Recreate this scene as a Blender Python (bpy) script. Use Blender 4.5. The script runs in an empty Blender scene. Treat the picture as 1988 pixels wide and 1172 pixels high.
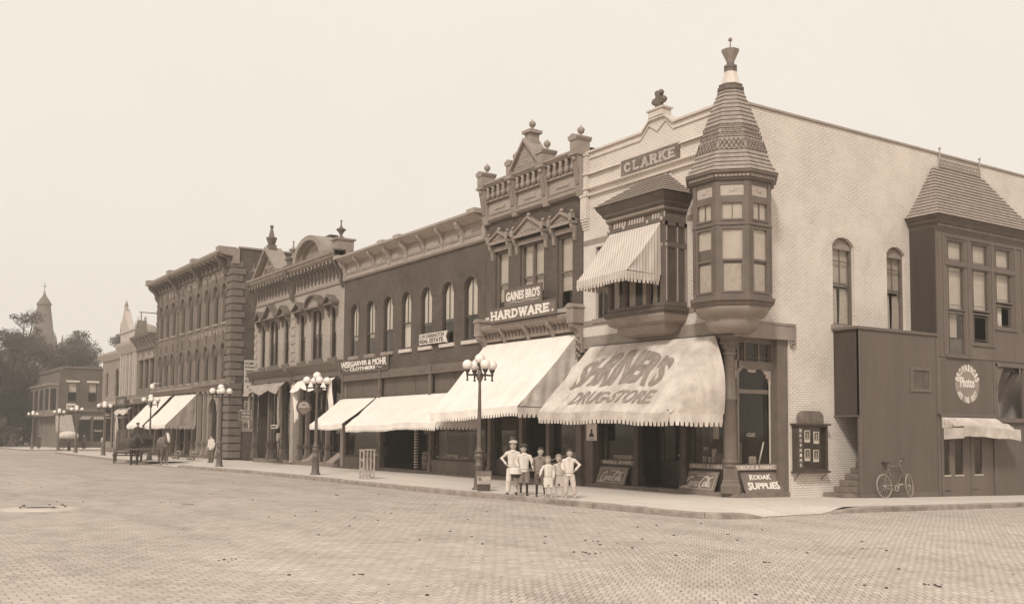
import bpy, bmesh, math, random
from math import sin, cos, pi, radians, sqrt, atan2, exp
from mathutils import Vector, Matrix, noise
C = bpy.context.scene.collection
SC = bpy.context.scene
R = random.Random(7)

# ---------------------------------------------------------------- camera
yaw, pit, rol = 0.584636615, 0.066996569, 0.00720362212
_f = Vector((0, cos(pit), sin(pit))); _r = Vector((1, 0, 0)); _u = _r.cross(_f)
_r, _u = cos(rol)*_r + sin(rol)*_u, -sin(rol)*_r + cos(rol)*_u
_M = Matrix(((sin(yaw), -cos(yaw), 0), (cos(yaw), sin(yaw), 0), (0, 0, 1)))
_r, _u, _f = _M @ _r, _M @ _u, _M @ _f
cam = bpy.data.objects.new('camera', bpy.data.cameras.new('camera')); C.objects.link(cam)
cam.matrix_world = Matrix(((_r.x, _u.x, -_f.x, 21.03), (_r.y, _u.y, -_f.y, -21.80), (_r.z, _u.z, -_f.z, 1.85), (0, 0, 0, 1)))
cam.data.sensor_width = 36; cam.data.lens = 35.38; cam.data.shift_y = 122.46/1988
cam.data.clip_start = .1; cam.data.clip_end = 3000
SC.camera = cam

# ---------------------------------------------------------------- sky and sun
SUN_EL, SUN_H = radians(42), Vector((.62, -.78, 0)).normalized()
W = bpy.data.worlds.new('World'); SC.world = W; W.use_nodes = True
nt = W.node_tree; nt.nodes.clear()
sky = nt.nodes.new('ShaderNodeTexSky'); sky.sky_type = 'NISHITA'; sky.sun_disc = False
sky.sun_elevation = SUN_EL; sky.sun_rotation = atan2(SUN_H.x, SUN_H.y); sky.dust_density = 6; sky.air_density = 1.5
bw = nt.nodes.new('ShaderNodeRGBToBW'); nt.links.new(sky.outputs[0], bw.inputs[0])
mr = nt.nodes.new('ShaderNodeMapRange'); mr.inputs['From Min'].default_value = 2; mr.inputs['From Max'].default_value = 14
mr.inputs['To Min'].default_value = 0; mr.inputs['To Max'].default_value = 1; nt.links.new(bw.outputs[0], mr.inputs[0])
mx = nt.nodes.new('ShaderNodeMix'); mx.data_type = 'RGBA'; 
tcw = nt.nodes.new('ShaderNodeTexCoord'); cl = nt.nodes.new('ShaderNodeTexNoise'); cl.inputs['Scale'].default_value = 2.2; cl.inputs['Detail'].default_value = 5; nt.links.new(tcw.outputs['Generated'], cl.inputs['Vector'])
ad_ = nt.nodes.new('ShaderNodeMath'); ad_.operation = 'MULTIPLY_ADD'; nt.links.new(cl.outputs[0], ad_.inputs[0]); ad_.inputs[1].default_value = 1.6; ad_.inputs[2].default_value = -.55
am = nt.nodes.new('ShaderNodeMath'); am.operation = 'MULTIPLY_ADD'; am.use_clamp = True; nt.links.new(mr.outputs[0], am.inputs[0]); am.inputs[1].default_value = .4; nt.links.new(ad_.outputs[0], am.inputs[2]); nt.links.new(am.outputs[0], mx.inputs['Factor'])
mx.inputs['A'].default_value = (9.35, 8.6, 7.65, 1); mx.inputs['B'].default_value = (10.1, 9.42, 8.6, 1)   # milky, evenly clouded sky
bg = nt.nodes.new('ShaderNodeBackground'); bg.inputs[1].default_value = .1
nt.links.new(mx.outputs['Result'], bg.inputs[0])
nt.links.new(bg.outputs[0], nt.nodes.new('ShaderNodeOutputWorld').inputs[0])
sun = bpy.data.objects.new('sun', bpy.data.lights.new('sun', 'SUN')); C.objects.link(sun)
sun.data.energy = 2.6; sun.data.angle = radians(8); sun.data.color = (1, .95, .87)
_sd = SUN_H*cos(SUN_EL) + Vector((0, 0, sin(SUN_EL)))
sun.rotation_euler = (-_sd).to_track_quat('-Z', 'Y').to_euler()
SC.view_settings.view_transform = 'Standard'; SC.view_settings.look = 'None'
SC.view_settings.exposure = 0; SC.view_settings.gamma = 1
SC.cycles.max_bounces = 6; SC.cycles.transparent_max_bounces = 8; SC.cycles.use_denoising = True
try: SC.cycles.denoiser = 'OPENIMAGEDENOISE'
except Exception: pass

# ---------------------------------------------------------------- materials
def tone(L):
    t = (max(L, .001)/.85)**.55
    return (L, L*(.705+.205*t), L*(.535+.29*t), 1)
MATS = {}
def newmat(name):
    m = bpy.data.materials.new(name); m.use_nodes = True; MATS[name] = m
    n = m.node_tree.nodes; b = n['Principled BSDF']; return m, n, m.node_tree.links, b
def noise_node(n, l, scale, detail=4, rough=.6, vec=None):
    t = n.new('ShaderNodeTexNoise'); t.inputs['Scale'].default_value = scale; t.inputs['Detail'].default_value = detail
    t.inputs['Roughness'].default_value = rough
    if vec: l.new(vec, t.inputs['Vector'])
    return t
def ramp(n, l, src, L0, L1, p0=.3, p1=.7):
    r = n.new('ShaderNodeValToRGB'); r.color_ramp.elements[0].color = tone(L0); r.color_ramp.elements[1].color = tone(L1)
    r.color_ramp.elements[0].position = p0; r.color_ramp.elements[1].position = p1; l.new(src, r.inputs[0]); return r
def mixc(n, l, fac, a, b, mode='MIX'):
    x = n.new('ShaderNodeMix'); x.data_type = 'RGBA'; x.blend_type = mode
    for s, v in (('Factor', fac), ('A', a), ('B', b)):
        if hasattr(v, 'default_value') or isinstance(v, bpy.types.NodeSocket): l.new(v, x.inputs[s])
        else: x.inputs[s].default_value = v
    return x.outputs['Result']
def bump(n, l, b, h, s=.3, d=.02):
    u = n.new('ShaderNodeBump'); u.inputs['Strength'].default_value = s; u.inputs['Distance'].default_value = d
    l.new(h, u.inputs['Height']); l.new(u.outputs[0], b.inputs['Normal'])
def mat(name, L, rough=.75, var=.22, scale=2.5, bs=.25, spec=.3, streak=False):
    m, n, l, b = newmat(name)
    tc = n.new('ShaderNodeTexCoord'); v = tc.outputs['Object']
    if streak:
        mp = n.new('ShaderNodeMapping'); mp.inputs['Scale'].default_value = (1, 1, .12); l.new(v, mp.inputs[0]); v = mp.outputs[0]
    a = noise_node(n, l, scale, 5, .65, v); f = noise_node(n, l, scale*14, 3, .6, tc.outputs['Object'])
    r1 = ramp(n, l, a.outputs[0], L*(1-var), min(.92, L*(1+var)))
    g = n.new('ShaderNodeMapRange'); g.inputs['To Min'].default_value = 1-var*.6; g.inputs['To Max'].default_value = 1+var*.6
    l.new(f.outputs[0], g.inputs[0])
    c = mixc(n, l, 1.0, r1.outputs[0], g.outputs[0], 'MULTIPLY')
    l.new(c, b.inputs['Base Color']); b.inputs['Roughness'].default_value = rough; b.inputs['Specular IOR Level'].default_value = spec
    if bs: bump(n, l, b, f.outputs[0], bs, .01)
    return m
def brick(name, L, Lm, bw=.215, bh=.072, mort=.01, var=.2, stain=.25, dirt=None, contrast=None):
    m, n, l, b = newmat(name)
    tc = n.new('ShaderNodeTexCoord'); sp = n.new('ShaderNodeSeparateXYZ'); l.new(tc.outputs['Object'], sp.inputs[0])
    ad = n.new('ShaderNodeMath'); l.new(sp.outputs[0], ad.inputs[0]); l.new(sp.outputs[1], ad.inputs[1])
    cb = n.new('ShaderNodeCombineXYZ'); l.new(ad.outputs[0], cb.inputs[0]); l.new(sp.outputs[2], cb.inputs[1])
    t = n.new('ShaderNodeTexBrick'); l.new(cb.outputs[0], t.inputs['Vector'])
    t.inputs['Scale'].default_value = 1; t.inputs['Brick Width'].default_value = bw; t.inputs['Row Height'].default_value = bh
    t.inputs['Mortar Size'].default_value = mort; t.inputs['Mortar Smooth'].default_value = .25
    t.inputs['Color1'].default_value = tone(L*(1-var)); t.inputs['Color2'].default_value = tone(min(.9, L*(1+var))); t.inputs['Mortar'].default_value = tone(Lm)
    a = noise_node(n, l, .55, 6, .7, tc.outputs['Object'])
    g = n.new('ShaderNodeMapRange'); g.inputs['From Min'].default_value = .3; g.inputs['From Max'].default_value = .7
    g.inputs['To Min'].default_value = 1-stain; g.inputs['To Max'].default_value = 1.06; l.new(a.outputs[0], g.inputs[0])
    # the joints show in patches where the paint has worn
    w = noise_node(n, l, .9, 4, .7, tc.outputs['Object']); wr = n.new('ShaderNodeMapRange'); l.new(w.outputs[0], wr.inputs[0])
    wr.inputs['From Min'].default_value = .38; wr.inputs['From Max'].default_value = .66
    wr.inputs['To Min'].default_value = .08 if contrast is None else contrast; wr.inputs['To Max'].default_value = 1
    cc = mixc(n, l, wr.outputs[0], tone(L), t.outputs['Color'])
    c = mixc(n, l, 1.0, cc, g.outputs[0], 'MULTIPLY')
    l.new(c, b.inputs['Base Color']); b.inputs['Roughness'].default_value = .85; b.inputs['Specular IOR Level'].default_value = .2
    u = n.new('ShaderNodeBump'); u.invert = True; u.inputs['Strength'].default_value = .5; u.inputs['Distance'].default_value = .012
    l.new(t.outputs['Fac'], u.inputs['Height']); l.new(u.outputs[0], b.inputs['Normal'])
    return m
brick('brick_white', .71, .33, mort=.011, var=.05, stain=.07, contrast=.35)
brick('brick_dark', .135, .075, var=.22, stain=.35)
brick('brick_hardware', .14, .08, var=.22, stain=.35)
brick('brick_light', .46, .2, var=.12, stain=.2, contrast=.7)
brick('brick_mid', .21, .13, var=.15, stain=.22)
brick('brick_brown', .085, .05, var=.2)
brick('brick_pale', .33, .25, var=.1)
mat('stone_white', .58, var=.12); mat('stone_grey', .29); mat('stone_dark', .16); mat('stone_step', .2, var=.3)
mat('trim_brown', .15, .6, .15, spec=.35); mat('trim_mid', .28, .6, .15, spec=.35); mat('trim_light', .35, .65, .14)
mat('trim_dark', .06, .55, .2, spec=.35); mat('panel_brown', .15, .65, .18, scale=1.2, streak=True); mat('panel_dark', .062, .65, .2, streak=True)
mat('moulding_grey', .30, .65, .15); mat('moulding_dark', .12, .6, .2)
mat('cream_paint', .62, .6, .1); mat('pale_trim', .48, .6, .12)
mat('shingle', .31, .9, .2, scale=5, bs=.5); mat('shingle_dark', .13, .9, .28, scale=5, bs=.5)
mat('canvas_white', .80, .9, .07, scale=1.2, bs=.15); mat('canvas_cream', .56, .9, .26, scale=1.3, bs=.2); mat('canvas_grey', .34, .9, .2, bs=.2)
mat('canvas_letter', .27, .9, .25, scale=6, bs=.1)
mat('iron', .12, .5, .2, spec=.5); mat('iron_dark', .04, .5, .2, spec=.5); mat('globe_glass', .84, .2, .02, bs=0, spec=.6)
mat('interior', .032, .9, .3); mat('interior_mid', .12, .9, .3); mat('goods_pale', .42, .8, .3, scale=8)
mat('blind', .62, .8, .08); mat('curtain', .52, .9, .15, scale=8); mat('sash_dark', .055, .5, .15, spec=.4)
mat('sign_dark', .075, .6, .2); mat('sign_mid', .19, .6, .15); mat('sign_light', .66, .6, .1); mat('letter_white', .78, .6, .05, bs=0)
mat('letter_dark', .06, .7, .1, bs=0); mat('letter_faded', .36, .8, .3, scale=5, bs=0); mat('letter_worn', .42, .8, .3, scale=6, bs=0); mat('sign_worn', .17, .8, .35, scale=4)
mat('skin', .50, .6, .08, bs=0); mat('hair_dark', .055, .7, .2); mat('hair_light', .26, .7, .2); mat('cloth_white', .66, .9, .14, scale=7); mat('cloth_pale', .52, .9, .16, scale=7)
mat('cloth_grey', .24, .9, .2); mat('cloth_dark', .07, .9, .2); mat('cloth_mid', .14, .9, .2); mat('leather', .05, .5, .2, spec=.5)
mat('coat_dark', .035, .55, .3, spec=.4); mat('coat_grey', .16, .6, .35); mat('wood_pale', .42, .8, .2, scale=5); mat('wood_mid', .15, .8, .25, scale=5); mat('wood_dark', .07, .8, .25, scale=5)
mat('rubber', .3, .7, .15); mat('bike_frame', .19, .45, .1, spec=.5); mat('nickel', .6, .25, .05, spec=.8)
mat('leaf_dark', .085, .8, .4, scale=.3, bs=0); mat('leaf_mid', .125, .8, .4, scale=.3, bs=0); mat('bark', .06, .9, .3); mat('slate', .15, .8, .15)
mat('melon', .22, .6, .3, scale=9); mat('concrete', .50, .9, .12, scale=1.5); mat('debris', .06, .9, .4)
def fabric_stripes(name, La, Lb, period, axis=0):
    m, n, l, b = newmat(name)
    tc = n.new('ShaderNodeTexCoord'); sp = n.new('ShaderNodeSeparateXYZ'); l.new(tc.outputs['Object'], sp.inputs[0])
    src = sp.outputs[0]
    if axis == 2:
        ad = n.new('ShaderNodeMath'); l.new(sp.outputs[0], ad.inputs[0]); l.new(sp.outputs[1], ad.inputs[1]); src = ad.outputs[0]
    k = n.new('ShaderNodeMath'); k.operation = 'MULTIPLY'; k.inputs[1].default_value = 2*pi/period; l.new(src, k.inputs[0])
    s = n.new('ShaderNodeMath'); s.operation = 'SINE'; l.new(k.outputs[0], s.inputs[0])
    r = ramp(n, l, s.outputs[0], La, Lb, .0, .5)
    mp = n.new('ShaderNodeMapping'); mp.inputs['Scale'].default_value = (1, 1, .25); l.new(tc.outputs['Object'], mp.inputs[0]); z = noise_node(n, l, 1.1, 6, .7, mp.outputs[0])
    q = n.new('ShaderNodeMapRange'); q.inputs['From Min'].default_value = .3; q.inputs['From Max'].default_value = .7; q.inputs['To Min'].default_value = .84; q.inputs['To Max'].default_value = 1.12; l.new(z.outputs[0], q.inputs[0])
    l.new(mixc(n, l, 1.0, r.outputs[0], q.outputs[0], 'MULTIPLY'), b.inputs['Base Color']); b.inputs['Roughness'].default_value = .9
    return m
fabric_stripes('canvas_striped', .62, .46, .12, 2); fabric_stripes('beadboard', .120, .146, .13, 2)
def glass(name, base=.02):
    m, n, l, b = newmat(name); n.remove(b)
    tr = n.new('ShaderNodeBsdfTransparent'); tr.inputs[0].default_value = (.92, .915, .90, 1)
    gl = n.new('ShaderNodeBsdfGlossy'); gl.inputs['Roughness'].default_value = .04; gl.inputs['Color'].default_value = (1, .93, .84, 1)
    lw = n.new('ShaderNodeLayerWeight'); lw.inputs[0].default_value = .5
    pw = n.new('ShaderNodeMath'); pw.operation = 'POWER'; l.new(lw.outputs['Facing'], pw.inputs[0]); pw.inputs[1].default_value = 4
    fr = n.new('ShaderNodeMath'); fr.operation = 'MULTIPLY_ADD'; l.new(pw.outputs[0], fr.inputs[0]); fr.inputs[1].default_value = .55; fr.inputs[2].default_value = .022
    mx = n.new('ShaderNodeMixShader'); l.new(fr.outputs[0], mx.inputs[0]); l.new(tr.outputs[0], mx.inputs[1]); l.new(gl.outputs[0], mx.inputs[2])
    l.new(mx.outputs[0], n['Material Output'].inputs[0]); return m
glass('glass')

# ---------------------------------------------------------------- objects
ORG = {}
def reg(o, org): ORG[o.name] = Vector(org)
def tag(o, label=None, cat=None, group=None, kind=None):
    if label: o['label'] = label
    if cat: o['category'] = cat
    if group: o['group'] = group
    if kind: o['kind'] = kind
    return o
def thing(name, label, cat, loc=(0, 0, 0), group=None):
    o = bpy.data.objects.new(name, None); C.objects.link(o); o.location = loc; o.empty_display_size = .3
    reg(o, loc); return tag(o, label, cat, group)
FRONT = ((0, 0, 0), (1, 0, 0), (0, -1, 0)); SIDE = ((0, 0, 0), (0, 1, 0), (1, 0, 0))
class MB:
    def __init__(s, fr=None):
        s.v = []; s.f = []; s.sm = []; s.mi = []; s.cur = 0
        if fr: s.o, s.U, s.D = map(Vector, fr[:3])
        else: s.o, s.U, s.D = Vector((0, 0, 0)), Vector((1, 0, 0)), Vector((0, 1, 0))
        s.Z = Vector(fr[3]) if fr and len(fr) > 3 else Vector((0, 0, 1))
    def add(s, vs, fs, sm=False):
        b = len(s.v)
        for u, d, z in vs: s.v.append(s.o + s.U*u + s.D*d + s.Z*z)
        for f in fs: s.f.append([b+i for i in f]); s.sm.append(sm); s.mi.append(s.cur)
        return s
    def box(s, u0, u1, d0, d1, z0, z1):
        return s.add([(u, d, z) for z in (z0, z1) for u, d in ((u0, d0), (u1, d0), (u1, d1), (u0, d1))],
                     [(0, 1, 2, 3), (4, 5, 6, 7), (0, 1, 5, 4), (1, 2, 6, 5), (2, 3, 7, 6), (3, 0, 4, 7)])
    def hexa(s, p):
        return s.add(p, [(0, 1, 2, 3), (4, 5, 6, 7), (0, 1, 5, 4), (1, 2, 6, 5), (2, 3, 7, 6), (3, 0, 4, 7)])
    def prism(s, poly, a0, a1, ax='d'):
        n = len(poly)
        def q(p, a): return {'d': (p[0], a, p[1]), 'u': (a, p[0], p[1]), 'z': (p[0], p[1], a)}[ax]
        return s.add([q(p, a0) for p in poly]+[q(p, a1) for p in poly],
                     [tuple(range(n)), tuple(range(n, 2*n))]+[(i, (i+1) % n, n+(i+1) % n, n+i) for i in range(n)])
    def lathe(s, prof, cu=0, cd=0, n=12, ph=0, sm=True, caps=True):
        vs = [(cu+r*cos(ph+2*pi*k/n), cd+r*sin(ph+2*pi*k/n), z) for r, z in prof for k in range(n)]
        fs = [(i*n+k, i*n+(k+1) % n, (i+1)*n+(k+1) % n, (i+1)*n+k) for i in range(len(prof)-1) for k in range(n)]
        s.add(vs, fs, sm)
        if caps:
            b = len(s.v)-len(vs); s.f.append([b+k for k in range(n)]); s.f.append([b+(len(prof)-1)*n+k for k in range(n)])
            s.sm += [False]*2; s.mi += [s.cur]*2
        return s
    def tube(s, pts, r, n=6, sm=True, flat=None):
        pts = [Vector(p) for p in pts]; m = len(pts)
        rs = r if isinstance(r, (list, tuple)) else [r]*m
        vs = []; up = Vector((0, 0, 1))
        for i, p in enumerate(pts):
            t = (pts[min(i+1, m-1)]-pts[max(i-1, 0)]).normalized()
            a = t.cross(up) if abs(t.z) < .95 else t.cross(Vector((0, 1, 0)))
            a.normalize(); b = a.cross(t)
            for k in range(n):
                w = 2*pi*k/n+pi/n; rr = rs[i]
                ra, rb = (rr if not isinstance(rr, tuple) else rr[0]), (rr if not isinstance(rr, tuple) else rr[1])
                vs.append(tuple(p+a*ra*cos(w)+b*rb*sin(w)))
        fs = [(i*n+k, i*n+(k+1) % n, (i+1)*n+(k+1) % n, (i+1)*n+k) for i in range(m-1) for k in range(n)]
        fs += [tuple(range(n)), tuple((m-1)*n+k for k in range(n))]
        return s.add(vs, fs, sm)
    def ball(s, c, r, n=10, m=7, sc=(1, 1, 1)):
        vs = []; fs = []
        for i in range(m+1):
            a = pi*i/m
            for k in range(n): vs.append((c[0]+r*sc[0]*sin(a)*cos(2*pi*k/n), c[1]+r*sc[1]*sin(a)*sin(2*pi*k/n), c[2]+r*sc[2]*cos(a)))
        for i in range(m):
            for k in range(n): fs.append((i*n+k, i*n+(k+1) % n, (i+1)*n+(k+1) % n, (i+1)*n+k))
        return s.add(vs, fs, True)
    def torus(s, c, R_, r, nu='u', n=28, m=6, a0=0, a1=2*pi):
        # ring in the plane (u,z) when nu='d'
        vs = []; closed = abs(a1-a0-2*pi) < 1e-6; N = n if closed else n+1
        for i in range(N):
            a = a0+(a1-a0)*i/n
            for k in range(m):
                w = 2*pi*k/m; rad = R_+r*cos(w); h = r*sin(w)
                if nu == 'd': vs.append((c[0]+rad*cos(a), c[1]+h, c[2]+rad*sin(a)))
                elif nu == 'z': vs.append((c[0]+rad*cos(a), c[1]+rad*sin(a), c[2]+h))
                else: vs.append((c[0]+h, c[1]+rad*cos(a), c[2]+rad*sin(a)))
        fs = [(i*m+k, i*m+(k+1) % m, ((i+1) % N)*m+(k+1) % m, ((i+1) % N)*m+k) for i in range(n) for k in range(m)]
        return s.add(vs, fs, True)
    def grid(s, fn, nu, nv, sm=True):
        vs = [fn(i/nu, j/nv) for j in range(nv+1) for i in range(nu+1)]
        return s.add(vs, [(j*(nu+1)+i, j*(nu+1)+i+1, (j+1)*(nu+1)+i+1, (j+1)*(nu+1)+i) for j in range(nv) for i in range(nu)], sm)
    def ring(s, prof, cu, cd, n, ph, sm=False): return s.lathe(prof, cu, cd, n, ph, sm)
    def wall(s, u0, u1, z0, z1, holes, d0, d1, seg=8):
        # holes: (a, b, z0, spring, rise)
        us = sorted({u0, u1} | {h[0] for h in holes} | {h[1] for h in holes})
        for a, b in zip(us, us[1:]):
            m = (a+b)/2; hs = sorted([h for h in holes if h[0] < m < h[1]], key=lambda h: h[2]); z = z0
            for h in hs:
                if h[2] > z+1e-5: s.box(a, b, d0, d1, z, h[2])
                z = h[3]+h[4]
            if z1 > z+1e-5: s.box(a, b, d0, d1, z, z1)
        for a, b, zb, zs, r in holes:
            if r > 0:
                for k in range(seg):
                    p0 = -1+2*k/seg; p1 = -1+2*(k+1)/seg; m = (a+b)/2; w = (b-a)/2
                    q0, q1 = zs+r*arcf(p0, r, w), zs+r*arcf(p1, r, w)
                    s.prism([(m+p0*w, q0), (m+p1*w, q1), (m+p1*w, zs+r), (m+p0*w, zs+r)], d0, d1)
        return s
    def build(s, name, m, parent=None, smooth_angle=None, bevel=0, mods=None, norm=True):
        me = bpy.data.meshes.new(name); org = ORG[parent.name] if parent else Vector((0, 0, 0))
        me.from_pydata([tuple(v-org) for v in s.v], [], s.f)
        ms = m if isinstance(m, (list, tuple)) else [m]
        for q in ms: me.materials.append(MATS[q])
        me.polygons.foreach_set('use_smooth', s.sm); me.polygons.foreach_set('material_index', s.mi)
        if norm:
            bm = bmesh.new(); bm.from_mesh(me); bmesh.ops.recalc_face_normals(bm, faces=bm.faces); bm.to_mesh(me); bm.free()
        o = bpy.data.objects.new(name, me); C.objects.link(o); o.parent = parent; reg(o, org)
        if bevel:
            b = o.modifiers.new('bevel', 'BEVEL'); b.width = bevel; b.segments = 2; b.limit_method = 'ANGLE'
        return o
def arcf(p, r, w):
    # unit height of an arc of rise r over half-width w, at p in [-1,1]
    if r >= w*.98: return sqrt(max(0, 1-p*p))
    Rr = (w*w+r*r)/(2*r); return (sqrt(max(0, Rr*Rr-(p*w)**2))-(Rr-r))/r
def struct(o): return tag(o, kind='structure')

# ---------------------------------------------------------------- lettering
_TX = {}
def glyphs(s, bold=.02, shear=0, space=1):
    k = (s, bold, shear, space)
    if k not in _TX:
        cu = bpy.data.curves.new('t', 'FONT'); cu.body = s; cu.size = 1; cu.offset = bold; cu.extrude = .5; cu.shear = shear
        cu.space_character = space; cu.resolution_u = 3
        ob = bpy.data.objects.new('t', cu); C.objects.link(ob)
        dg = bpy.context.evaluated_depsgraph_get(); me = bpy.data.meshes.new_from_object(ob.evaluated_get(dg), depsgraph=dg)
        vs = [tuple(v.co) for v in me.vertices]; fs = [tuple(p.vertices) for p in me.polygons]
        bpy.data.objects.remove(ob); bpy.data.curves.remove(cu); bpy.data.meshes.remove(me)
        xs = [v[0] for v in vs]; ys = [v[1] for v in vs]; x0, x1, y0, y1 = min(xs), max(xs), min(ys), max(ys)
        _TX[k] = ([((x-x0)/(x1-x0), (y-y0)/(y1-y0), z) for x, y, z in vs], fs, (x1-x0)/(y1-y0))
    return _TX[k]
def text(mb, s, u0, u1, z0, z1, d, th=.008, bold=.02, shear=0, warp=None, space=1):
    vs, fs, _ = glyphs(s, bold, shear, space)
    out = []
    for x, y, e in vs:
        if warp: x, y = warp(x, y)
        out.append((u0+(u1-u0)*x, d+th*(e+.5), z0+(z1-z0)*y))
    mb.add(out, fs)
def text_arc(mb, s, cu, cz, ru, rz, a0, a1, h, d, th=.008, bold=.03, w=.8, flip=False):
    n = len(s)
    for i, ch in enumerate(s):
        if ch == ' ': continue
        a = a0+(a1-a0)*(i+.5)/n; vs, fs, asp = glyphs(ch, bold)
        c = (cu+ru*cos(a), cz+rz*sin(a)); rad = Vector((cos(a), sin(a))); tan = Vector((sin(a), -cos(a)))
        if flip: rad, tan = -rad, -tan
        wd = abs(a1-a0)/n*(ru+rz)/2*w*(.55 if ch in "I'." else 1)
        mb.add([((c[0]+tan.x*(x-.5)*wd+rad.x*(y-.5)*h), d+th*(e+.5), (c[1]+tan.y*(x-.5)*wd+rad.y*(y-.5)*h)) for x, y, e in vs], fs)

SL = {'H': [((.1, 0), (.1, 1)), ((.9, 0), (.9, 1)), ((.1, .5), (.9, .5))], 'A': [((.05, 0), (.5, 1)), ((.95, 0), (.5, 1)), ((.25, .33), (.75, .33))],
      'R': [((.12, 0), (.12, 1)), ((.12, .93), (.7, .93), (.88, .75), (.7, .52), (.12, .52)), ((.5, .52), (.92, 0))], 'D': [((.12, 0), (.12, 1)), ((.12, .93), (.6, .93), (.88, .65), (.88, .35), (.6, .07), (.12, .07))],
      'W': [((.03, 1), (.27, 0)), ((.27, 0), (.5, .9)), ((.5, .9), (.73, 0)), ((.73, 0), (.97, 1))], 'E': [((.12, 0), (.12, 1)), ((.12, .93), (.85, .93)), ((.12, .07), (.88, .07)), ((.12, .5), (.7, .5))],
      'C': [((.88, .72), (.75, .9), (.4, .95), (.12, .68), (.12, .32), (.4, .05), (.75, .1), (.88, .28))], 'L': [((.2, 0), (.2, 1)), ((.2, .07), (.88, .07))], 'K': [((.12, 0), (.12, 1)), ((.85, 1), (.15, .42)), ((.38, .58), (.92, 0))], '.': [((.3, .08), (.5, .08))]}
SER = {'H': [(.1, 0), (.1, 1), (.9, 0), (.9, 1)], 'A': [(.05, 0), (.95, 0)], 'R': [(.12, 0), (.92, 0), (.12, 1)], 'D': [(.12, 0), (.12, 1)], 'W': [(.05, 1), (.95, 1), (.5, .95)], 'E': [(.12, 0), (.12, 1)], 'L': [(.2, 1)], 'K': [(.12, 0), (.12, 1), (.85, 1), (.92, 0)]}
def slab(mb, s, u0, u1, z0, z1, d, wt=.16, th=.008, gap=.22):
    tot = sum(.55 if c == '.' else 1.25 if c == 'W' else 1 for c in s)+gap*(len(s)-1); k = (u1-u0)/tot; x = u0; H = z1-z0; w = wt*H*.5; q = [0]
    def quad(a, b, w1):
        v = Vector((b[0]-a[0], b[1]-a[1])); n = Vector((-v.y, v.x)).normalized()*w1; e = v.normalized()*w1*.6; q[0] += 1; dd = d+th+.0006*(q[0] % 9)
        P = [(a[0]-e.x+n.x, a[1]-e.y+n.y), (b[0]+e.x+n.x, b[1]+e.y+n.y), (b[0]+e.x-n.x, b[1]+e.y-n.y), (a[0]-e.x-n.x, a[1]-e.y-n.y)]; mb.hexa([(p[0], d, p[1]) for p in P]+[(p[0], dd, p[1]) for p in P])
    for c in s:
        cw = k*(.55 if c == '.' else 1.25 if c == 'W' else 1)
        f = lambda p: (x+p[0]*cw, z0+w+p[1]*(H-2*w))
        for st in SL[c]:
            for a, b in zip(st, st[1:]): quad(f(a), f(b), w if abs(b[1]-a[1]) > .3 else w*.8)
        for p in SER.get(c, []): a = f(p); quad((a[0]-w*1.5, a[1]), (a[0]+w*1.5, a[1]), w*.55)
        x += cw+gap*k

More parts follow.
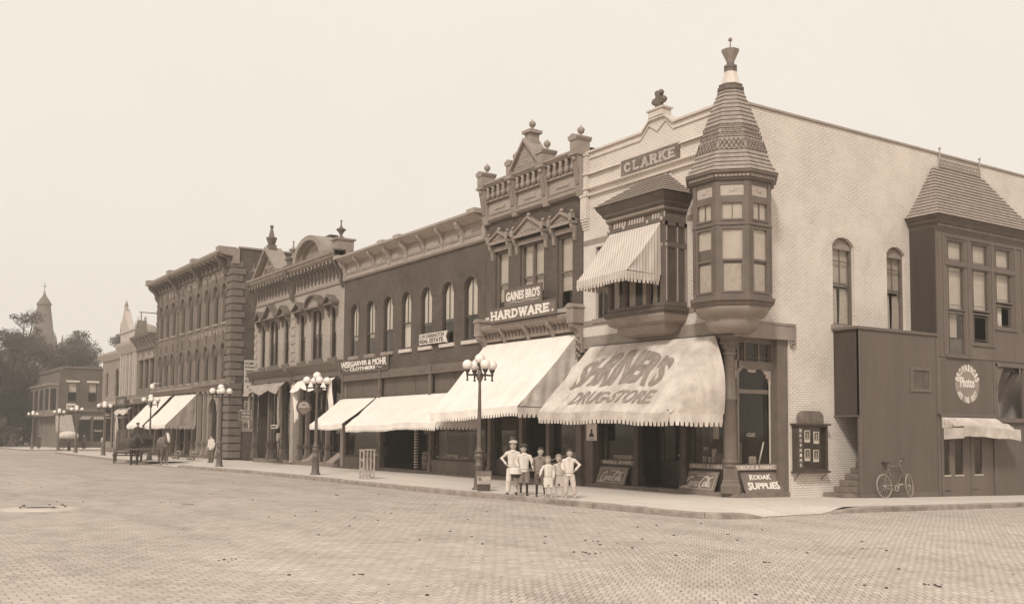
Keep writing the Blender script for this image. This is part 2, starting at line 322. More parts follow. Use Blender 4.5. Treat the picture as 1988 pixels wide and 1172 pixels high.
# ---------------------------------------------------------------- windows
def sash_window(par, fr, u0, u1, z0, z1, dep=.14, rise=0, frame='sash_dark', glassname='glass', blind=None, curtain=False,
                mull=0, meet=.5, vbar=0, sill=None, fw=.07, open_=0, blindmat='blind', hbar_up=0, half=None):
    """timber window set dep behind the wall face; rise = height of the arched head above z1"""
    mb = MB(fr); D = -dep; w = (u1-u0)/2; m = (u0+u1)/2
    for a, b in ((u0, u0+fw), (u1-fw, u1)): mb.box(a, b, D-.08, D+.03, z0, z1)
    mb.box(u0+fw, u1-fw, D-.08, D+.03, z0, z0+fw)
    if rise:
        N = 10
        for k in range(N):
            p0, p1 = -1+2*k/N, -1+2*(k+1)/N; r2 = rise-fw; w2 = w-fw
            mb.hexa([(m+p0*w, D-.08, z1+rise*arcf(p0, rise, w)), (m+p1*w, D-.08, z1+rise*arcf(p1, rise, w)), (m+p1*w2, D-.08, z1+r2*arcf(p1, rise, w)), (m+p0*w2, D-.08, z1+r2*arcf(p0, rise, w)),
                     (m+p0*w, D+.03, z1+rise*arcf(p0, rise, w)), (m+p1*w, D+.03, z1+rise*arcf(p1, rise, w)), (m+p1*w2, D+.03, z1+r2*arcf(p1, rise, w)), (m+p0*w2, D+.03, z1+r2*arcf(p0, rise, w))])
    else: mb.box(u0+fw, u1-fw, D-.08, D+.03, z1-fw, z1)
    zm = z0+(z1+rise*.5-z0)*meet
    cols = [(u0+fw, u1-fw)]
    if mull: mb.box(m-.06, m+.06, D-.08, D+.035, z0+fw, z1-(0 if rise else fw)); cols = [(u0+fw, m-.06), (m+.06, u1-fw)]
    top = z1+(rise*.9 if rise else -fw)
    for a, b in cols:
        mb.box(a, b, D-.06, D+.01, zm-.03, zm+.03)
        for e in (a, b-.025): mb.box(e, e+.025, D-.055, D+.0, z0+fw, zm-.03)
        if vbar:
            for k in range(1, vbar+1):
                x = a+(b-a)*k/(vbar+1); mb.box(x-.012, x+.012, D-.05, D-.01, zm+.03, top)
        if hbar_up: mb.box(a, b, D-.05, D-.01, (zm+top)/2-.012, (zm+top)/2+.012)
        if half and vbar: mb.box((a+b)/2-.012, (a+b)/2+.012, D-.05, D-.01, z0+fw, zm-.03)
    o = mb.build('window', frame, par)
    g = MB(fr); zc = z1
    if rise: g.prism([(u0+.02, z0+.02), (u1-.02, z0+.02)]+[(m+p*w*.97, z1+rise*.97*arcf(p, rise, w)) for p in (1, .85, .6, .3, 0, -.3, -.6, -.85, -1)], D-.035, D-.03)
    else: g.box(u0+.02, u1-.02, D-.035, D-.03, z0+.02, z1-.02)
    g.build('pane', glassname, o)
    if blind is not None:
        b = MB(fr); bz = z1-(z1-z0)*blind
        if rise: b.prism([(u0+.05, bz), (u1-.05, bz)]+[(m+p*w*.93, z1+rise*.93*arcf(p, rise, w)) for p in (1, .6, 0, -.6, -1)], D-.13, D-.12)
        else: b.box(u0+.05, u1-.05, D-.13, D-.12, bz, z1-.03)
        b.build('blind', blindmat, o)
    if curtain:
        b = MB(fr); ch = (zm-z0)*.86
        for a, e in (((u0+.08), m-.05), (m+.06, u1-.08)):
            b.grid(lambda s, t, a=a, e=e: (a+(e-a)*(.08*(t)+s*(1-.1*t)), D-.12+.018*sin(s*26+t*2), z0+.05+ch*t), 16, 4)
        b.build('curtain', 'curtain', o)
    if sill:
        b = MB(fr); b.box(u0-.12, u1+.12, D-.02, .09, z0-.16, z0-.004); b.build('sill', sill, o, bevel=.01)
    return o
def shell(par, fr, u0, u1, depth, z1, m, floor=None):
    """side and rear walls and flat roof behind a front wall (front frame, depth into the block)"""
    mb = MB(fr); mb.box(u0, u0+.28, -depth, -.36, -.4, z1); mb.box(u1-.28, u1, -depth, -.36, -.4, z1); mb.box(u0+.28, u1-.28, -depth, -depth+.3, -.4, z1)
    mb.build('rear_wall', m, par)
    r = MB(fr); r.box(u0+.28, u1-.28, -depth+.3, -.36, z1-1.0, z1-.8)
    if floor: r.box(u0+.28, u1-.28, -depth+.3, -.36, floor-.25, floor)
    r.build('roof', 'slate', par)
# ================================================================ ground
def lerp_tab(tab, x):
    tab = sorted(tab)
    if x <= tab[0][0]: return tab[0][1]
    for (a, b), (c, d) in zip(tab, tab[1:]):
        if x <= c: return b+(d-b)*(x-a)/(c-a)
    return tab[-1][1]
def sstep(a, b, x):
    t = max(0, min(1, (x-a)/(b-a))); return t*t*(3-2*t)
CURB = [(-36.5, -5.95), (-26, -5.42), (-18.8, -5.5), (-13.9, -5.5), (-8.8, -5.42), (-5.7, -5.18), (-.56, -4.9), (2.6, -4.8), (3.3, -4.7), (3.7, -4.35), (3.9, -3.6)]
def zg(x): return -.0048*max(0, -x-18)
def walk_z(x, y):
    z = zg(x)-.018*max(0, y)*sstep(-1, 0, x)
    dx = max(0, 3.9-x); k = sstep(1.5, 0, dx)*sstep(-3.9, -3.2, y)*sstep(-.1, -1.0, y)
    return z-.14*k
def road_z(x, y):
    return -.15-.016*max(0, min(y, 40))*sstep(-4, 2, x)+zg(max(x, -200))+.012*noise.noise(Vector((x*.25, y*.25, 0)))
def paving(name, L, bw, bh, mort, mortL, var, rot, patches):
    m, n, l, b = newmat(name); tc = n.new('ShaderNodeTexCoord'); v = tc.outputs['Object']
    nz = noise_node(n, l, .35, 3, .5, v); sc = n.new('ShaderNodeVectorMath'); sc.operation = 'SCALE'; sc.inputs['Scale'].default_value = .12
    l.new(nz.outputs['Color'], sc.inputs[0]); ad = n.new('ShaderNodeVectorMath'); l.new(v, ad.inputs[0]); l.new(sc.outputs[0], ad.inputs[1])
    def tex(ang, bw=bw, bh=bh):
        mp = n.new('ShaderNodeMapping'); mp.inputs['Rotation'].default_value = (0, 0, ang); l.new(ad.outputs[0], mp.inputs[0])
        t = n.new('ShaderNodeTexBrick'); l.new(mp.outputs[0], t.inputs['Vector']); t.inputs['Scale'].default_value = 1
        t.inputs['Brick Width'].default_value = bw; t.inputs['Row Height'].default_value = bh; t.inputs['Mortar Size'].default_value = mort; t.inputs['Mortar Smooth'].default_value = .4
        t.inputs['Color1'].default_value = tone(L*(1-var)); t.inputs['Color2'].default_value = tone(L*(1+var)); t.inputs['Mortar'].default_value = tone(mortL); return t
    A = tex(pi/2 if rot else 0); col, fac = A.outputs['Color'], A.outputs['Fac']
    if rot:
        B = tex(-pi/4, .105, .25); sp = n.new('ShaderNodeSeparateXYZ'); l.new(ad.outputs[0], sp.inputs[0])
        k = n.new('ShaderNodeMath'); k.operation = 'MULTIPLY_ADD'; l.new(sp.outputs[1], k.inputs[0]); k.inputs[1].default_value = .565; l.new(sp.outputs[0], k.inputs[2])
        g = n.new('ShaderNodeMath'); g.operation = 'GREATER_THAN'; bn = noise_node(n, l, .5, 4, .7, v); bk = n.new('ShaderNodeMath'); bk.operation = 'MULTIPLY_ADD'; l.new(bn.outputs[0], bk.inputs[0]); bk.inputs[1].default_value = 6; l.new(k.outputs[0], bk.inputs[2])
        l.new(bk.outputs[0], g.inputs[0]); g.inputs[1].default_value = 4.4
        col = mixc(n, l, g.outputs[0], A.outputs['Color'], B.outputs['Color'])
        mf = n.new('ShaderNodeMix'); l.new(g.outputs[0], mf.inputs['Factor']); l.new(A.outputs['Fac'], mf.inputs['A']); l.new(B.outputs['Fac'], mf.inputs['B']); fac = mf.outputs['Result']
    big = noise_node(n, l, .16, 6, .65, v); med = noise_node(n, l, 1.7, 5, .7, v); fine = noise_node(n, l, 14, 3, .7, v)
    for src, lo, hi, a, z in ((big, 1-patches, 1+patches*.5, .32, .68), (med, 1-patches*.8, 1+patches*.5, .3, .7), (fine, .8, 1.15, .25, .75)):
        q = n.new('ShaderNodeMapRange'); q.inputs['From Min'].default_value = a; q.inputs['From Max'].default_value = z
        q.inputs['To Min'].default_value = lo; q.inputs['To Max'].default_value = hi; l.new(src.outputs[0], q.inputs[0])
        col = mixc(n, l, 1.0, col, q.outputs[0], 'MULTIPLY')
    if rot:
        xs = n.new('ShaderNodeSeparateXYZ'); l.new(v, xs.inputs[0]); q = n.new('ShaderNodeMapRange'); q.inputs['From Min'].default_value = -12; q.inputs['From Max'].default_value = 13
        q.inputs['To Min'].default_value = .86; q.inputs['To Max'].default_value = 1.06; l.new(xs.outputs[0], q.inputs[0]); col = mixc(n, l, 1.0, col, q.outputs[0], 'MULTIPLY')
        mp2 = n.new('ShaderNodeMapping'); mp2.inputs['Scale'].default_value = (.12, .9, 1); l.new(v, mp2.inputs[0]); tr = noise_node(n, l, 1.0, 5, .65, mp2.outputs[0]); q = n.new('ShaderNodeMapRange'); q.inputs['From Min'].default_value = .35; q.inputs['From Max'].default_value = .65
        q.inputs['To Min'].default_value = .88; q.inputs['To Max'].default_value = 1.07; l.new(tr.outputs[0], q.inputs[0]); col = mixc(n, l, 1.0, col, q.outputs[0], 'MULTIPLY')
        sp2 = noise_node(n, l, 3.3, 6, .8, v); q = n.new('ShaderNodeMapRange'); q.inputs['From Min'].default_value = .62; q.inputs['From Max'].default_value = .74
        q.inputs['To Min'].default_value = 1; q.inputs['To Max'].default_value = .55; l.new(sp2.outputs[0], q.inputs[0]); col = mixc(n, l, 1.0, col, q.outputs[0], 'MULTIPLY')
    # dust lying over the joints
    dz = noise_node(n, l, .8, 5, .7, v); dr = n.new('ShaderNodeMapRange'); dr.inputs['From Min'].default_value = .42; dr.inputs['From Max'].default_value = .62
    dr.inputs['To Min'].default_value = 0; dr.inputs['To Max'].default_value = .35; l.new(dz.outputs[0], dr.inputs[0])
    col = mixc(n, l, dr.outputs[0], col, tone(L*1.05))
    l.new(col, b.inputs['Base Color']); b.inputs['Roughness'].default_value = .9; b.inputs['Specular IOR Level'].default_value = .2
    s1 = n.new('ShaderNodeMath'); s1.operation = 'MULTIPLY_ADD'; l.new(fac, s1.inputs[0]); s1.inputs[1].default_value = -1; l.new(med.outputs[0], s1.inputs[2])
    bump(n, l, b, s1.outputs[0], .3, .015)
paving('road_brick', .50, .22, .17, .013, .31, .12, True, .12)
paving('walk_concrete', .62, 1.9, 1.9, .012, .3, .03, False, .07)
mat('kerb_stone', .30, .9, .35, scale=3, bs=.6); mat('earth', .3, .95, .2, scale=.3)
gx = [-900, -500, -300, -220, -170]+[-150+2.5*i for i in range(66)]+[16, 20, 30, 50, 100, 300, 900]
gy = [-900, -300, -100, -60, -40]+[-30+1.5*i for i in range(48)]+[45, 60, 100, 300, 900]
mb = MB(); nx = len(gx)
mb.add([(x, y, road_z(x, y)-(.25 if abs(x) > 400 or abs(y) > 400 else 0)) for y in gy for x in gx],
       [(j*nx+i, j*nx+i+1, (j+1)*nx+i+1, (j+1)*nx+i) for j in range(len(gy)-1) for i in range(nx-1)], True)
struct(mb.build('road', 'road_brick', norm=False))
mb = MB(); mb.grid(lambda s, t: (-1200+2400*s, -1200+2400*t, -.75), 8, 8); struct(mb.build('ground', 'earth', norm=False))
def wgrid(mb, x0, x1, nx_, yf0, yf1, ny_, zf):
    mb.grid(lambda s, t: ((lambda x: (x, yf0(x)+(yf1(x)-yf0(x))*t, zf(x, yf0(x)+(yf1(x)-yf0(x))*t)))(x0+(x1-x0)*s)), nx_, ny_)
mb = MB(); wgrid(mb, -36.5, 3.9, 130, lambda x: lerp_tab(CURB, x), lambda x: .6, 22, walk_z)
wgrid(mb, -.5, 3.9, 16, lambda x: .6, lambda x: 30, 60, walk_z)
struct(mb.build('sidewalk', 'walk_concrete', norm=False))
# alley apron and the pavements of the next block
mb = MB(); wgrid(mb, -44.5, -36.5, 16, lambda x: -5.85, lambda x: 16, 30, lambda x, y: zg(x)-.135+.13*sstep(-5.9, -2.2, y))
struct(mb.build('alley_apron', 'walk_concrete', norm=False))
NC = [(-87.6, -2.6), (-86.5, -3.9), (-84.5, -4.6), (-53.3, -5.75), (-44.5, -5.7)]
mb = MB(); wgrid(mb, -92, -44.5, 60, lambda x: lerp_tab(NC, x) if x > -87.6 else -2.6, lambda x: .6 if x > -88 else 30, 8, lambda x, y: zg(x)-.15*sstep(-87.6, -91, x))
struct(mb.build('next_block_sidewalk', 'walk_concrete', norm=False))
mb = MB(); wgrid(mb, -190, -103, 20, lambda x: -4.6-.02*(-x-103), lambda x: 40, 8, lambda x, y: zg(x)); struct(mb.build('far_sidewalk', 'walk_concrete', norm=False))
# kerbs: worn stones laid end to end
def kerb(name, pts, zt, step=1.85, w=.16):
    mb = MB(); R2 = random.Random(3)
    L = [0]
    for a, b in zip(pts, pts[1:]): L.append(L[-1]+(Vector(b[:2])-Vector(a[:2])).length)
    def at(s):
        for i in range(len(L)-1):
            if s <= L[i+1] or i == len(L)-2:
                t = (s-L[i])/(L[i+1]-L[i]); return [pts[i][k]+(pts[i+1][k]-pts[i][k])*t for k in range(3)]
    s = 0
    while s < L[-1]-.1:
        e = min(L[-1], s+step*R2.uniform(.8, 1.15)); n = max(1, int((e-s)/.3)); o = R2.uniform(-.012, .012); dz = R2.uniform(-.008, .008)
        row = []
        for i in range(n+1):
            q = s+.006+(e-s-.012)*i/n; p = at(q); p2 = at(min(q+.05, L[-1])); p0 = at(max(q-.05, 0))
            t = Vector((p2[0]-p0[0], p2[1]-p0[1], 0)).normalized(); nn = Vector((t.y, -t.x, 0))
            j = .012*noise.noise(Vector((q*1.7, 3, 0))); P = Vector(p[:2]+[0])
            a, b = P-nn*.02, P+nn*(w+o+j); zz = p[2]+.006+dz+.006*noise.noise(Vector((q*3, 9, 0)))
            row.append([(a.x, a.y, zz), (b.x-nn.x*.03, b.y-nn.y*.03, zz), (b.x, b.y, zz-.03), (b.x+nn.x*.01, b.y+nn.y*.01, zz-.5)])
        vs = [v for r_ in row for v in r_]
        fs = [(4*i+k, 4*i+k+1, 4*i+k+5, 4*i+k+4) for i in range(n) for k in range(3)]+[(0, 1, 2, 3), tuple(4*n+k for k in range(4))]
        mb.add(vs, fs); s = e
    return struct(mb.build(name, 'kerb_stone'))
kerb('kerb', [(x, y, zg(x)) for x, y in CURB[:8]]+[(3.3, -4.7, 0), (3.7, -4.35, 0), (3.9, -3.85, -.005), (3.93, -3.55, -.07), (3.94, -3.15, -.145)], 0)
kerb('side_kerb', [(3.92, -1.1, -.15), (3.92, -.5, -.07), (3.92, .4, -.01)]+[(3.92, y, -.018*y) for y in (4, 8, 14, 20, 30)], 0)
kerb('alley_kerb', [(-36.5, -2.5, -.09), (-36.5, -5.85, -.09)], 0, w=.12)
kerb('next_block_kerb', [(x, y, zg(x)-(.15 if x < -87 else 0)) for x, y in NC], 0)
kerb('far_kerb', [(-190, -6.3, zg(-190)), (-103, -4.6, zg(-103))], 0); kerb('far_cross_kerb', [(-103, -4.6, zg(-103)), (-103, 40, zg(-103))], 0)
# stones, straw and dung on the bricks
mb = MB(); R3 = random.Random(11)
for i in range(300):
    if i % 2: x, y = R3.uniform(-25, 16), R3.uniform(-18, -6.2)
    else: x, y = R3.uniform(-2, 14), R3.uniform(-17, -5.2)
    r = R3.choice((.008, .01, .012, .016, .03)); z = road_z(x, y); a = R3.uniform(0, 3)
    mb.lathe([(r, z-.01), (r*.9, z+r*.35), (r*.3, z+r*.6)], x, y, 6, a)
for i in range(12):
    x, y = R3.uniform(-12, 13), R3.uniform(-17, -6); z = road_z(x, y)
    for k in range(R3.randint(3, 9)):
        r = R3.uniform(.012, .03); dx, dy = R3.gauss(0, .12), R3.gauss(0, .07); mb.lathe([(r, z-.01), (r*.9, z+r*.4), (r*.3, z+r*.7)], x+dx, y+dy, 6, k)
tag(mb.build('road_debris', 'debris'), 'dark specks of dung, straw and small stones scattered on the brick street', 'debris', kind='stuff')
t = thing('manhole', 'pale round manhole collar with stones around its lid at the left of the street', 'manhole', (-6.75, -17.55, -.16))
m_, zz = (-6.75, -17.55), road_z(-6.75, -17.55)
mb = MB(); mb.lathe([(1.02, zz-.06), (.98, zz+.006), (.62, zz+.05), (.42, zz+.055), (.42, zz+.02)], *m_, 28, 0, True, caps=False); mb.build('collar', 'concrete', t)
mb = MB(); mb.lathe([(.415, zz-.02), (.41, zz+.035)], *m_, 24); mb.build('lid', 'iron_dark', t)
for a, r in ((.3, .06), (1.1, .04), (2.0, .05), (2.7, .035), (3.9, .05), (5.0, .04)):
    mb = MB(); mb.ball((m_[0]+.55*cos(a), m_[1]+.55*sin(a), zz+.07), r, 7, 5, (1.2, .9, .6)); mb.build('stone', 'stone_dark', t)

# ================================================================ corner building
B = thing('corner_brick_building', 'two storey white painted brick corner building with octagonal corner turret and photo studio bay', 'building', (-3.6, 5, 0))
ZT = 11.82
# front wall
mb = MB(FRONT)
mb.wall(-7.32, -.25, 5.24, ZT, [(-6.62, -5.75, 5.85, 8.38, 0), (-4.4, -2.4, 6.0, 8.3, 0)], -.36, 0)
mb.prism([(-4.12, ZT), (-3.72, 12.14), (-3.0, 12.14), (-2.6, ZT)], -.3, 0)
mb.build('front_wall', 'brick_white', B)
mb = MB(SIDE)
sidewins = [(4.43, 5.5, 5.38, 7.98, .26), (7.2, 8.19, 5.38, 7.98, .24)]
mb.wall(.36, 24, -.7, ZT, [(.36, 2.3, -.7, 5.0, 0)]+sidewins+[(9.2, 13.6, 2.6, 4.2, 0)] if False else [(.36, 2.33, -.7, 5.0, 0)]+sidewins, -.36, 0)
mb.build('side_wall', 'brick_white', B)
mb = MB(); mb.box(-7.32, -7.02, .36, 24, -.4, ZT-.02); mb.box(-7.02, -.36, 23.7, 24, -.4, ZT-.02); mb.build('rear_wall', 'brick_brown', B)
mb = MB(); mb.box(-7.0, -.37, .37, 23.7, 10.9, 11.1); mb.box(-7.0, -.37, .37, 23.7, 4.9, 5.2); mb.build('roof', 'slate', B)
# coping
mb = MB(FRONT)
def cop(mb, pts, d0, d1, h=.07):
    for (a, za), (b, zb) in zip(pts, pts[1:]):
        mb.hexa([(a, d0, za), (b, d0, zb), (b, d1, zb), (a, d1, za), (a, d0, za+h), (b, d0, zb+h), (b, d1, zb+h), (a, d1, za+h)])
cop(mb, [(-7.36, ZT+.002), (-4.12, ZT+.002), (-3.72, 12.142), (-3.0, 12.142), (-2.6, ZT+.002), (-.3, ZT+.002)], -.40, .075)
cop(mb, [(-7.0, ZT-.22), (-4.2, ZT-.22), (-3.75, 11.98), (-3.35, 11.72), (-2.95, 11.98), (-2.6, ZT-.2), (-.6, ZT-.2)], -.02, .045, .05)
mb.build('coping', 'stone_white', B)
mb = MB(SIDE); mb.box(.08, 24, -.40, .05, ZT+.002, ZT+.07); mb.build('coping', 'trim_light', B)
mb = MB(FRONT); mb.box(-3.72, -3.0, -.26, .1, 12.215, 12.42); mb.box(-3.78, -2.94, -.3, .14, 12.42, 12.48); mb.build('pedestal', 'stone_white', B)
mb = MB(FRONT)
mb.box(-3.5, -3.22, -.14, .0, 12.48, 12.62); mb.box(-3.62, -3.1, -.13, -.01, 12.66, 12.86)
mb.box(-3.46, -3.26, -.16, .02, 12.62, 13.0)
for c in ((-3.6, 12.76), (-3.12, 12.76), (-3.45, 13.02), (-3.27, 13.02)): mb.ball((c[0], -.07, c[1]), .10, 8, 6)
mb.build('finial', 'stone_dark', B)
# string courses and grey bands
mb = MB(FRONT)
for z, a, b in ((11.02, -7.0, -5.24), (11.02, -2.26, -1.0), (10.5, -7.0, -1.1), (10.26, -7.0, -1.2)): mb.box(a, b, -.02, .11, z, z+.045)
mb.build('string_course', 'brick_white', B)
mb = MB(FRONT)   # left pilaster with stepped foot
mb.box(-7.345, -6.98, -.02, .14, 9.45, ZT-.004)
for z in (11.02, 10.5, 10.26, ZT-.1): mb.box(-7.37, -6.95, -.02, .18, z, z+.06)
for i in range(4): mb.box(-7.342, -6.985, -.02, .12-.03*i, 9.45-.09*(i+1), 9.45-.09*i-.012)
mb.build('pilaster', 'brick_white', B)
mb = MB(FRONT); mb.box(-7.3, -4.9, -.02, .012, 8.5, 8.69); mb.box(-2.0, -1.0, -.02, .012, 8.5, 8.69); mb.box(-7.3, -4.9, -.02, .03, 5.62, 5.8); mb.box(-1.95, -.9, -.02, .03, 5.62, 5.8)
mb.build('painted_band', 'trim_mid', B)
# painted name panel
sg = MB(FRONT); sg.box(-5.2, -2.3, -.02, .03, 10.565, 11.12); sg = sg.build('name_panel', 'sign_worn', B)
mb = MB(FRONT); slab(mb, 'CLARKE', -5.02, -2.48, 10.65, 11.04, .032, .26, .008, .35); mb.build('lettering', 'letter_worn', sg)
# lintel band over the shop
mb = MB(FRONT); mb.box(-7.3, -.02, -.3, .06, 4.82, 5.235); mb.build('lintel', 'trim_mid', B)
mb = MB(SIDE); mb.box(-.02, 2.52, -.3, .075, 4.74, 5.18); mb.box(-.0, 2.56, -.2, .10, 5.18, 5.25); mb.box(2.49, 2.56, -.02, .10, 4.62, 5.18)
mb.torus((2.45, .05, 4.60), .07, .035, 'd', 14, 6); mb.build('lintel', 'trim_mid', B)
# side windows
for a, b, z0, z1, r in sidewins:
    w_ = sash_window(B, SIDE, a, b, z0+.0, z1-.0, dep=.14, rise=r, frame='trim_brown', curtain=True, vbar=1, hbar_up=1, meet=.5, blind=.5, fw=.06, blindmat='curtain')
    mb = MB(SIDE); mb.prism([(a, z1-.12), (b, z1-.12)]+[(a+(b-a)*(p+1)/2, z1+(r-.01)*arcf(p, r, (b-a)/2)) for p in (1, .7, .4, 0, -.4, -.7, -1)], -.16, -.12); mb.build('arch_panel', 'trim_mid', w_)
    mb = MB(SIDE); N = 14
    for k in range(N):   # rowlock arch bricks
        p0, p1 = -1+2*(k+.06)/N, -1+2*(k+.94)/N; m, w = (a+b)/2, (b-a)/2
        def q(p, e): return (m+p*(w+e*.9), z1+(r)*arcf(p, r, w)+e)
        mb.prism([q(p0, .005), q(p1, .005), q(p1, .24), q(p0, .24)], -.02, .008)
    mb.build('brick_arch', 'brick_white', w_)
mb = MB(SIDE); mb.box(4.3, 5.75, -.02, .1, 5.22, 5.37); mb.build('sill', 'trim_mid', B)
# ---- turret
TC = (-.13, .03)
def octr(mb, prof, sm=False, caps=True): mb.lathe([(r/cos(pi/8), z) for r, z in prof], TC[0], TC[1], 8, pi/8, sm, caps)
T = MB(); octr(T, [(1.05, 5.7), (1.05, 9.2)]); T = T.build('turret', 'trim_brown', B)
mb = MB()
prof = []
rt = [(9.44, 1.31), (9.7, 1.14), (10.08, 1.0), (10.5, .87), (11.0, .735), (11.6, .53), (12.12, .335)]
def turr(z): return lerp_tab(rt, z)
z = 9.44; R4 = random.Random(2)
while z < 12.1:
    h = .135 if not (10.08 < z < 10.5) else .42; e = min(z+h, 12.12); prof += [(turr(z)+.03, z), (turr(e)-.004, e)]; z = e
octr(mb, prof); mb.build('turret_roof', 'shingle', T)
mb = MB()
for k in range(-4, 3):   # diamond and scallop patterns on the faces that show
    a0, a1 = (k-.5)*pi/4, (k+.5)*pi/4
    def pt(s, z): 
        r = (turr(z)+.045)/cos(pi/8); p, q = Vector((cos(a0), sin(a0), 0)), Vector((cos(a1), sin(a1), 0)); v = p.lerp(q, s)*r; return (TC[0]+v.x, TC[1]+v.y, z)
    for i in range(6):
        for s0, s1 in ((i/6-.0, (i+1)/6+.1), ((i+1)/6, i/6-.1)):
            s0, s1 = max(.01, min(.99, s0)), max(.01, min(.99, s1)); mb.tube([pt(s0, 10.11), pt(s1, 10.46)], .009, 4, False)
    for rw in range(3):
        for i in range(6):
            zz_ = 10.62+rw*.135; off = .5 if rw % 2 else 0
            if i+off > 5.2: continue
            mb.tube([pt((i+off+f)/6, zz_-.05*sin(pi*f)+.012) for f in (0.02, .25, .5, .75, .98)], .009, 4, False)
mb.build('roof_pattern', 'shingle_dark', T)
mb = MB(); octr(mb, [(.37, 12.1), (.39, 12.14), (.39, 12.2), (.33, 12.22), (.35, 12.3), (.30, 12.32), (.29, 12.33)]); octr(mb, [(.19, 12.74), (.19, 12.8), (.17, 12.82), (.19, 12.85), (.19, 12.92), (.12, 12.94), (.11, 13.02)])
f_ = mb.build('finial', 'trim_brown', T)
mb = MB(); octr(mb, [(.29, 12.32), (.17, 12.74)]); mb.build('finial_cone', 'cream_paint', f_)
mb = MB(); octr(mb, [(.10, 13.0), (.13, 13.1), (.25, 13.38), (.26, 13.4), (.22, 13.41)]); mb.build('finial_cup', 'moulding_grey', f_)
mb = MB(); mb.tube([(TC[0], TC[1], 13.38), (TC[0], TC[1], 13.7)], .02, 6); mb.ball((TC[0], TC[1], 13.74), .065); mb.build('finial_rod', 'moulding_grey', f_)
mb = MB(); octr(mb, [(1.18, 9.17), (1.2, 9.22), (1.24, 9.24), (1.26, 9.34), (1.32, 9.36), (1.32, 9.435), (1.2, 9.45)])
mb.build('turret_cornice', 'trim_brown', T)
mb = MB()
for k in range(-4, 3):
    a = k*pi/4; fr = ((TC[0]+1.2*cos(a), TC[1]+1.2*sin(a), 0), (-sin(a), cos(a), 0), (cos(a), sin(a), 0)); m2 = MB(fr)
    for i in range(9): x = -.44+i*.11; m2.box(x-.035, x+.035, -.02, .055, 9.245, 9.33)
    mb.v += m2.v and [v for v in m2.v]; b0 = len(mb.v)-len(m2.v); mb.f += [[i+b0 for i in f] for f in m2.f]; mb.sm += m2.sm; mb.mi += m2.mi
mb.build('dentils', 'trim_light', T)
# per face joinery
for k in range(-4, 3):
    a = k*pi/4
    if k in (-4,): continue
    fr = ((TC[0]+1.05*cos(a), TC[1]+1.05*sin(a), 0), (-sin(a), cos(a), 0), (cos(a), sin(a), 0)); h = .47
    mb = MB(fr)
    for sgn in (-1, 1):
        x0, x1 = sorted((sgn*h, sgn*(h-.14))); mb.box(x0, x1, -.02, .075, 5.79, 9.165)
        for q in (.035, .07, .105): mb.box(sgn*(h-q)-.008, sgn*(h-q)+.008, .07, .088, 5.95, 7.8)
    mb.box(-h+.14, h-.14, -.02, .06, 9.04, 9.165); mb.box(-h+.14, h-.14, -.02, .06, 8.56, 8.72); mb.box(-h+.14, h-.14, -.02, .06, 7.8, 7.99); mb.box(-h+.14, h-.14, -.02, .06, 5.79, 5.9)
    mb.box(-h, h, .06, .10, 7.86, 7.93)
    mb.build('face_frame', 'trim_brown', T)
    mb = MB(fr); mb.box(-h+.14, h-.14, -.02, .03, 8.72, 9.04)
    for i in range(17):
        w_ = pi*(i+.5)/17*2; c, s_ = cos(w_), sin(w_); L_ = min(.30/max(abs(c), .01), .15/max(abs(s_), .01))
        mb.tube([(c*.05, .035, 8.88+s_*.04), (c*L_, .035, 8.88+s_*L_)], .008, 4, False)
    mb.box(-.035, .035, .03, .06, 8.85, 8.91); mb.build('fan_panel', 'pale_trim', T)
    for (z0, z1, kw) in ((7.99, 8.56, dict(meet=0.02, blind=1.0, vbar=1)), (5.9, 7.8, dict(curtain=True, meet=.5, blind=(.5 if k != -2 else .28)))):
        fr2 = fr
        # shallow dark box behind each pane keeps the room dim
        w_ = sash_window(T, fr2, -h+.14, h-.14, z0, z1, dep=-.055, frame='trim_brown', fw=.05, **{**kw, 'blind': None, 'curtain': False})
        bb = MB(fr2)
        if z1 < 8:
            bb.box(-h+.19, h-.19, .004, .008, (6.87 if k != -2 else 7.2), 7.75); bb.build('blind', 'blind', w_)
            bb = MB(fr2); bb.grid(lambda s, t: (-h+.22+(2*h-.44)*s, -.0+.010+.004*sin(s*30), 5.96+.78*t), 14, 2); bb.build('curtain', 'curtain', w_)
        else: bb.box(-h+.19, h-.19, .004, .008, 8.04, 8.52); bb.build('blind', 'blind', w_)
mb = MB(); octr(mb, [(1.02, 5.5), (1.12, 5.58), (1.14, 5.66), (1.21, 5.68), (1.22, 5.78), (1.12, 5.80)]); mb.build('turret_base_moulding', 'trim_brown', T)
mb = MB(); octr(mb, [(1.06, 5.6), (1.05, 5.46), (.95, 5.33), (.80, 5.27), (.77, 5.24), (.77, 5.1), (.70, 4.93), (.5, 4.83), (.3, 4.82)], True); mb.build('turret_base_bowl', 'trim_mid', T)
# ---- square bay window over the front
Q = MB(FRONT); Q.box(-4.75, -4.6, 0, .93, 5.75, 8.8); Q.box(-2.2, -2.05, 0, .93, 5.75, 8.8); Q.box(-4.6, -2.2, .0, .8, 5.72, 5.8)
Q.box(-4.6, -2.2, 0, .9, 8.3, 8.8); Q = Q.build('bay_window', 'trim_brown', B)
mb = MB(FRONT)
for x in (-4.75, -4.0, -2.85, -2.05-.14): mb.box(x, x+.14, .86, .965, 5.8, 8.42)
for x in (-4.68, -3.93, -2.78, -2.12):
    for q in (-.03, .01): mb.box(x+q, x+q+.02, .965, .98, 5.95, 8.2)
mb.box(-4.61, -2.19, .86, .95, 7.62, 7.76); mb.box(-4.61, -2.19, .86, .95, 5.8, 5.9); mb.box(-4.78, -2.03, .86, .975, 8.42, 8.5)
sd = [(.0, .12), (.36, .46), (.80, .93)]
for d0, d1 in sd: mb.box(-2.05, -2.0, d0, d1, 5.8, 8.42)
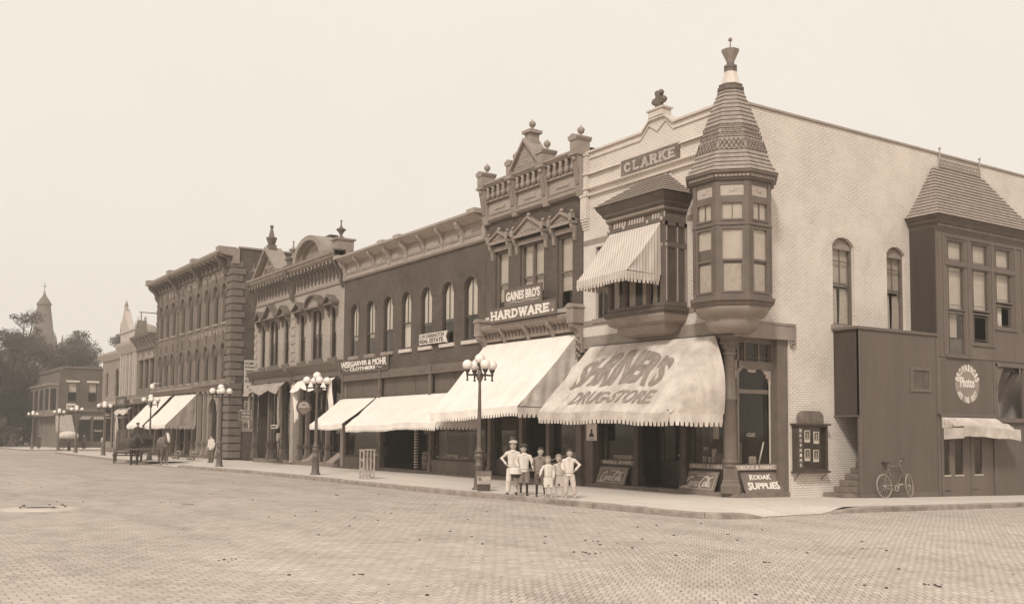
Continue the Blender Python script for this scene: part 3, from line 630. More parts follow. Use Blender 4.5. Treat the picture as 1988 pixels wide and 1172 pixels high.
mb.box(-2.05, -2.01, .12, .8, 7.62, 7.76); mb.box(-2.05, -2.01, .12, .8, 5.8, 5.92); mb.box(-2.05, -2.0, 0, .96, 8.3, 8.42)
mb.build('bay_frame', 'trim_brown', Q)
mb = MB(FRONT)
for x in (-4.68, -3.93, -2.78, -2.12): mb.lathe([(.055, .96), (.055, .99), (.02, .995)], x, 0, 10) if False else mb.box(x-.045, x+.045, .965, .985, 8.46, 8.56)
for x0 in (-4.5, -3.75, -2.62):
    for i in range(5 if x0 != -3.75 else 6): mb.prism([(x0+i*.13, 8.55), (x0+i*.13+.07, 8.55), (x0+i*.13+.085, 8.74), (x0+i*.13+.03, 8.74)], .9, .925)
for q in (7.64,): mb.box(-2.16, -2.08, .965, .985, q, q+.1)
mb.box(-1.998, -1.985, .84, .93, 7.64, 7.74)
mb.build('bay_ornament', 'pale_trim', Q)
g = MB(FRONT)
for a, b in ((-4.61, -4.0), (-3.86, -2.85), (-2.71, -2.19)): g.box(a, b, .88, .885, 5.9, 8.42)
for a, b in ((.12, .36), (.46, .8)): g.box(-2.035, -2.03, a, b, 5.92, 8.3)
g.box(-4.69, -4.685, .1, .86, 5.92, 8.3)
g.build('pane', 'glass', Q)
mb = MB(FRONT)
for d_ in (.05, .40, .86): mb.box(-1.999, -1.985, d_, d_+.025, 5.95, 7.6); mb.box(-1.999, -1.985, d_, d_+.025, 7.8, 8.25)
mb.build('bay_fluting', 'pale_trim', Q)
mb = MB(FRONT)
for a, b in ((-4.6, -4.35), (-4.2, -4.02), (-3.85, -3.55), (-3.2, -2.87), (-2.7, -2.5)): mb.grid(lambda s, t, a=a, b=b: (a+(b-a)*s, .8+.012*sin(s*22), 5.9+1.6*t), 12, 2)
mb.grid(lambda s, t: (-2.09+.006*sin(s*20), .5+.28*s, 5.98+1.0*t), 8, 2); mb.build('curtain', 'curtain', Q)
mb = MB(FRONT)
for a, b in ((-4.0, -2.2),): mb.box(-4.6, -2.2, .05, .1, 5.8, 8.3)
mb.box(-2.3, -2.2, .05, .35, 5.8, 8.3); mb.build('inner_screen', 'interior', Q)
def hip(mb, prof, u0, u1, d, dback=0):
    """moulding run round three sides of a bay: prof = (overhang, z)"""
    n = len(prof); vs = []
    for e, z in prof: vs += [(u0-e, dback, z), (u0-e, d+e, z), (u1+e, d+e, z), (u1+e, dback, z)]
    fs = [(4*i+k, 4*i+k+1, 4*i+k+5, 4*i+k+4) for i in range(n-1) for k in range(3)]+[(0, 1, 2, 3), tuple(4*(n-1)+k for k in range(4))]
    mb.add(vs, fs)
mb = MB(FRONT); hip(mb, [(.0, 8.72), (.05, 8.78), (.06, 8.9), (.16, 8.98), (.17, 9.06), (.19, 9.07), (.30, 9.22), (.32, 9.30), (.2, 9.32)], -4.75, -2.03, .93); mb.build('bay_cornice', 'moulding_dark', Q)
mb = MB(FRONT); hip(mb, [(.045, 8.8), (.07, 8.84), (.07, 8.88), (.05, 8.9)], -4.75, -2.03, .95); mb.build('bay_frieze', 'trim_mid', Q)
mb = MB(FRONT); n = 8
for i in range(n):
    t0, t1 = i/n, (i+1)/n
    def lv(t, e): return (-5.09+(1.04)*t-e, -1.70-(1.17)*t+e, 1.27*(1-t)+.02+e, 9.32+.88*t)
    a0, b0, c0, z0 = lv(t0, .055); a1, b1, c1, z1 = lv(t1, -.0)
    mb.add([(a0, 0, z0), (a0, c0, z0), (b0, c0, z0), (b0, 0, z0), (a1, 0, z1), (a1, c1, z1), (b1, c1, z1), (b1, 0, z1)], [(0, 1, 5, 4), (1, 2, 6, 5), (2, 3, 7, 6), (0, 1, 2, 3), (4, 5, 6, 7)])
mb.build('bay_roof', 'shingle', Q)
mb = MB(FRONT); mb.box(-3.0, -2.8, -.02, .05, 10.2, 10.32); mb.hexa([(-2.85, -.02, 10.15), (-1.9, -.02, 9.35), (-1.85, -.02, 9.42), (-2.8, -.02, 10.25), (-2.85, .03, 10.15), (-1.9, .03, 9.35), (-1.85, .03, 9.42), (-2.8, .03, 10.25)])
for i in range(9): mb.box(-2.84+i*.115, -2.79+i*.115, -.02, .05, 10.2-i*.1, 10.31-i*.1)
mb.build('roof_flashing', 'brick_white', Q)
mb = MB(FRONT); hip(mb, [(-.02, 5.55), (.08, 5.6), (.1, 5.64), (.14, 5.66), (.15, 5.76), (.05, 5.78)], -4.75, -2.03, .93); mb.build('bay_sill', 'moulding_dark', Q)
mb = MB(FRONT)
pf = [(.06, 5.62), (.06, 5.5), (.0, 5.36), (-.14, 5.29), (-.2, 5.28), (-.2, 5.14), (-.3, 5.02), (-.5, 4.96)]
n = len(pf); vs = []
for e, z in pf: vs += [(-4.75-e, 0, z), (-4.75-e, max(.05, .93+e), z), (-2.05+e, max(.05, .93+e), z), (-2.05+e, 0, z)]
mb.add(vs, [(4*i+k, 4*i+k+1, 4*i+k+5, 4*i+k+4) for i in range(n-1) for k in range(3)]+[(0, 1, 2, 3), tuple(4*(n-1)+k for k in range(4))], False)
mb.build('bay_base', 'trim_mid', Q)
sash_window(B, FRONT, -6.62, -5.75, 5.85, 8.38, dep=.15, sill=None)
mb = MB(FRONT); mb.box(-6.75, -5.6, -.0, .06, 5.68, 5.84); mb.build('sill', 'trim_mid', B)
# ---- shop front
S = MB(); S.box(-7.3, 0, 0, .9, -.1, .12); S.box(-7.28, 0, .9, 2.33, -.1, .118); S.prism([(-7.3, 0)], 0, 0, 'z') if False else None
S = S.build('shop_step', 'stone_step', B, bevel=.015)
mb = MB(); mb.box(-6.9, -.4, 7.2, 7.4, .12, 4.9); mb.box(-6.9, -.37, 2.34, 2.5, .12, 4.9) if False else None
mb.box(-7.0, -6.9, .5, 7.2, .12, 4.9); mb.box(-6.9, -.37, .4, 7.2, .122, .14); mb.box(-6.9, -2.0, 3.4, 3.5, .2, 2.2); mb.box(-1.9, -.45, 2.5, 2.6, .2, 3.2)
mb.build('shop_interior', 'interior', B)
mb = MB(FRONT)
mb.box(-7.28, -6.8, -.35, -.02, .12, 4.82)      # grey panel
mb.build('shop_panel', 'trim_brown', B)
mb = MB(FRONT)
for x in (-6.8, -6.5, -4.75, -2.42, -2.2, -.62): mb.box(x, x+.1, -.42, -.3, .12, 4.82)
mb.box(-6.7, -4.65, -.42, -.26, .80, .95); mb.box(-2.32, -.52, -.42, -.26, .80, .95); mb.box(-6.7, -.5, -.42, -.3, 3.3, 3.45)
mb.box(-6.8, -4.65, -.40, -.34, .12, .8); mb.box(-2.4, -.52, -.40, -.34, .12, .8)
mb.box(-4.65, -2.42, -1.25, -1.15, 2.6, 4.82)
mb.build('shop_frame', 'trim_dark', B)
mb = MB(FRONT); mb.box(-6.6, -4.75, -.38, -.37, .95, 4.8); mb.box(-2.2, -.55, -.38, -.37, .95, 4.8); mb.build('display_pane', 'glass', B)
mb = MB(); mb.box(-4.66, -4.6, .38, 1.2, .95, 4.8); mb.box(-2.42, -2.36, .38, 1.2, .95, 4.8); mb.build('reveal_pane', 'glass', B)
for x0 in (-4.55, -3.5):
    mb = MB(FRONT); x1 = x0+1.0
    mb.box(x0, x0+.13, -1.24, -1.18, .12, 2.58); mb.box(x1-.13, x1, -1.24, -1.18, .12, 2.58); mb.box(x0+.13, x1-.13, -1.24, -1.18, .12, .95); mb.box(x0+.13, x1-.13, -1.24, -1.18, 2.42, 2.58)
    mb.tube([(x0+.2, -1.17, .25), (x1-.2, -1.17, .85)], .012, 4); mb.tube([(x0+.2, -1.17, .85), (x1-.2, -1.17, .25)], .012, 4)
    d_ = mb.build('door', 'trim_dark', B); g = MB(FRONT); g.box(x0+.13, x1-.13, -1.215, -1.205, .95, 2.42); g.build('door_pane', 'glass', d_)
    mb = MB(FRONT); hx = x0+.9 if x0 < -4 else x0+.1; mb.ball((hx, -1.15, 1.15), .03, 8, 6); mb.build('handle', 'nickel', d_)
def posts(par, fr, u, d, z0, z1, w, name='column', m='trim_brown'):
    mb = MB(fr); mb.box(u-w*.7, u+w*.7, d-w*.7, d+w*.7, z0, z0+.3); mb.box(u-w*.6, u+w*.6, d-w*.6, d+w*.6, z0+.3, z0+.38); mb.box(u-w*.5, u+w*.5, d-w*.5, d+w*.5, z0+.38, z0+.72)
    for zz in (z0+.72, z0+.80, z0+.88): mb.box(u-w*.7, u+w*.7, d-w*.7, d+w*.7, zz, zz+.04)
    mb.box(u-w*.45, u+w*.45, d-w*.45, d+w*.45, z0+.76, z1-.2); mb.box(u-w*.65, u+w*.65, d-w*.65, d+w*.65, z1-.2, z1)
    return mb.build(name, m, par)
posts(B, FRONT, -4.62, -.22, .12, 4.82, .22, m='trim_dark'); posts(B, FRONT, -2.35, -.22, .12, 4.82, .22, m='trim_dark')
# corner column
cx, cy = -.36, .14; mb = MB()
mb.lathe([(.40, .12), (.40, .34), (.36, .40), (.34, .42), (.34, .47), (.30, .52), (.29, .86)], cx, cy, 4, 0, False)
mb.lathe([(.22, .86), (.25, .88), (.25, .93), (.21, .95), (.21, .99), (.25, 1.01), (.25, 1.05), (.2, 1.09), (.2, 1.14), (.18, 2.85), (.21, 2.87), (.21, 2.92), (.175, 2.94), (.165, 4.2), (.21, 4.22), (.21, 4.27), (.17, 4.3), (.2, 4.4), (.3, 4.72), (.36, 4.74), (.36, 4.82)], cx, cy, 20)
for k in range(10):
    a = 2*pi*k/10; mb.ball((cx+.25*cos(a), cy+.25*sin(a), 4.58), .06, 6, 5); mb.ball((cx+.2*cos(a+.3), cy+.2*sin(a+.3), 4.44), .045, 6, 5)
mb.build('corner_column', 'trim_brown', B)
# side display window
mb = MB(SIDE)
mb.box(1.86, 2.33, -.36, -.06, .12, 4.74); mb.box(.3, .36, -.36, -.2, .12, 4.74); mb.box(.02, 1.86, -.34, -.2, .78, .96)
mb.box(.36, 1.86, -.34, -.26, .12, .78); mb.box(1.78, 1.86, -.34, -.2, .96, 4.74); mb.box(.06, .14, -.34, -.2, .96, 4.74)
mb.box(.14, 1.78, -.34, -.2, 3.82, 4.05); mb.box(.14, 1.78, -.34, -.2, 4.6, 4.74); mb.box(.14, 1.78, -.30, -.26, 3.08, 3.2)
for y in (.62, 1.22): mb.box(y, y+.06, -.33, -.22, 4.05, 4.6)
for y in (.2, .55, .75, 1.15, 1.35, 1.7): mb.box(y, y+.015, -.31, -.25, 4.05, 4.6)
mb.box(.14, 1.78, -.31, -.25, 4.15, 4.165)
mb.build('side_shop_frame', 'trim_brown', B)
mb = MB(SIDE)   # scalloped head of the side window
for sg_ in (0, 1):
    pts = [(0, 3.82), (.42, 3.82), (.36, 3.76), (.30, 3.76), (.27, 3.68), (.2, 3.66), (.17, 3.55), (.1, 3.52), (.07, 3.4), (0, 3.38)]
    mb.prism([((.14+x) if not sg_ else (1.78-x), z) for x, z in pts], -.30, -.24)
mb.prism([(.75, 3.82), (1.17, 3.82), (1.1, 3.72), (.82, 3.72)], -.30, -.24); mb.build('window_head_ornament', 'trim_light', B)
mb = MB(SIDE); mb.box(.14, 1.78, -.29, -.28, .96, 4.6); mb.build('side_display_pane', 'glass', B)
mb = MB(SIDE); mb.box(1.62, 1.66, -.19, -.16, .98, 3.5); mb.build('awning_rod', 'pale_trim', B)
# sill boards with lettering
for fr, u0, u1, d, s_ in ((FRONT, -6.58, -4.72, -.255, 'WALL-PAPER'), (FRONT, -2.25, -.58, -.255, 'DRUGS & PAINT.'), (SIDE, .1, 1.86, -.11, 'DRUGS & PAINT.')):
    dark = fr is FRONT
    mb = MB(fr); mb.box(u0, u1, d-.1, d, .79, .955); o = mb.build('sill_board', 'trim_mid' if not dark else 'trim_brown', B)
    mb = MB(fr); text(mb, s_, u0+.05, u1-.05, .815, .925, d+.002, .006, .03); mb.build('lettering', 'letter_worn' if dark else 'cream_paint', o)
# ---- stair enclosure and photo studio
P_ = MB(SIDE)
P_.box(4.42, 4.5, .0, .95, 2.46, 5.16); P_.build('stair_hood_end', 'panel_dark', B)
PF = MB(SIDE); PF.box(4.42, 8.5, .87, .95, -.7, 5.16); PF = PF.build('stair_enclosure', 'beadboard', B)
mb = MB(SIDE); mb.box(4.34, 8.5, .0, 1.0, 5.162, 5.25); mb.box(4.38, 4.5, .0, .97, 2.43, 2.47); mb.box(4.42, 8.5, .95, .975, -.7, .04)
mb.box(4.42, 4.47, .95, .965, .04, 5.16); mb.box(8.42, 8.5, .95, .985, -.5, 5.1); mb.build('trim_board', 'trim_brown', B)
mb = MB(SIDE); mb.box(7.0, 8.1, .95, .985, 3.28, 3.38); mb.box(7.0, 8.1, .95, .985, 3.98, 4.08); mb.box(7.0, 7.12, .95, .985, 3.38, 3.98); mb.box(7.98, 8.1, .95, .985, 3.38, 3.98)
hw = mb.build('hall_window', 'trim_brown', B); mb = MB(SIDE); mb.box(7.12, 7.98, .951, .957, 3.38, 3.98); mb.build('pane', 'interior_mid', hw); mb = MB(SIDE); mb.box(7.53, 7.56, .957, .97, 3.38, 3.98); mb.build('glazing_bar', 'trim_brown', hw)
for i in range(9):
    mb = MB(SIDE); y = 4.1+i*.27; mb.box(y-.06 if i else y-.3, y+2.5, .03, .86, -.1+i*.19-.02 if i else -.2, .06+i*.19); mb.build('stair_step', 'stone_step', B)
mb = MB(SIDE); mb.box(6.8, 6.9, .02, .86, 1.4, 5.1); mb.build('stair_back', 'interior', B)
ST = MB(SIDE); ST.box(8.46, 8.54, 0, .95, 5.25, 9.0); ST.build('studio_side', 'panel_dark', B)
mb = MB(SIDE)   # studio front with openings
ho = [(9.12, 10.16, 4.58, 8.54, 0), (10.56, 11.62, 5.05, 8.56, 0), (11.98, 13.07, 5.68, 8.54, 0)]
mb.wall(8.5, 14.35, 4.5, 9.0, ho, .85, .97); mb.build('studio_front', 'panel_brown', B)
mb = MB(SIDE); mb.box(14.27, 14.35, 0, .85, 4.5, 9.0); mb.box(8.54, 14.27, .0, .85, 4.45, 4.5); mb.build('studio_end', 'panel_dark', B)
mb = MB(SIDE); mb.box(8.54, 14.27, .02, .05, 5.3, 8.95); mb.build('studio_inner', 'interior', B)
mb = MB(SIDE)
for (a, b, z0, z1, _) in ho: mb.box(a-.16, b+.2, .97, 1.02, z0-.09, z0-.03)
mb.box(8.86, 8.94, .97, 1.0, 4.6, 8.6); mb.box(8.6, 8.66, .97, 1.0, 7.9, 8.5); mb.box(8.95, 9.0, .97, 1.0, 7.9, 8.5); mb.box(8.86, 13.75, .97, 1.0, 8.6, 8.68)
mb.box(10.3, 10.42, .97, 1.0, 4.6, 8.6); mb.box(11.74, 11.84, .97, 1.0, 5.0, 8.6); mb.box(13.2, 13.3, .97, 1.0, 5.6, 8.6); mb.box(13.66, 13.75, .97, 1.0, 5.6, 8.6)
mb.box(9.0, 13.2, .97, 1.0, 7.62, 7.78) if False else None
for a, b in ((9.0, 10.3), (10.42, 11.74), (11.84, 13.2)): mb.box(a, b, .972, .995, 7.63, 7.78)
mb.build('studio_trim', 'trim_brown', B)
for i, (a, b, z0, z1, _) in enumerate(ho):
    mb = MB(SIDE)
    for zz0, zz1 in ((z0, (6.05, 6.1, 6.5)[i]), ((6.12, 6.17, 6.57)[i], 7.63), (7.78, z1)):
        mb.box(a, a+.06, .87, .95, zz0, zz1); mb.box(b-.06, b, .87, .95, zz0, zz1); mb.box(a+.06, b-.06, .87, .95, zz0, zz0+.05); mb.box(a+.06, b-.06, .87, .95, zz1-.05, zz1)
        for q in (.16, .84): mb.box(a+(b-a)*q-.008, a+(b-a)*q+.008, .89, .915, zz0, zz1)
        for q in (.12, .88): mb.box(a, b, .89, .915, zz0+(zz1-zz0)*q-.008, zz0+(zz1-zz0)*q+.008)
    w_ = mb.build('studio_window', 'trim_brown', B)
    g = MB(SIDE); g.box(a+.02, b-.02, .90, .905, z0+.02 if i == 0 else (6.12, 6.17, 6.57)[i], z1-.02); g.build('pane', 'glass', w_)
    g = MB(SIDE); g.box(a+.04, b-.04, .80, .81, (6.2, 6.2, 6.6)[i], z1-.02); g.build('blind', 'blind', w_)
    if i != 1: g = MB(SIDE); g.grid(lambda s, t: (a+.1+(b-a)*(.62 if i == 0 else .3)*s+(.2 if i else 0), .80+.01*sin(s*22), (5.2 if i == 0 else 5.75)+(.8)*t), 12, 2); g.build('curtain', 'curtain', w_)
HIPD = .97
mb = MB(SIDE); hip(mb, [(.0, 8.72), (.04, 8.86), (.05, 8.9), (.09, 8.98), (.15, 9.02), (.18, 9.1), (.25, 9.16), (.26, 9.24), (.1, 9.26)], 8.5, 14.33, HIPD); mb.build('studio_cornice', 'moulding_dark', B)
mb = MB(SIDE)
for i in range(42): y = 8.55+i*.14; mb.box(y, y+.07, HIPD+.0, HIPD+.085, 8.91, 8.985)
mb.box(8.5, 14.4, HIPD-.01, HIPD+.03, 8.93, 8.965)
mb.build('studio_dentils', 'trim_light', B)
mb = MB(SIDE); n = 16
for i in range(n):
    t0, t1 = i/n, (i+1)/n
    def lv(t, e):
        f = t**.85
        return (8.22+1.66*f-e, 14.6-1.75*f+e, 1.26*(1-f)+.03+e, 9.25+2.1*t)
    a0, b0, c0, z0 = lv(t0, .045); a1, b1, c1, z1 = lv(t1, 0)
    mb.add([(a0, 0, z0), (a0, c0, z0), (b0, c0, z0), (b0, 0, z0), (a1, 0, z1), (a1, c1, z1), (b1, c1, z1), (b1, 0, z1)], [(0, 1, 5, 4), (1, 2, 6, 5), (2, 3, 7, 6), (0, 1, 2, 3), (4, 5, 6, 7)])
mb.build('studio_roof', 'shingle', B)
mb = MB(SIDE)   # iron cresting
for y in (10.2, 12.65): mb.tube([(y, .08, 11.3), (y, .08, 12.0)], .03, 6); mb.ball((y, .08, 12.02), .05, 8, 6)
mb.box(10.2, 12.65, .06, .1, 11.36, 11.4); mb.box(10.2, 12.65, .06, .1, 11.72, 11.75)
for i in range(16): mb.torus((10.3+i*.15, .08, 11.55), .09, .018, 'd', 10, 4)
mb.build('iron_cresting', 'trim_light', B)
# lower studio front with doors, sign panel and braced opening
mb = MB(SIDE)
mb.wall(8.5, 24, -.9, 4.5, [(11.95, 13.62, 2.5, 4.3, 0), (8.72, 11.7, -.9, 2.2, 0)], .87, .95); mb.build('studio_lower_front', 'beadboard', B)
mb = MB(SIDE); mb.box(8.5, 11.82, .95, 1.0, 2.5, 2.6); mb.box(8.5, 8.6, .95, .98, 2.6, 4.45); mb.box(11.74, 11.84, .95, .98, 2.6, 4.45); mb.box(11.86, 11.95, .95, .99, 2.45, 4.4); mb.box(11.86, 13.7, .95, .99, 4.3, 4.42); mb.box(11.86, 13.7, .95, 1.03, 2.34, 2.48)
mb.box(8.6, 8.72, .95, .975, -.5, 2.45); mb.box(11.7, 11.78, .95, .975, -.5, 2.3); mb.build('studio_lower_trim', 'trim_brown', B)
mb = MB(SIDE); mb.prism([(12.12, 3.05), (12.3, 3.05), (13.62, 4.1), (13.62, 4.3), (13.45, 4.3)], .7, .82); mb.box(11.97, 13.6, .7, .82, 4.15, 4.3); mb.box(12.75, 12.87, .3, .42, 2.4, 4.3); mb.build('brace', 'wood_dark', B)
mb = MB(SIDE); mb.prism([(11.95, 4.3), (12.45, 4.3), (12.1, 3.7), (11.95, 3.3)], .88, .93); mb.build('bracket_fan', 'trim_brown', B)
for i, (a, b, wins) in enumerate(((8.74, 10.3, [(8.72+.05, 9.13), (9.42, 9.88)]), (10.34, 11.68, [(10.56, 11.0)]))):
    mb = MB(SIDE); mb.wall(a, b, -.26, 2.18, [(x0, x1, .55, 1.75, 0) for x0, x1 in wins], .86, .92); d_ = mb.build('studio_door', 'panel_brown', B)
    for x0, x1 in wins:
        g = MB(SIDE); g.box(x0, x1, .885, .89, .55, 1.75); g.build('pane', 'glass', d_)
        g = MB(SIDE); g.box(x0-.03, x1+.03, .92, .94, .5, .55); g.build('ledge', 'pale_trim', d_)
    mb = MB(SIDE); mb.box(a+.05, a+.4, .92, .935, .02, .05); mb.build('hinge', 'iron_dark', d_)
mb = MB(SIDE); mb.box(8.6, 11.7, .15, .2, -.3, 2.3); mb.build('studio_lobby', 'interior_mid', B)
# painted round sign
mb = MB(SIDE); mb.prism([(10.17+.70*cos(2*pi*k/36), 3.62+.64*sin(2*pi*k/36)) for k in range(36)], .951, .956); rs = mb.build('round_sign', 'trim_mid', B)
mb = MB(SIDE); text_arc(mb, "BROWNING'S", 10.17, 3.62, .60, .55, pi*.95, pi*.05, .24, .957, bold=.02, w=.82); text_arc(mb, 'ARE THE BEST', 10.17, 3.62, .60, .55, -pi*.84, -pi*.16, .2, .957, bold=.02, w=.8, flip=True)
text(mb, 'Photos', 9.76, 10.58, 3.50, 3.86, .957, .006, .025); mb.build('lettering', 'letter_white', rs)
# electric and rain fittings
mb = MB(SIDE); mb.tube([(8.5, 1.0, 2.55), (8.38, 1.05, 2.55)], .04, 8); mb.build('gas_bracket', 'iron_dark', B)
# ================================================================ awnings
def wr(x, y, seed, amp):
    return amp*(noise.noise(Vector((x*.9, y*2.2, seed)))+.5*noise.noise(Vector((x*2.7, y*5, seed+7))))
def awning(name, label, wall, front, hem, m, side_m=None, sides='LR', tooth=.17, amp=.05, seed=1, sag=.10, group=None, cat='awning', hemvar=None, pole=True, stitch=True, fr=FRONT, flare=0, plain=False):
    """wall = (u0,u1,d,z0,z1) top edge, front = (u0,u1,d,z0,z1) front bar; front frame"""
    wu0, wu1, wd, wz0, wz1 = wall; fu0, fu1, fd, fz0, fz1 = front
    t_ = thing(name, label, cat, tuple(MB(fr).o+MB(fr).U*((wu0+wu1)/2)+MB(fr).D*wd+Vector((0, 0, min(wz0, wz1)))), group)
    def ez(u): return .09*noise.noise(Vector((u*.45, seed*1.7, 0)))
    def S(s, t, off=0):
        u = (wu0+(wu1-wu0)*s)*(1-t)+(fu0+(fu1-fu0)*s)*t; d = wd*(1-t)+fd*t
        z = (wz0+(wz1-wz0)*s)*(1-t)+(fz0+(fz1-fz0)*s)*t
        z -= sag*sin(pi*t)**1.0; k = sin(pi*min(1, t*1.02)) if t < 1 else 0
        z += wr(u, t*2, seed, amp)*k+off+ez(u)*t*t
        return (u, d+off*.6, z)
    nu = max(24, int(abs(fu1-fu0)*9)); mb = MB(fr); mb.grid(lambda s, t: S(s, t), nu, 20)
    c = mb.build('canvas', m, t_, norm=False)
    mb = MB(fr); ns = max(2, int(abs(fu1-fu0)/.85))
    for k in range(1, ns):
        mb.tube([S(k/ns, j/10, .004) for j in range(11)], .005, 4)
    mb.build('seams', m, c)
    n = max(6, int(abs(fu1-fu0)/tooth)); q = 10
    def vz(a, b, ph): return None
    mb = MB(fr)
    def valence(P0, P1, n, hem, edge=1):
        rows = 5; vs = []
        N = n*q
        for j in range(rows+1):
            for i in range(N+1):
                s = i/N; f = (i % q)/q; tip = 0 if plain else .34*hem*(1 if abs(f-.5) < .32 else .55 if abs(f-.5) < .38 else 0)
                x = P0[0]+(P1[0]-P0[0])*s; y = P0[1]+(P1[1]-P0[1])*s; z = P0[2]+(P1[2]-P0[2])*s
                H = (hem*(1 if plain else .72)*(1+.12*noise.noise(Vector((x*1.3, y, seed+3)))*(2 if plain else 1))+tip)*j/rows; z += ez(x)*edge; hv = hemvar(s) if hemvar else 0
                w = .022*sin(s*n*.9+seed)*j/rows+.03*noise.noise(Vector((s*9, j*.3, seed)))*j/rows
                nx_, ny_ = (P1[1]-P0[1]), -(P1[0]-P0[0]); ln = sqrt(nx_*nx_+ny_*ny_) or 1
                vs.append((x+nx_/ln*w, y+ny_/ln*w, z-H+hv*j/rows))
        mb.add(vs, [(j*(N+1)+i, j*(N+1)+i+1, (j+1)*(N+1)+i+1, (j+1)*(N+1)+i) for j in range(rows) for i in range(N)], True)
    valence((fu0, fd+.004, fz0), (fu1, fd+.004, fz1), n, hem)
    mb.build('valence', m, t_, norm=False)
    for sd in sides:
        mb = MB(fr); e = 0 if sd == 'L' else 1
        wu, wz = (wu0, wz0) if sd == 'L' else (wu1, wz1); fu, fz = (fu0, fz0) if sd == 'L' else (fu1, fz1)
        def side(s, t):   # s across from the front bar to the wall, t down
            p = S(e, 1-s); k = 6 if stitch else 4
            lo = (fu*(1-s)+(wu+.02)*s+flare*s, fd*(1-s)+(wd)*s, fz-.02*s+ez(fu)*(1-s))
            w = .035*noise.noise(Vector((s*k*1.6, t*.7, seed)))*2*sin(pi*t)**.7*(1 if sd == 'R' else -1)
            return (p[0]*(1-t)+lo[0]*t+w+flare*.6*sin(pi*t)*s, p[1]*(1-t)+lo[1]*t, p[2]*(1-t)+lo[2]*t)
        mb.grid(side, 40, 12)
        valence((fu, fd, fz), (wu+.02+flare, wd+.05, fz-.02), max(4, int((fd-wd)/tooth)), hem, 0)
        mb.build('side_curtain', side_m or m, t_, norm=False)
    if pole:
        mb = MB(fr); mb.tube([(fu0+.05, fd-.05, fz0-.05), (fu1-.05, fd-.05, fz1-.05)], .022, 6)
        for (a, b) in ((fu0+.1, wu0+.1), (fu1-.1, wu1-.1)): mb.tube([(a, fd-.03, fz0-.05), (b, wd-.02+.03, fz0-.1)], .018, 6)
        mb.tube([(wu0, wd-.02, wz0), (wu1, wd-.02, wz1)], .03, 6); mb.build('frame', 'iron_dark', t_)
    return t_, c, S
def awning_text(par, S, s_, a0, a1, t0, t1, bold, shear, warp=None, m='canvas_letter'):
    """letters painted on the cloth: finely divided so that they follow it"""
    vs, fs, _ = glyphs(s_, bold, shear)
    bm = bmesh.new(); q = [bm.verts.new(v) for v in vs]
    for f in fs:
        if all(vs[i][2] > 0 for i in f):
            try: bm.faces.new([q[i] for i in f])
            except ValueError: pass
    loose = [v for v in bm.verts if not v.link_faces]; bmesh.ops.delete(bm, geom=loose, context='VERTS')
    bmesh.ops.triangulate(bm, faces=bm.faces)
    for _ in range(3):
        L = [e for e in bm.edges if (Vector((e.verts[0].co.x-e.verts[1].co.x, (e.verts[0].co.y-e.verts[1].co.y)*.3, 0))).length > .03]
        bmesh.ops.subdivide_edges(bm, edges=L, cuts=1, use_grid_fill=False); bmesh.ops.triangulate(bm, faces=bm.faces)
    mb = MB(FRONT); bm.verts.index_update(); out = []
    for v in bm.verts:
        x, y = v.co.x, v.co.y
        if warp: x, y = warp(x, y)
        out.append(S(a0+(a1-a0)*x, t1+(t0-t1)*y, .012))
    mb.add(out, [tuple(v.index for v in f.verts) for f in bm.faces]); bm.free()
    return mb.build('lettering', m, par, norm=False)
t_, c_, S_ = awning('drugstore_awning', 'large cream canvas awning painted with a drug store name under the corner turret', (-6.66, -.62, .2, 4.86, 4.80), (-6.95, -.45, 2.2, 2.58, 2.46), .36, 'canvas_cream', None, 'LR', .172, .13, 3, .02, flare=.34)
awning_text(c_, S_, "SHRINER'S", .10, .82, .14, .66, .05, .28, lambda x, y: (x, y*(.74+.26*sin(pi*min(1, x*1.05)))+.10*sin(pi*x)-.01))
awning_text(c_, S_, 'DRUG-STORE.', .20, .83, .71, .89, .035, .3)
t_, c_, S_ = awning('hardware_awning', 'plain white canvas awning with sagging hem under the hardware store cornice', (-13.75, -7.55, .1, 5.40, 5.38), (-14.05, -7.85, 2.45, 2.64, 2.74), .34, 'canvas_white', 'canvas_cream', 'R', .175, .05, 9, .05)  # side curtain takes a darker canvas, painting in its shade
t_, c_, S_ = awning('clothier_awning', 'low white canvas awning beside the light brick storefront, with a fringed hem', (-28.1, -24.0, .05, 3.55, 3.52), (-27.7, -23.65, 1.95, 2.2, 2.2), .24, 'canvas_white', None, 'L', .15, .03, 14, .04, group=None)
t_, c_, S_ = awning('grocery_awning', 'long low white canvas awning between the clothier awning and the hardware awning', (-23.8, -14.2, .05, 3.54, 3.56), (-23.3, -14.5, 1.95, 2.13, 2.26), .28, 'canvas_white', None, 'R', .15, .04, 21, .04)
t_, c_, S_ = awning('studio_door_awning', 'small sagging white awning over the photo studio doors', (8.62, 11.8, .98, 2.47, 2.47), (8.8, 12.15, 1.66, 2.13, 2.08), .36, 'canvas_cream', None, 'LR', .5, .13, 51, .05, fr=SIDE, pole=False, plain=True)
t_, c_, S_ = awning('bay_window_awning', 'striped scalloped awning over the square bay window beside the turret', (-4.58, -2.1, 1.02, 8.38, 8.38), (-4.55, -2.08, 2.4, 6.74, 6.74), .30, 'canvas_striped', 'canvas_striped', 'LR', .14, .05, 31, .06, stitch=False)
t_, c_, S_ = awning('far_shop_awning', 'white awning farther left of the pair on the three storey block', (-66.3, -61.1, .1, 4.65, 4.62), (-66.2, -60.9, 2.3, 2.24, 2.24), .25, 'canvas_white', None, 'L', .3, .03, 41, .04)
t_, c_, S_ = awning('draped_shop_awning', 'white awning with a striped side flap nearer the alley on the three storey block', (-60.0, -54.1, .1, 4.58, 4.54), (-60.2, -54.2, 2.3, 2.22, 2.24), .27, 'canvas_white', 'canvas_grey', 'R', .3, .03, 44, .04)

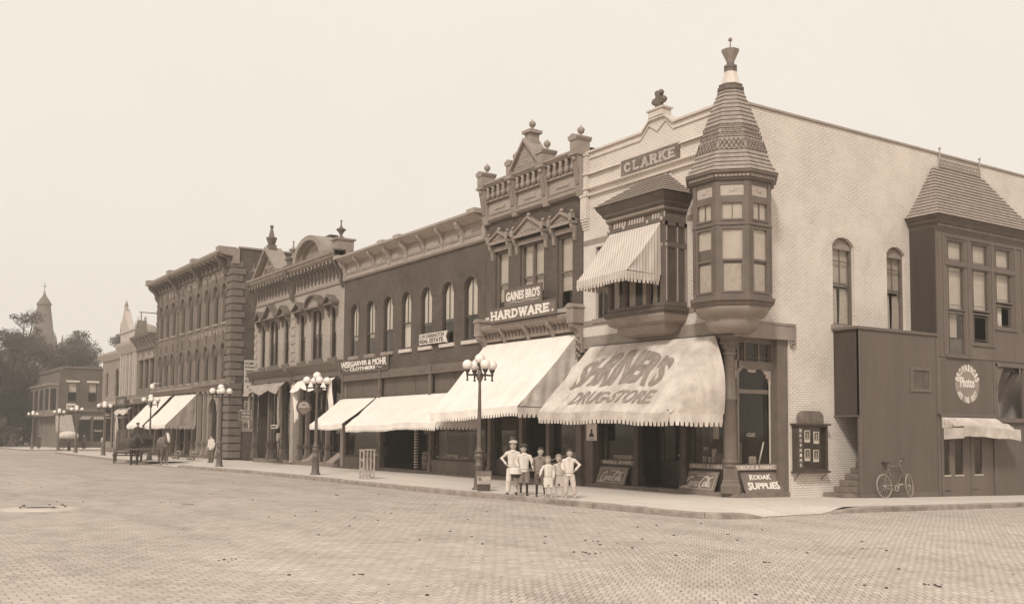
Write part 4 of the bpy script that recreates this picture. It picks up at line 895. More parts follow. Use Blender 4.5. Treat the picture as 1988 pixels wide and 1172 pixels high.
# ================================================================ shared pieces for the shop row
def bracket(mb, u, z1, z0, d1, w=.12, d0=0):
    """S shaped console: top z1 projecting d1, foot z0"""
    H = z1-z0; mb.prism([(d0-.02, z1), (d1, z1), (d1, z1-.14*H), (d0+(d1-d0)*.82, z1-.3*H), (d0+(d1-d0)*.55, z1-.42*H), (d0+(d1-d0)*.38, z1-.6*H), (d0+(d1-d0)*.36, z1-.8*H), (d0+(d1-d0)*.2, z0), (d0-.02, z0)], u-w/2, u+w/2, 'u')
def moulding(mb, prof, u0, u1):
    mb.prism(prof, u0, u1, 'u')
def urn(par, u, d, z, s=1, name='finial', m='moulding_grey', ball=True):
    mb = MB(FRONT)
    if ball: mb.lathe([(.13*s, z), (.13*s, z+.05*s), (.06*s, z+.09*s), (.06*s, z+.14*s), (.14*s, z+.2*s), (.19*s, z+.32*s), (.17*s, z+.43*s), (.08*s, z+.50*s), (.03*s, z+.52*s), (.035*s, z+.58*s), (.0, z+.60*s)], u, d, 14)
    else: mb.lathe([(.16*s, z), (.16*s, z+.08*s), (.06*s, z+.14*s), (.09*s, z+.26*s), (.2*s, z+.40*s), (.24*s, z+.44*s), (.1*s, z+.52*s), (.04*s, z+.62*s), (.03*s, z+.8*s), (.06*s, z+.86*s), (0, z+.9*s)], u, d, 12)
    return mb.build(name, m, par)

# ================================================================ hardware building
H_ = thing('hardware_building', 'narrow dark brick hardware store with 1887 gable and ball topped parapet piers', 'building', (-10.6, 4, 0))
HW = [(-13.18, -12.22, 6.45, 9.15, 0), (-11.4, -9.78, 6.55, 9.2, 0), (-8.92, -7.98, 6.4, 9.12, 0)]
mb = MB(FRONT); mb.wall(-13.86, -7.38, 5.2, 10.6, HW, -.36, 0); mb.build('front_wall', 'brick_hardware', H_)
shell(H_, FRONT, -13.86, -7.38, 18, 12.2, 'brick_brown', 5.0)
for i, (a, b, z0, z1, _) in enumerate(HW):
    w_ = sash_window(H_, FRONT, a, b, z0, z1, dep=.12, mull=(i == 1), blind=.75 if i != 1 else .72, fw=.10, frame='trim_brown', sill='stone_white' if i == 2 else 'moulding_grey')
    mb = MB(FRONT); m, h = (a+b)/2, (b-a)/2+.22
    ap = 10.08 if i == 1 else 9.86
    mb.box(a-.06, b+.06, -.02, .07, 9.16, 9.32)
    mb.prism([(m-h, 9.42), (m+h, 9.42), (m+h, 9.52), (m, ap), (m-h, 9.52)], -.02, .16); mb.box(m-h-.06, m+h+.06, -.02, .25, 9.42, 9.52)
    for sg_ in (-1, 1):
        mb.hexa([(m+sg_*(h+.06), -.02, 9.53), (m, -.02, ap+.01), (m, .26, ap+.01), (m+sg_*(h+.06), .26, 9.53), (m+sg_*(h+.06), -.02, 9.60), (m, -.02, ap+.09), (m, .26, ap+.09), (m+sg_*(h+.06), .26, 9.60)])
        mb.box(*sorted((m+sg_*(h+.06), m+sg_*(h-.08))), .1, .3, 9.5, 9.78); bracket(mb, m+sg_*(h-.05), 9.42, 8.82, .22, .13)
        mb.ball((m+sg_*(h-.01), .2, 9.86), .07, 8, 6)
    mb.ball((m, .15, ap+.14), .09, 8, 6)
    for k in range(5): mb.ball((m+(k-2)*h*.22, .17, 9.62+.03*(2-abs(k-2))), .045, 6, 5)
    mb.build('window_hood', 'moulding_grey', w_)
PR = MB(FRONT); PR.box(-13.72, -7.42, -.3, .12, 10.6, 12.02); PR = PR.build('parapet', 'moulding_grey', H_)
mb = MB(FRONT); moulding(mb, [(-.02, 10.42), (.1, 10.42), (.2, 10.5), (.2, 10.56), (.14, 10.6), (-.02, 10.6)], -13.8, -7.4)
moulding(mb, [(.1, 11.22), (.26, 11.22), (.22, 11.3), (.1, 11.32)], -13.7, -7.45); moulding(mb, [(.1, 11.8), (.3, 11.82), (.36, 11.9), (.4, 11.92), (.4, 12.0), (-.3, 12.03), (-.3, 11.8)], -13.74, -7.42)
mb.build('parapet_moulding', 'moulding_grey', PR)
piers = (-13.72, -11.58, -9.46, -7.36)
for a, b in zip(piers, piers[1:]):
    mb = MB(FRONT); mb.box(a+.28, b-.22, .12, .15, 10.7, 11.15); mb.box(a+.38, b-.32, .148, .156, 10.78, 11.07); mb.box(a+.7, b-.66, .155, .19, 10.86, 10.98); mb.build('relief_panel', 'trim_light', PR)
    n = 5
    for k in range(n):
        u = a+.34+(b-a-.62)*k/(n-1); mb = MB(FRONT)
        for zz, dd, rr in ((11.40, .20, .075), (11.50, .24, .085), (11.60, .27, .07)): mb.ball((u, dd, zz), rr, 8, 6, (1, 1, 1.2))
        mb.lathe([(.05, 11.3), (.1, 11.38), (.11, 11.46), (.05, 11.6), (.07, 11.7), (.09, 11.8)], u, .25, 8); mb.build('baluster', 'moulding_grey', PR)
for i, u in enumerate(piers):
    mb = MB(FRONT); w = .17 if i not in (0, 3) else .19
    mb.prism([(-.02, 10.35), (.16, 10.35), (.22, 10.6), (.26, 11.1), (.40, 11.75), (.46, 11.8), (.46, 12.32), (-.16, 12.32), (-.16, 10.6)], u-w, u+w, 'u')
    mb.box(u-w-.05, u+w+.05, -.2, .5, 11.78, 11.86); mb.prism([(u-w-.02, 12.32), (u+w+.02, 12.32), (u+w+.08, 12.42), (u+w+.08, 12.47), (u, 12.56), (u-w-.08, 12.47), (u-w-.08, 12.42)], -.2, .5)
    for q in (-.07, 0, .07): mb.prism([(.24, 10.75), (.28, 10.75), (.42, 11.55), (.36, 11.55)], u+q-.018, u+q+.018, 'u')
    mb.ball((u, .40, 11.66), .1, 8, 6); mb.box(u-.09, u+.09, .46, .475, 11.95, 12.22)
    pr_ = mb.build('pier', 'moulding_grey', PR)
    urn(H_, u, .1, 12.5, .72, 'ball_finial', 'moulding_grey')
mb = MB(FRONT); mb.prism([(-11.4, 12.03), (-9.64, 12.03), (-10.52, 13.0)], -.28, .36)
for sg_ in (-1, 1): mb.hexa([(-10.52+sg_*.98, -.3, 12.0), (-10.52, -.3, 13.03), (-10.52, .5, 13.03), (-10.52+sg_*.98, .5, 12.0), (-10.52+sg_*.98, -.3, 12.12), (-10.52, -.3, 13.17), (-10.52, .5, 13.17), (-10.52+sg_*.98, .5, 12.12)])
ga = mb.build('date_gable', 'moulding_grey', PR)
mb = MB(FRONT); text(mb, '1887', -10.82, -10.2, 12.44, 12.70, .362, .02, .02); text(mb, 'KASTELINE', -11.1, -9.92, 12.12, 12.32, .362, .02, .01); mb.build('lettering', 'trim_light', ga)
mb = MB(FRONT); mb.box(-10.70, -10.34, -.15, .28, 12.9, 13.38); mb.box(-10.79, -10.25, -.24, .37, 13.38, 13.5); mb.box(-10.66, -10.38, -.1, .2, 13.5, 13.56); mb.build('apex_pedestal', 'moulding_grey', ga)
mb = MB(FRONT); mb.prism([(-7.35, 11.9), (-6.2, 11.9), (-6.7, 12.45), (-7.0, 12.75)], -2.2, -1.9); mb.build('side_parapet', 'brick_brown', H_)
urn(H_, -10.52, .05, 13.54, .72, 'ball_finial', 'moulding_grey')
# storefront cornice
mb = MB(FRONT); moulding(mb, [(-.02, 5.45), (.12, 5.5), (.14, 5.8), (.3, 5.9), (.42, 5.95), (.46, 6.05), (.46, 6.12), (-.02, 6.2)], -13.85, -7.4); sc_ = mb.build('shop_cornice', 'trim_mid', H_)
mb = MB(FRONT)
for k in range(26): u = -13.6+k*.24; bracket(mb, u, 5.86, 5.58, .24, .07, .1)
mb.build('dentils', 'trim_brown', sc_)
for u in (-12.25, -10.6, -9.0):
    mb = MB(FRONT); bracket(mb, u, 5.95, 5.3, .42, .14); mb.build('bracket', 'trim_mid', sc_)
for u in (-13.78, -7.47):
    mb = MB(FRONT); mb.box(u-.2, u+.2, -.02, .5, 5.75, 6.3); mb.prism([(u-.2+.2+.24*cos(a*pi/8), 6.3+.16*sin(a*pi/8)) for a in range(9)], -.02, .54); bracket(mb, u, 5.75, 5.15, .46, .3)
    for q in (-.08, 0, .08): bracket(mb, u+q, 5.7, 5.2, .485, .03)
    mb.build('scroll_block', 'trim_mid', sc_)
# shop front under the awning
def shopfront(par, u0, u1, zt, door, m='trim_dark', base=.45, rec=1.2, cols=(), pane=True, step=.12, wd=.35, stepm='stone_step', zi=3.0, int_depth=5):
    mb = MB(FRONT); mb.box(u0, u1, -wd-.3, -.02 if step < .16 else .0, -.6, step); mb.build('shop_step', stepm, par)
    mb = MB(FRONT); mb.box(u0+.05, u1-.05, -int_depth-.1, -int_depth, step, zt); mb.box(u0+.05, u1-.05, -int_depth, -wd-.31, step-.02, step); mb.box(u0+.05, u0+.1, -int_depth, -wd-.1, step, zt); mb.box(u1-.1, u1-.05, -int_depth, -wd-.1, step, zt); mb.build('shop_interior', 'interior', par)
    mb = MB(FRONT)
    for a, b in ((u0, door[0]), (door[1], u1)):
        if b-a < .3: continue
        mb.box(a, b, -wd-.1, -wd+.06, step, base+step); mb.box(a, b, -wd-.1, -wd+.1, base+step, base+step+.08); mb.box(a, a+.1, -wd-.08, -wd+.06, base+step+.08, zt); mb.box(b-.1, b, -wd-.08, -wd+.06, base+step+.08, zt)
        mb.box(a+.1, b-.1, -wd-.06, -wd+.04, zi, zi+.1)
    mb.box(door[0], door[1], -wd-rec-.08, -wd-rec, 2.7, zt)
    mb.build('shop_frame', m, par)
    if pane:
        g = MB(FRONT)
        for a, b in ((u0, door[0]), (door[1], u1)):
            if b-a > .3: g.box(a+.1, b-.1, -wd-.03, -wd-.02, base+step+.08, zt)
        g.box(door[0]+.0, door[0]+.01, -wd-rec, -wd-.1, base+step, zt); g.box(door[1]-.01, door[1], -wd-rec, -wd-.1, base+step, zt); g.build('display_pane', 'glass', par)
    w = (door[1]-door[0]); nd = 2 if w > 1.3 else 1; dw = min(1.0, w/nd)
    for k in range(nd):
        c = (door[0]+door[1])/2+(k-(nd-1)/2)*dw; x0, x1 = c-dw/2+.01, c+dw/2-.01; mb = MB(FRONT); D = -wd-rec
        mb.box(x0, x0+.12, D-.05, D, step, 2.65); mb.box(x1-.12, x1, D-.05, D, step, 2.65); mb.box(x0+.12, x1-.12, D-.05, D, step, .95); mb.box(x0+.12, x1-.12, D-.05, D, 2.5, 2.65)
        d_ = mb.build('door', m, par); g = MB(FRONT); g.box(x0+.12, x1-.12, D-.03, D-.02, .95, 2.5); g.build('door_pane', 'glass', d_)
        mb = MB(FRONT); mb.ball((x1-.08 if k == 0 else x0+.08, D+.03, 1.15), .03, 8, 6); mb.build('handle', 'nickel', d_)
shopfront(H_, -13.7, -7.5, 5.3, (-11.3, -9.7), base=.6)
for u in (-13.72, -11.42, -9.62, -7.55): posts(H_, FRONT, u, -.2, .1, 5.25, .24, m='trim_brown')
posts(H_, FRONT, -7.47, -.05, .0, 5.0, .34, 'pilaster', 'trim_brown')
mb = MB(FRONT); mb.box(-7.66, -7.26, .1, .13, 4.85, 5.2); mb.box(-7.32, -7.2, -.1, .16, 4.7, 5.25)
for k in range(9): mb.ball((-7.47+.12*((k*5 % 3)-1), .16, 4.5+.1*(k//1)*.8), .07, 6, 5)
mb.build('carved_capital', 'trim_mid', H_)
# signs over the hardware store
def board(name, label, fr, u0, u1, z0, z1, d, m, lines, lm, tilt=0, frame=None, group=None, th=.05, bold=.03, loc=None):
    F = MB(fr); c = F.o+F.U*((u0+u1)/2)+F.D*d+F.Z*z0
    t = thing(name, label, 'sign', tuple(c), group)
    mb = MB(fr); mb.box(u0, u1, d-th, d, z0, z1); b = mb.build('board', m, t)
    if frame:
        mb = MB(fr); e = .05
        mb.box(u0-e, u1+e, d-th, d+.02, z1, z1+e); mb.box(u0-e, u1+e, d-th, d+.02, z0-e, z0); mb.box(u0-e, u0, d-th, d+.02, z0, z1); mb.box(u1, u1+e, d-th, d+.02, z0, z1); mb.build('border', frame, t)
    mb = MB(fr)
    for ln in lines:
        s, a, b_, c0, c1 = ln[:5]; kw = ln[5] if len(ln) > 5 else {}
        text(mb, s, u0+(u1-u0)*a, u0+(u1-u0)*b_, z0+(z1-z0)*c0, z0+(z1-z0)*c1, d+.002, .01, kw.get('bold', bold), kw.get('shear', 0), kw.get('warp'))
    if lines: mb.build('lettering', lm, b)
    return t, b
t, b = board('hardware_sign', 'long dark board reading HARDWARE in white block letters on the store cornice', FRONT, -12.65, -8.25, 6.20, 6.66, .56, 'sign_mid', [], 'letter_white', frame='trim_brown')
mb = MB(FRONT); slab(mb, 'HARDWARE.', -12.58, -8.28, 6.235, 6.63, .562, .26); mb.build('lettering', 'letter_white', b)
mb = MB(FRONT); mb.box(-13.1, -12.72, .4, .5, 6.34, 6.44); mb.build('bracket_block', 'cream_paint', t)
t, b = board('owners_sign', 'smaller dark board reading GAINES BRO\'S above the HARDWARE sign', FRONT, -11.66, -9.24, 6.74, 7.37, .5, 'sign_mid', [("GAINES BRO'S", .03, .97, .30, .86, dict(bold=.03))], 'letter_white', frame='trim_brown')
mb = MB(FRONT); mb.tube([(-11.35+2.0*k/16, .515, 6.84+.02*sin(k*.8)) for k in range(17)], .012, 4); mb.build('flourish', 'letter_white', b)

# ================================================================ clothier and grocery block
Wd = thing('clothier_block', 'wide two storey dark brick block with seven arched upper windows', 'building', (-21, 4, 0))
WX = [(-27.16, -26.24), (-25.26, -24.30), (-23.34, -22.34), (-21.42, -20.46), (-19.49, -18.47), (-17.54, -16.52), (-15.62, -14.55)]
mb = MB(FRONT); mb.wall(-28.02, -13.88, 4.86, 9.75, [(a, b, 5.72, 7.93, .48) for a, b in WX], -.36, 0, 12); mb.build('front_wall', 'brick_dark', Wd)
shell(Wd, FRONT, -28.02, -13.88, 20, 11.0, 'brick_brown', 4.7)
for i, (a, b) in enumerate(WX):
    w_ = sash_window(Wd, FRONT, a, b, 5.72, 7.93, dep=.07, rise=.48, frame='sash_dark', vbar=1, blind=[.62, .62, .5, .95, .55, .55, .5][i], meet=.42 if i != 3 else .5, sill='stone_white' if i > 2 else 'stone_grey', fw=.05, blindmat='letter_white')  # near-white blinds also paint in sky reflections on the glass
    mb = MB(FRONT); m, w = (a+b)/2, (b-a)/2
    for k in range(12):
        p0, p1 = -1+2*k/12, -1+2*(k+1)/12
        def q(p, e): c_, s_ = p, sqrt(max(0, 1-p*p)); return (m+c_*(w+e), 7.93+s_*(.48+e))
        mb.prism([q(p0, .005), q(p1, .005), q(p1, .2), q(p0, .2)], -.02, .03)
    mb.build('brick_arch', 'brick_dark', w_)
mb = MB(FRONT); moulding(mb, [(-.3, 9.75), (.08, 9.75), (.14, 9.82), (.14, 9.95), (.08, 9.98), (.08, 10.6), (.2, 10.62), (.5, 10.8), (.55, 10.86), (.6, 10.88), (.6, 10.98), (-.3, 11.05)], -28.0, -13.9); wc = mb.build('cornice', 'trim_light', Wd)
n = 8
for k in range(n):
    a, b = -27.85+k*13.8/n, -27.85+(k+1)*13.8/n
    mb = MB(FRONT); mb.box(a+.3, b-.12, .08, .11, 10.06, 10.5); mb.build('frieze_panel', 'trim_mid', wc)
    mb = MB(FRONT); mb.box(a+.4, b-.22, .11, .12, 10.14, 10.42); mb.lathe([(.0, 0)], 0, 0, 3) if False else mb.ball(((a+b)/2+.08, .12, 10.28), .09, 10, 6, (1, .4, 1)); mb.build('panel_boss', 'trim_light', wc)
    big = k in (0, 3, 4, 7)
    mb = MB(FRONT); bracket(mb, a+.12, 10.8, 10.0 if not big else 9.75, .5, .14 if not big else .22); mb.build('bracket', 'trim_light', wc)
for u in (-27.75, -22.55, -20.85, -14.1):
    mb = MB(FRONT); mb.box(u-.3, u+.3, .0, .68, 10.86, 11.05); mb.build('cornice_break', 'trim_light', wc)
mb = MB(FRONT); mb.box(-28.0, -13.9, -.3, .06, 4.5, 4.855); moulding(mb, [(.0, 4.44), (.16, 4.46), (.16, 4.52), (.06, 4.54)], -27.9, -13.9)
for u in (-27.9, -23.5, -18.4, -14.0): mb.box(u-.09, u+.09, .0, .12, 3.5, 4.9)
mb.build('shop_lintel', 'trim_brown', Wd)
mb = MB(FRONT)
for a, b in ((-27.8, -25.75), (-25.7, -23.6), (-23.4, -22.1), (-22.05, -20.1), (-20.05, -18.5), (-18.3, -16.5), (-16.45, -14.1)):
    mb.box(a, b, -.2, -.1, 3.5, 4.44); 
    if a < -19: 
        for k in range(9): mb.box(a+.02, b-.02, -.1, -.085, 3.56+k*.1, 3.60+k*.1)
    else:
        for k in range(int((b-a)/.12)): mb.box(a+.03+k*.12, a+.08+k*.12, -.1, -.085, 3.54, 4.42)
mb.build('transom_panel', 'panel_brown', Wd)
shopfront(Wd, -27.8, -13.95, 3.6, (-23.5, -18.5), base=.45, wd=.15, rec=1.6, zi=3.3)
mb = MB(FRONT); mb.box(-27.75, -23.55, -.1, .02, .125, .56); mb.box(-18.42, -14.0, -.1, .02, .125, .62); mb.box(-24.5, -23.5, -.1, .015, .56, .9) if False else None
mb.build('bulkhead', 'panel_brown', Wd)
mb = MB(FRONT); text(mb, 'N.C.DAVIS - GROCERY - PROV', -18.1, -14.2, .72, .82, -.1, .01, .0, .3); mb.build('window_lettering', 'letter_faded', Wd)
mb = MB(FRONT); mb.box(-28.2, -27.83, -.2, .02, .0, 4.5); mb.build('brick_pier', 'brick_light', Wd)
posts(Wd, FRONT, -23.5, -.05, .12, 3.5, .2, m='trim_brown'); posts(Wd, FRONT, -18.45, -.05, .12, 3.5, .2, m='trim_brown')
# goods in the doorway and windows
for x, y, z0, w, h, m in ((-26.4, .5, .62, .28, .2, 'goods_pale'), (-25.2, .5, .62, .3, .16, 'goods_pale'), (-25.0, .7, 1.3, .8, 1.25, 'interior_mid'), (-24.3, .6, .62, .2, .5, 'interior_mid'), (-26.9, .6, 2.3, .6, .3, 'interior_mid'), (-17.6, .6, .75, .9, .12, 'goods_pale'), (-16.3, .8, .7, .3, 1.9, 'interior_mid'), (-15.2, .8, .7, .25, 1.9, 'interior_mid'), (-17.4, .7, 1.9, .22, .6, 'interior_mid')):
    mb = MB(); mb.box(x-w/2, x+w/2, y, y+.15, z0, z0+h); tag(mb.build('shop_display', m, bevel=.01), 'display item standing behind the plate glass of the grocery and clothing windows', 'shop display', 'goods in the clothier and grocery windows')
for x, z0, w, h, m in ((-13.2, .8, .3, .5, 'interior_mid'), (-12.7, .8, .25, .9, 'goods_pale'), (-12.2, .8, .35, .3, 'interior_mid'), (-11.8, 1.9, .12, 1.3, 'interior_mid'), (-9.2, .8, .3, .6, 'interior_mid'), (-8.6, .8, .2, .35, 'goods_pale'), (-8.1, .8, .3, 1.1, 'interior_mid')):
    mb = MB(); mb.box(x-w/2, x+w/2, .55, .7, z0, z0+h); tag(mb.build('hardware_stock', m, bevel=.01), 'stock standing dimly behind the plate glass of the hardware store', 'shop display', 'goods in the hardware windows')
t = thing('barrel', 'wooden barrel standing in the shadow of the grocery doorway', 'barrel', (-19.6, .55, .12))
mb = MB(); mb.lathe([(.26, .12), (.30, .32), (.32, .55), (.30, .78), (.26, .98), (.24, .97)], -19.6, .55, 18); mb.build('staves', 'wood_mid', t)
for z_ in (.2, .42, .68, .9):
    mb = MB(); mb.torus((-19.6, .55, z_), .305, .014, 'z', 22, 5); mb.build('hoop', 'wood_pale', t)
t = thing('striped_post', 'post with black and white stripes in the grocery doorway beside the barrel', 'post', (-20.35, .3, .12))
mb = MB(); mb.box(-20.42, -20.28, .24, .36, .12, 2.2); mb.build('post', 'wood_dark', t)
mb = MB()
for k in range(15): mb.box(-20.425, -20.275, .232, .368, .2+k*.13, .265+k*.13)
mb.build('painted_bands', 'cream_paint', t)
board('grocery_price_card', 'faint hanging card in the dark grocery doorway above the barrel', FRONT, -20.0, -19.0, 1.75, 2.2, -.5, 'interior_mid', [('MEATS', .1, .9, .55, .85), ('GROCERIES', .1, .9, .15, .4)], 'letter_faded')
t = thing('slatted_rack', 'tall slatted wooden crate rack standing near the kerb in front of the clothier', 'rack', (-15.3, -4.56, 0))
mb = MB()
x0, y0 = -15.48, -4.78; x1, y1 = -15.14, -4.34
for x in (x0, x1):
    for y in (y0, (y0*2+y1)/3, (y0+2*y1)/3, y1): mb.box(x-.02, x+.02, y-.025, y+.025, .0, 1.12)
mb.build('slats', 'wood_pale', t); mb = MB()
for z_ in (.04, .35, .7, 1.06): mb.box(x0+.02, x1-.02, y0-.02, y0+.02, z_, z_+.05); mb.box(x0+.02, x1-.02, y1-.02, y1+.02, z_, z_+.05); mb.box(x0-.015, x0+.015, y0+.03, y1-.03, z_+.06, z_+.1)
mb.build('rails', 'wood_pale', t)
mb = MB(); mb.box(x0-.04, x1+.04, y0-.05, y1+.05, 1.12, 1.16); mb.build('top', 'wood_pale', t)
t, b = board('clothier_sign', 'dark board reading WISEGARVER & MOHR CLOTHIERS under the arched windows', FRONT, -28.15, -22.6, 4.9, 5.5, .12, 'sign_dark', [('WISEGARVER & MOHR', .02, .98, .36, .98, dict(bold=.03, warp=lambda x, y: (x, (y-.5)*(.62+1.0*abs(x-.5)**1.2)+.5-.18*abs(x-.5)+.05))), ('CLOTHIERS', .22, .76, .08, .38, dict(bold=.035))], 'letter_white', frame='trim_brown')
mb = MB(FRONT)
for u0 in (-27.75, -23.8): mb.tube([(u0+.07*k, .13, 5.02+.04*sin(k*.75)) for k in range(10)], .016, 4)
mb.build('flourish', 'letter_white', b)
t, b = board('real_estate_sign', 'small white arrow shaped board reading G.W.YARRINGTON REAL ESTATE at the arched windows', FRONT, -19.34, -17.0, 5.78, 6.26, .16, 'sign_light', [('G.W.YARRINGTON', .03, .97, .56, .92, dict(bold=.0)), ('REAL ESTATE.', .03, .97, .1, .48, dict(bold=.02))], 'letter_dark')
mb = MB(FRONT); mb.prism([(-17.0, 5.78), (-16.82, 5.74), (-16.95, 6.0), (-16.78, 6.26), (-17.0, 6.26)], .11, .16); mb.build('pointed_end', 'sign_light', b)

# ================================================================ light brick pair with bracketed cornices
def drop_cornice(par, u0, u1, m='moulding_dark'):
    mb = MB(FRONT); moulding(mb, [(-.3, 11.0), (.42, 11.0), (.5, 11.1), (.56, 11.14), (.56, 11.22), (.66, 11.3), (.68, 11.4), (-.3, 11.46)], u0, u1); moulding(mb, [(-.02, 9.72), (.07, 9.74), (.07, 9.84), (-.02, 9.86)], u0, u1)
    c = mb.build('cornice', 'trim_mid', par)
    n = int((u1-u0)/.5)
    for k in range(n):
        u = u0+(k+.5)*(u1-u0)/n; mb = MB(FRONT); bracket(mb, u, 11.0, 10.2, .5, .11); mb.lathe([(.055, 10.2), (.03, 10.12), (.045, 10.05), (0, 9.98)], u, .08, 8); mb.box(u-.05, u+.05, .5, .52, 10.80, 10.97); mb.build('drop_bracket', m, c)
    mb = MB(FRONT)
    for k in range(n): u = u0+(k+.5)*(u1-u0)/n; mb.box(u-.035, u+.035, .521, .535, 10.8, 10.96)
    mb.build('bracket_faces', 'pale_trim', c)
    for u in (u0+.12, u1-.12):
        mb = MB(FRONT); bracket(mb, u, 11.05, 9.5, .62, .2); mb.box(u-.12, u+.12, -.02, .64, 11.05, 11.5); mb.build('end_bracket', m, c)
    return c
def hood(par, a, b, z, kind, m='trim_brown'):
    mb = MB(FRONT); mm, h = (a+b)/2, (b-a)/2+.16; R_ = h*.95 if kind == 'arch' else 0
    if kind == 'arch':
        N = 14
        for k in range(N):
            a0, a1 = pi*k/N, pi*(k+1)/N; f = .62
            mb.hexa([(mm+h*cos(a0), -.02, z+.1+h*f*sin(a0)), (mm+h*cos(a1), -.02, z+.1+h*f*sin(a1)), (mm+h*cos(a1), .42, z+.1+h*f*sin(a1)), (mm+h*cos(a0), .42, z+.1+h*f*sin(a0)),
                     (mm+(h+.12)*cos(a0), -.02, z+.1+(h+.14)*f*sin(a0)), (mm+(h+.12)*cos(a1), -.02, z+.1+(h+.14)*f*sin(a1)), (mm+(h+.12)*cos(a1), .42, z+.1+(h+.14)*f*sin(a1)), (mm+(h+.12)*cos(a0), .42, z+.1+(h+.14)*f*sin(a0))])
        tp = [(mm+h*cos(pi*k/N), z+.1+h*.62*sin(pi*k/N)) for k in range(N+1)]
    else:
        ap = z+.12+h*(.75 if kind == 'tri' else .55)
        for sg_ in (-1, 1): mb.hexa([(mm+sg_*(h+.1), -.02, z+.06), (mm, -.02, ap), (mm, .45, ap), (mm+sg_*(h+.1), .45, z+.06), (mm+sg_*(h+.1), -.02, z+.16), (mm, -.02, ap+.12), (mm, .45, ap+.12), (mm+sg_*(h+.1), .45, z+.16)])
        tp = [(mm+h, z+.1), (mm, ap), (mm-h, z+.1)]
    mb.box(mm-h-.08, mm+h+.08, -.02, .38, z, z+.09)
    for sg_ in (-1, 1): bracket(mb, mm+sg_*(h-.04), z, z-.62, .3, .13)
    o = mb.build('window_hood', m, par)
    mb = MB(FRONT); mb.prism(tp, .05, .2); mb.build('hood_panel', 'brick_light', o)
def lightbldg(name, label, u0, u1, wins, kinds):
    t = thing(name, label, 'building', ((u0+u1)/2, 4, 0))
    mb = MB(FRONT); mb.wall(u0, u1, 5.5, 11.0, [(a, b, 5.82, 8.62, 0) for a, b in wins], -.36, 0); mb.build('front_wall', 'brick_light', t)
    shell(t, FRONT, u0, u1, 18, 11.3, 'brick_brown', 4.9)
    for (a, b), k in zip(wins, kinds):
        w_ = sash_window(t, FRONT, a, b, 5.82, 8.62, dep=.14, mull=(b-a > 1.3), blind=.55, fw=.1, frame='sash_dark', sill='trim_brown', blindmat='curtain'); hood(w_, a, b, 8.66, k)
    drop_cornice(t, u0, u1)
    mb = MB(FRONT); moulding(mb, [(-.3, 4.75), (.08, 4.8), (.1, 5.1), (.2, 5.15), (.42, 5.4), (.5, 5.5), (.5, 5.58), (-.02, 5.66)], u0+.02, u1-.02); c = mb.build('shop_cornice', 'trim_brown', t)
    for k in range(int((u1-u0)/.34)):
        mb = MB(FRONT); bracket(mb, u0+.2+k*.34, 5.42, 5.14, .34, .08, .1); mb.build('modillion', 'moulding_dark', c)
    for u in (u0+.1, u1-.1): mb = MB(FRONT); bracket(mb, u, 5.5, 4.6, .5, .22); mb.build('end_bracket', 'trim_brown', c)
    return t
L1 = lightbldg('pediment_building', 'light brick storefront with triangular pediment and a tall spiked finial', -41.95, -35.25, [(-40.82, -39.98), (-39.3, -37.66), (-36.78, -35.93)], ['tri', 'tri', 'tri'])
L2 = lightbldg('arched_pediment_building', 'light brick storefront with a round arched pediment and an urn finial', -35.25, -28.03, [(-34.32, -33.34), (-32.5, -30.86), (-29.84, -28.98)], ['low', 'arch', 'low'])
mb = MB(FRONT)   # quoins
for k in range(8):
    mb.box(-35.55, -34.95, -.02, .05, 5.95+k*.5, 6.2+k*.5); mb.box(-41.9, -41.45, -.02, .05, 5.95+k*.5, 6.2+k*.5)
mb.build('quoins', 'brick_light', L1)
mb = MB(FRONT)
mb.prism([(-40.7, 11.46), (-37.05, 11.46), (-38.85, 12.95)], -.3, .2)
pd = mb.build('pediment', 'stone_grey', L1)
mb = MB(FRONT)
for sg_ in (-1, 1): mb.hexa([(-38.85+sg_*2.0, -.5, 11.42), (-38.85, -.5, 13.0), (-38.85, .6, 13.0), (-38.85+sg_*2.0, .6, 11.42), (-38.85+sg_*2.0, -.5, 11.62), (-38.85, -.5, 13.2), (-38.85, .6, 13.2), (-38.85+sg_*2.0, .6, 11.62)])
mb.build('pediment_moulding', 'trim_mid', pd)
mb = MB(FRONT); text(mb, '1887', -39.25, -38.5, 12.1, 12.4, .202, .02, .02); text(mb, 'BLOCK', -39.8, -37.9, 11.6, 11.95, .202, .02, .03); mb.build('lettering', 'trim_brown', pd)
mb = MB(FRONT); mb.box(-39.1, -38.6, -.1, .4, 13.0, 13.35); mb.lathe([(.2, 13.35), (.24, 13.45), (.34, 13.75), (.36, 13.8), (.2, 13.86), (.08, 14.4), (.0, 14.45)], -38.85, .15, 8); mb.ball((-38.85, .15, 14.5), .12); mb.build('spike_finial', 'trim_brown', L1)
urn(L1, -41.8, .2, 11.5, 1.25, 'urn_finial', 'trim_brown', False)
mb = MB(FRONT); mb.box(-35.55, -34.95, -.6, .4, 11.46, 11.9); mb.box(-35.65, -34.85, -.7, .5, 11.9, 12.0); mb.build('parapet_block', 'trim_brown', L2); urn(L2, -35.25, .1, 12.0, 1.2, 'urn_finial', 'trim_mid', False)
mb = MB(); mb.box(-35.2, -33.9, 1.6, 2.2, 11.0, 13.1); mb.box(-35.3, -33.8, 1.5, 2.3, 13.1, 13.3); mb.box(-35.15, -33.95, 1.65, 2.15, 13.3, 13.45); mb.build('chimney', 'brick_brown', L2)
ap = MB(FRONT); ap.prism([(-31.9+1.75*cos(pi*k/20), 11.46+.95*sin(pi*k/20)) for k in range(21)], -.3, .12); ap = ap.build('arched_pediment', 'stone_grey', L2)
mb = MB(FRONT)
